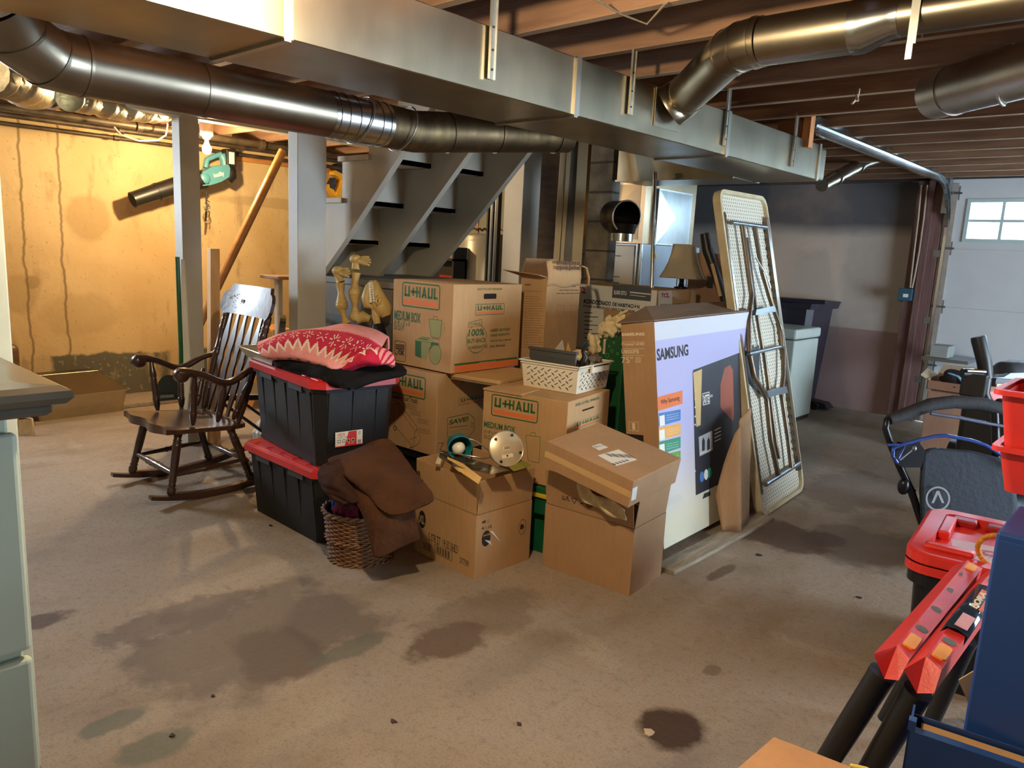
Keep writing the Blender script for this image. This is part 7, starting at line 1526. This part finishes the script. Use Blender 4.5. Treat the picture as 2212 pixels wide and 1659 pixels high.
b = MB(); b.tube([(-.215, .0, .1), (-.215, .07, .62), (-.21, .10, .86), (-.14, .112, .955), (.14, .112, .955), (.21, .10, .86), (.215, .07, .62), (.215, 0, .1)], .011, 8); b.build('chrome_frame', mat('dark_chrome', (90, 92, 110), .2, .9), tfc)
b = MB(); b.box((-.2, -.36, .42), (.2, .02, .46), bev=.015); b.build('seat', mat('black_vinyl', (24, 24, 30), .3), tfc)
for s_ in (-1, 1): b = MB(); b.tube([(s_*.2, .18, .01), (s_*.2, -.34, .43)], .010, 8); b.tube([(s_*.215, -.02, .01), (s_*.215, 0, .12)], .011, 8); b.build('leg', mat('dark_chrome', (90, 92, 110), .2, .9), tfc)
so = at(515, 900, z=0); tst = thing('step_stool', 'orange wooden step stool glimpsed through the rocking chair back', 'step stool', (so.x-.35, so.y+.35, 0), math.radians(-15))
for k, z in enumerate((.22, .44, .66)): b = MB(); b.box((-.22+k*.0, -.16+k*.12, z-.02), (.22, -.0+k*.12, z), bev=.003); b.build('step', mat('orange_pine', (206, 146, 78), .5), tst)
for s_ in (-1, 1): b = MB(); b.hexa([(s_*.20-.012, -.17, 0), (s_*.20+.012, -.17, 0), (s_*.20+.012, -.10, 0), (s_*.20-.012, -.10, 0), (s_*.20-.012, .12, .68), (s_*.20+.012, .12, .68), (s_*.20+.012, .19, .68), (s_*.20-.012, .19, .68)]); b.build('side_rail', mat('orange_pine', (206, 146, 78), .5), tst)
lump('plastic_bag', tuple(at(588, 945, z=.10)+Vector((0, -.06, 0))), (.08, .07, .10), mat('white_plastic_bag', (206, 200, 190), .35, var=.2), 'crumpled white plastic bag on the floor between the rocking chair and the totes', 'bag', 51, amp=.35)

# ---------------------------------------------------------------- skeleton in a black sack
sk0 = at(775, 700, y=2.72)
b_ = lump('black_sack', (-3.66, 2.575, .46), (.26, .125, .49), mat('black_sack_plastic', (22, 21, 20), .4, var=.2), 'big black sack standing behind the blanket, holding the bones', 'sack', 61, amp=.10, n=26)
lump('navy_bag', (-3.345, 2.55, .47), (.085, .13, .49), mat('navy_nylon', (24, 28, 40), .35, var=.2), 'dark navy bag behind the blanket, left of the topmost moving box', 'bag', 62, amp=.09, n=24)
sk = thing('skeleton_decoration', 'plastic animal skeleton, paws up, sticking out of the black sack', 'skeleton', (-3.6, 2.56, .9)); f = wb(sk); Dk = 4.18; q = lambda px, py, d=Dk: at(px, py, d=d)
M_bone = mat('aged_bone_plastic', (206, 180, 116), .5, rgb2=(176, 146, 82), scale=12, bump=.3, bscale=50)
def bone(b, a, c, r0, r1, k=.6): b.tube([a, a.lerp(c, .12), a.lerp(c, .5), a.lerp(c, .88), c], [r0, r0*.85, min(r0, r1)*k, r1*.85, r1], 12)
def paw(b, c, dr, d):
    b.ball(q(c[0], c[1], d), .034, 12, sc_=(1, 1, .8))
    for i in range(4):
        s = (i-1.5); p0 = q(c[0]+8*dr, c[1]+2+s*1.5, d-.01*i); p1 = q(c[0]+20*dr, c[1]+3+s*4, d-.015*i); p2 = q(c[0]+(34-abs(s)*3)*dr, c[1]+4+s*6, d-.02*i)
        b.tube([p0, p1, p2], [.014, .012, .006], 8)
b = MB(); bone(b, q(768, 563), q(768, 583), .022, .026, .9); bone(b, q(769, 590), q(766, 628), .028, .030); b.ball(q(766, 632), .036, 12); bone(b, q(766, 640), q(768, 680), .032, .026); b.ball(q(768, 683), .034, 12); f(b, 'hind_leg', M_bone)
b = MB(); paw(b, (768, 560), 1, Dk); f(b, 'paw', M_bone)
b = MB(); bone(b, q(728, 590), q(736, 610), .024, .026, .9); bone(b, q(735, 612), q(738, 655), .028, .034); b.ball(q(738, 660), .034, 12); bone(b, q(738, 666), q(748, 700), .024, .03); f(b, 'fore_leg', M_bone)
b = MB(); paw(b, (730, 585), .8, Dk); f(b, 'paw', M_bone)
b = MB(); b.tube([q(770, 690), q(785, 684), q(800, 690)], [.03, .034, .02], 10); b.tube([q(770, 678), q(786, 682)], .014, 8); f(b, 'hip_bone', M_bone)
b = MB(); 
sk_pts = [(809, 606, .012), (811, 614, .026), (813, 630, .036), (817, 645, .046), (823, 660, .056), (829, 672, .052), (834, 684, .026)]
b.tube([q(x, y, 4.14) for x, y, r in sk_pts], [r for _, _, r in sk_pts], 16, flat=.9); b.tube([q(816, 660, 4.09), q(812, 650, 4.085), q(816, 640, 4.085), q(821, 646, 4.085), q(820, 657, 4.09)], .009, 8, closed=True); b.ball(q(816, 651, 4.10), .016, 10, 1, sc_=(1, .6, 1.5)); f(b, 'skull', [M_bone, M_hole])
b = MB(); b.tube([q(803, 606, 4.12), q(796, 620, 4.12), q(791, 642, 4.12), q(794, 660, 4.12), q(805, 664, 4.12)], [.008, .020, .026, .024, .012], 12); b.tube([q(807, 664, 4.12), q(812, 684, 4.12), q(815, 700, 4.12)], [.014, .022, .02], 10); f(b, 'jaw', M_bone)
b = MB()
for i in range(8): b.ball(q(799+.3*i, 613+5.4*i, 4.085), .008, 8, sc_=(1, 1, 1.3)); b.ball(q(804+.5*i, 612+5.4*i, 4.085), .008, 8)
f(b, 'teeth', M_white2)
lump('white_rag', tuple(q(803, 694, 4.36)), (.04, .03, .035), fabric('white_rag', (214, 210, 204), (190, 186, 180)), 'small white rag beside the bones in the black sack', 'rag', 63, amp=.35)

# ---------------------------------------------------------------- desk lamp and folders in the box marked B
dl = thing('desk_lamp', 'desk lamp with teal shade and round metal base lying in the box marked B', 'lamp', tuple(at(1040, 1010, d=3.35))); f = wb(dl)
base = at(1094, 969, d=3.27); nb_ = (-FW*.86+CR*.30+CU*.18).normalized(); Mb = (nb_).to_track_quat('Z', 'Y').to_matrix().to_4x4(); Mb.translation = base
b = MB(); b.lathe([(.060, -.03), (.075, -.022), (.078, -.006), (.078, 0), (.074, .003), (.0001, .003)], 40, 0, Mb)
o = f(b, 'round_base', mat('brushed_base_plate', (224, 206, 172), .35, .5, var=.08, scale=10))
b = MB(); b.tube([Mb @ Vector((.0775*math.cos(a), .0775*math.sin(a), .002)) for a in [i*2*PI/40 for i in range(40)]], .0025, 6, closed=True); f(b, 'base_rim', mat('bright_rim2', (240, 236, 224), .2, .8))
Fb2 = Mb @ Matrix.Rotation(0, 4, 'Z'); Fcb = frame(base+nb_*.0035, CR-nb_*CR.dot(nb_), CU-nb_*CU.dot(nb_))
b = MB(); b.add([(-.014, -.012, .001), (.016, -.006, .001), (.013, .014, .001), (-.017, .008, .001)], [(0, 1, 2, 3)], 0, Fcb)
for k in range(4): b.rect(Fcb, -.010+k*.006, -.006+k*.001, -.007+k*.006, .008+k*.001, 1, .0016)
b.add([(-.02, -.045, .001), (.03, -.035, .001), (.028, -.020, .001), (-.023, -.030, .001)], [(0, 1, 2, 3)], 0, Fcb); b.disc(Fcb, .003, -.032, .004, 1, .0016); f(b, 'base_labels', [mat('cream_label', (236, 224, 186), .5), M_black])
for a in (2.5, 1.2, -.25, -2.0): b = MB(); b.lathe([(.006, .0), (.006, .006), (.0001, .006)], 10, 0, Fcb @ Matrix.Translation((.064*math.cos(a), .064*math.sin(a), 0))); f(b, 'rubber_foot', M_blk)
sh_ = at(991, 962, d=3.30); ns = (-FW*.80+CR*.25-CU*.30).normalized(); Ms = ns.to_track_quat('Z', 'Y').to_matrix().to_4x4(); Ms.translation = sh_
b = MB(); b.lathe([(.018, -.075), (.030, -.06), (.046, -.03), (.054, .015), (.056, .03), (.053, .03), (.050, .015), (.042, -.028), (.026, -.055), (.001, -.06)], 32, 0, Ms, cap=False); f(b, 'lamp_shade', mat('teal_enamel_shade', (20, 110, 112), .35, var=.08))
b = MB(); b.ball((0, -.012, .0), .030, 20, 0, Ms); f(b, 'bulb', mat('white_bulb_glass', (236, 226, 206), .25, var=.01))
b = MB(); b.tube([at(1014, 948, d=3.30), at(1030, 953, d=3.30), at(1056, 973, d=3.30)], .0035, 6); b.tube([at(950, 972, d=3.34), at(985, 980, d=3.28), at(1020, 986, d=3.26), at(1045, 990, d=3.27), at(1066, 986, d=3.28)], .004, 6); b.tube([at(945, 958, d=3.4), at(958, 956, d=3.4), at(950, 974, d=3.38)], .003, 6); f(b, 'metal_arm', M_bright)
def sheetpx(name, label, cat, pts, m, th=.004):
    b = MB(); A = [at(*p[:2], d=p[2]) for p in pts]; prismq(b, A, FW*th); o = b.build(name, m); return tag(origin(o, sum(A, Vector())/len(A)), label, cat)
M_man = mat('manila_card', (218, 178, 106), .7, var=.06)
sheetpx('picture_frame', 'dark glazed picture frame lying across the box marked B', 'picture frame', [(952, 972, 3.36), (1100, 1016, 3.16), (1060, 1025, 3.10), (975, 1005, 3.2), (948, 985, 3.3)], mat('dark_frame_glass', (60, 50, 36), .15, var=.2), .01)
sheetpx('manila_folder', 'thick manila folder leaning toward the near corner of the box marked B', 'folder', [(966, 987, 3.28), (1000, 1002, 3.2), (1040, 1032, 3.06), (1034, 1046, 3.04), (1000, 1024, 3.12), (967, 994, 3.26)], M_man, .012)
sheetpx('manila_folder', 'thinner manila folder just in front of the thick folder in the box marked B', 'folder', [(970, 1000, 3.25), (985, 1006, 3.2), (1006, 1024, 3.12), (990, 1018, 3.15)], mat('pale_manila', (230, 200, 150), .7), .006)
sheetpx('clear_clipboard', 'pale clear plastic holder at the left inside the box marked B', 'plastic holder', [(951, 976, 3.34), (957, 978, 3.33), (951, 1003, 3.26), (940, 1001, 3.28)], mat('frosted_plastic', (206, 196, 170), .3, var=.1), .004)
sheetpx('green_folder', 'olive green folder at the right inside the box marked B', 'folder', [(1125, 993, 3.30), (1148, 1003, 3.26), (1140, 1010, 3.22), (1110, 1018, 3.2), (1100, 1010, 3.24)], mat('olive_folder', (128, 122, 48), .6), .004)

# ---------------------------------------------------------------- pipes, cables and ceiling oddments
M_wp = mat('black_iron_pipe', (58, 50, 42), .5, .4, rgb2=(96, 80, 58), scale=10)
for i, (x, z, r, m_) in enumerate(((-6.40, 2.165, .020, M_wp), (-6.50, 2.115, .016, M_wp), (-6.05, 2.170, .028, M_wp), (-6.56, 2.175, .012, mat('copper_line', (176, 120, 76), .35, .9)))):
    b = MB(); b.tube([(x, -1.0, z), (x+.01, 1.5, z-.004), (x-.008, 2.6, z+.003), (x, 4.7, z)], r, 10)
    for y in (1.3, 2.4, 3.4): b.cyl((x, y-.02, z), (x, y+.02, z), r*1.35, n=10)
    o = b.build('ceiling_pipe', m_); tag(origin(o, (x, 2, z)), ['dark iron pipe second from the left wall under the joists', 'lower dark iron pipe hugging the left wall top', 'thick dark pipe furthest from the left wall under the joists', 'thin copper line tight against the top of the left wall'][i], 'pipe')
b = MB(); lp_ = [(246, 274), (262, 292), (300, 304), (340, 303), (358, 292), (362, 270), (355, 248), (348, 238)]; b.tube([at(x, y, x=-5.9) for x, y in lp_], .007, 8); o = b.build('loose_cable', mat('cream_cable', (170, 150, 130), .6)); tag(origin(o, at(330, 300, x=-5.9)), 'cream cable hanging in a loop by the top of the first post', 'cable')
b = MB(); v = [at(1280, -6, z=2.205), at(1340, 30, z=2.203), at(1398, 52, z=2.203), at(1440, 5, z=2.2)]; b.tube(v, .004, 6); o = b.build('loose_cable', mat('grey_ceiling_cable', (130, 116, 92), .7)); tag(origin(o, v[1]), 'thin cable stapled under the joists above the branch pipe', 'cable')
b = MB(); v0 = at(1856, 193, z=2.215); b.tube([v0, at(1852, 212, z=2.16), at(1840, 224, z=2.13)], .006, 6); b.tube([at(1850, 205, z=2.17), at(1853, 218, z=2.14)], .006, 6); o = b.build('rope_end', mat('pale_twine', (196, 170, 140), .8)); tag(origin(o, v0), 'frayed twine end dangling from a joist near the hanger block', 'twine')
b = MB(); b.tube([at(1985, 40, z=2.17), at(1990, 60, z=2.14), at(1992, 82, z=2.10)], [.014, .012, .003], 6, flat=.3); o = b.build('strap_tail', M_strap); tag(origin(o, at(1988, 60, z=2.14)), 'loose metal strap tail hanging under the slim end of the branch pipe', 'strap')
# debris on the floor
for i, (px, py, s_, col, lab) in enumerate([(585, 1136, .014, (40, 34, 30), 'dark leaf scrap on the floor beside the lower black tote'), (1401, 1584, .022, (190, 170, 140), 'pale paint flake on the dark brown floor stain'), (850, 1560, .012, (70, 52, 38), 'small brown leaf scrap on the floor left of the dark brown stain'), (1856, 1292, .014, (50, 38, 30), 'thin dark twig on the floor near the red-lidded tub'), (1122, 1566, .010, (70, 50, 36), 'tiny dark chip at the bottom centre of the floor'), (1640, 1200, .018, (48, 36, 30), 'dark curled leaf on the floor right of the plank'), (460, 1505, .010, (50, 44, 34), 'dark crumb on the floor at lower left'), (372, 1590, .010, (50, 40, 30), 'dark crumb near the bottom left of the floor')]):
    p = at(px, py, z=0); b = MB(); R_ = random.Random(i+70); n_ = 7
    b.prism([(s_*(1.4 if k % 2 else .8)*math.cos(2*PI*k/n_)*R_.uniform(.6, 1.1), s_*math.sin(2*PI*k/n_)*R_.uniform(.4, .9)) for k in range(n_)], .0, .004)
    o = b.build('floor_debris', mat('debris_%d' % i, col, .9)); o.location = p; tag(o, lab, 'debris')
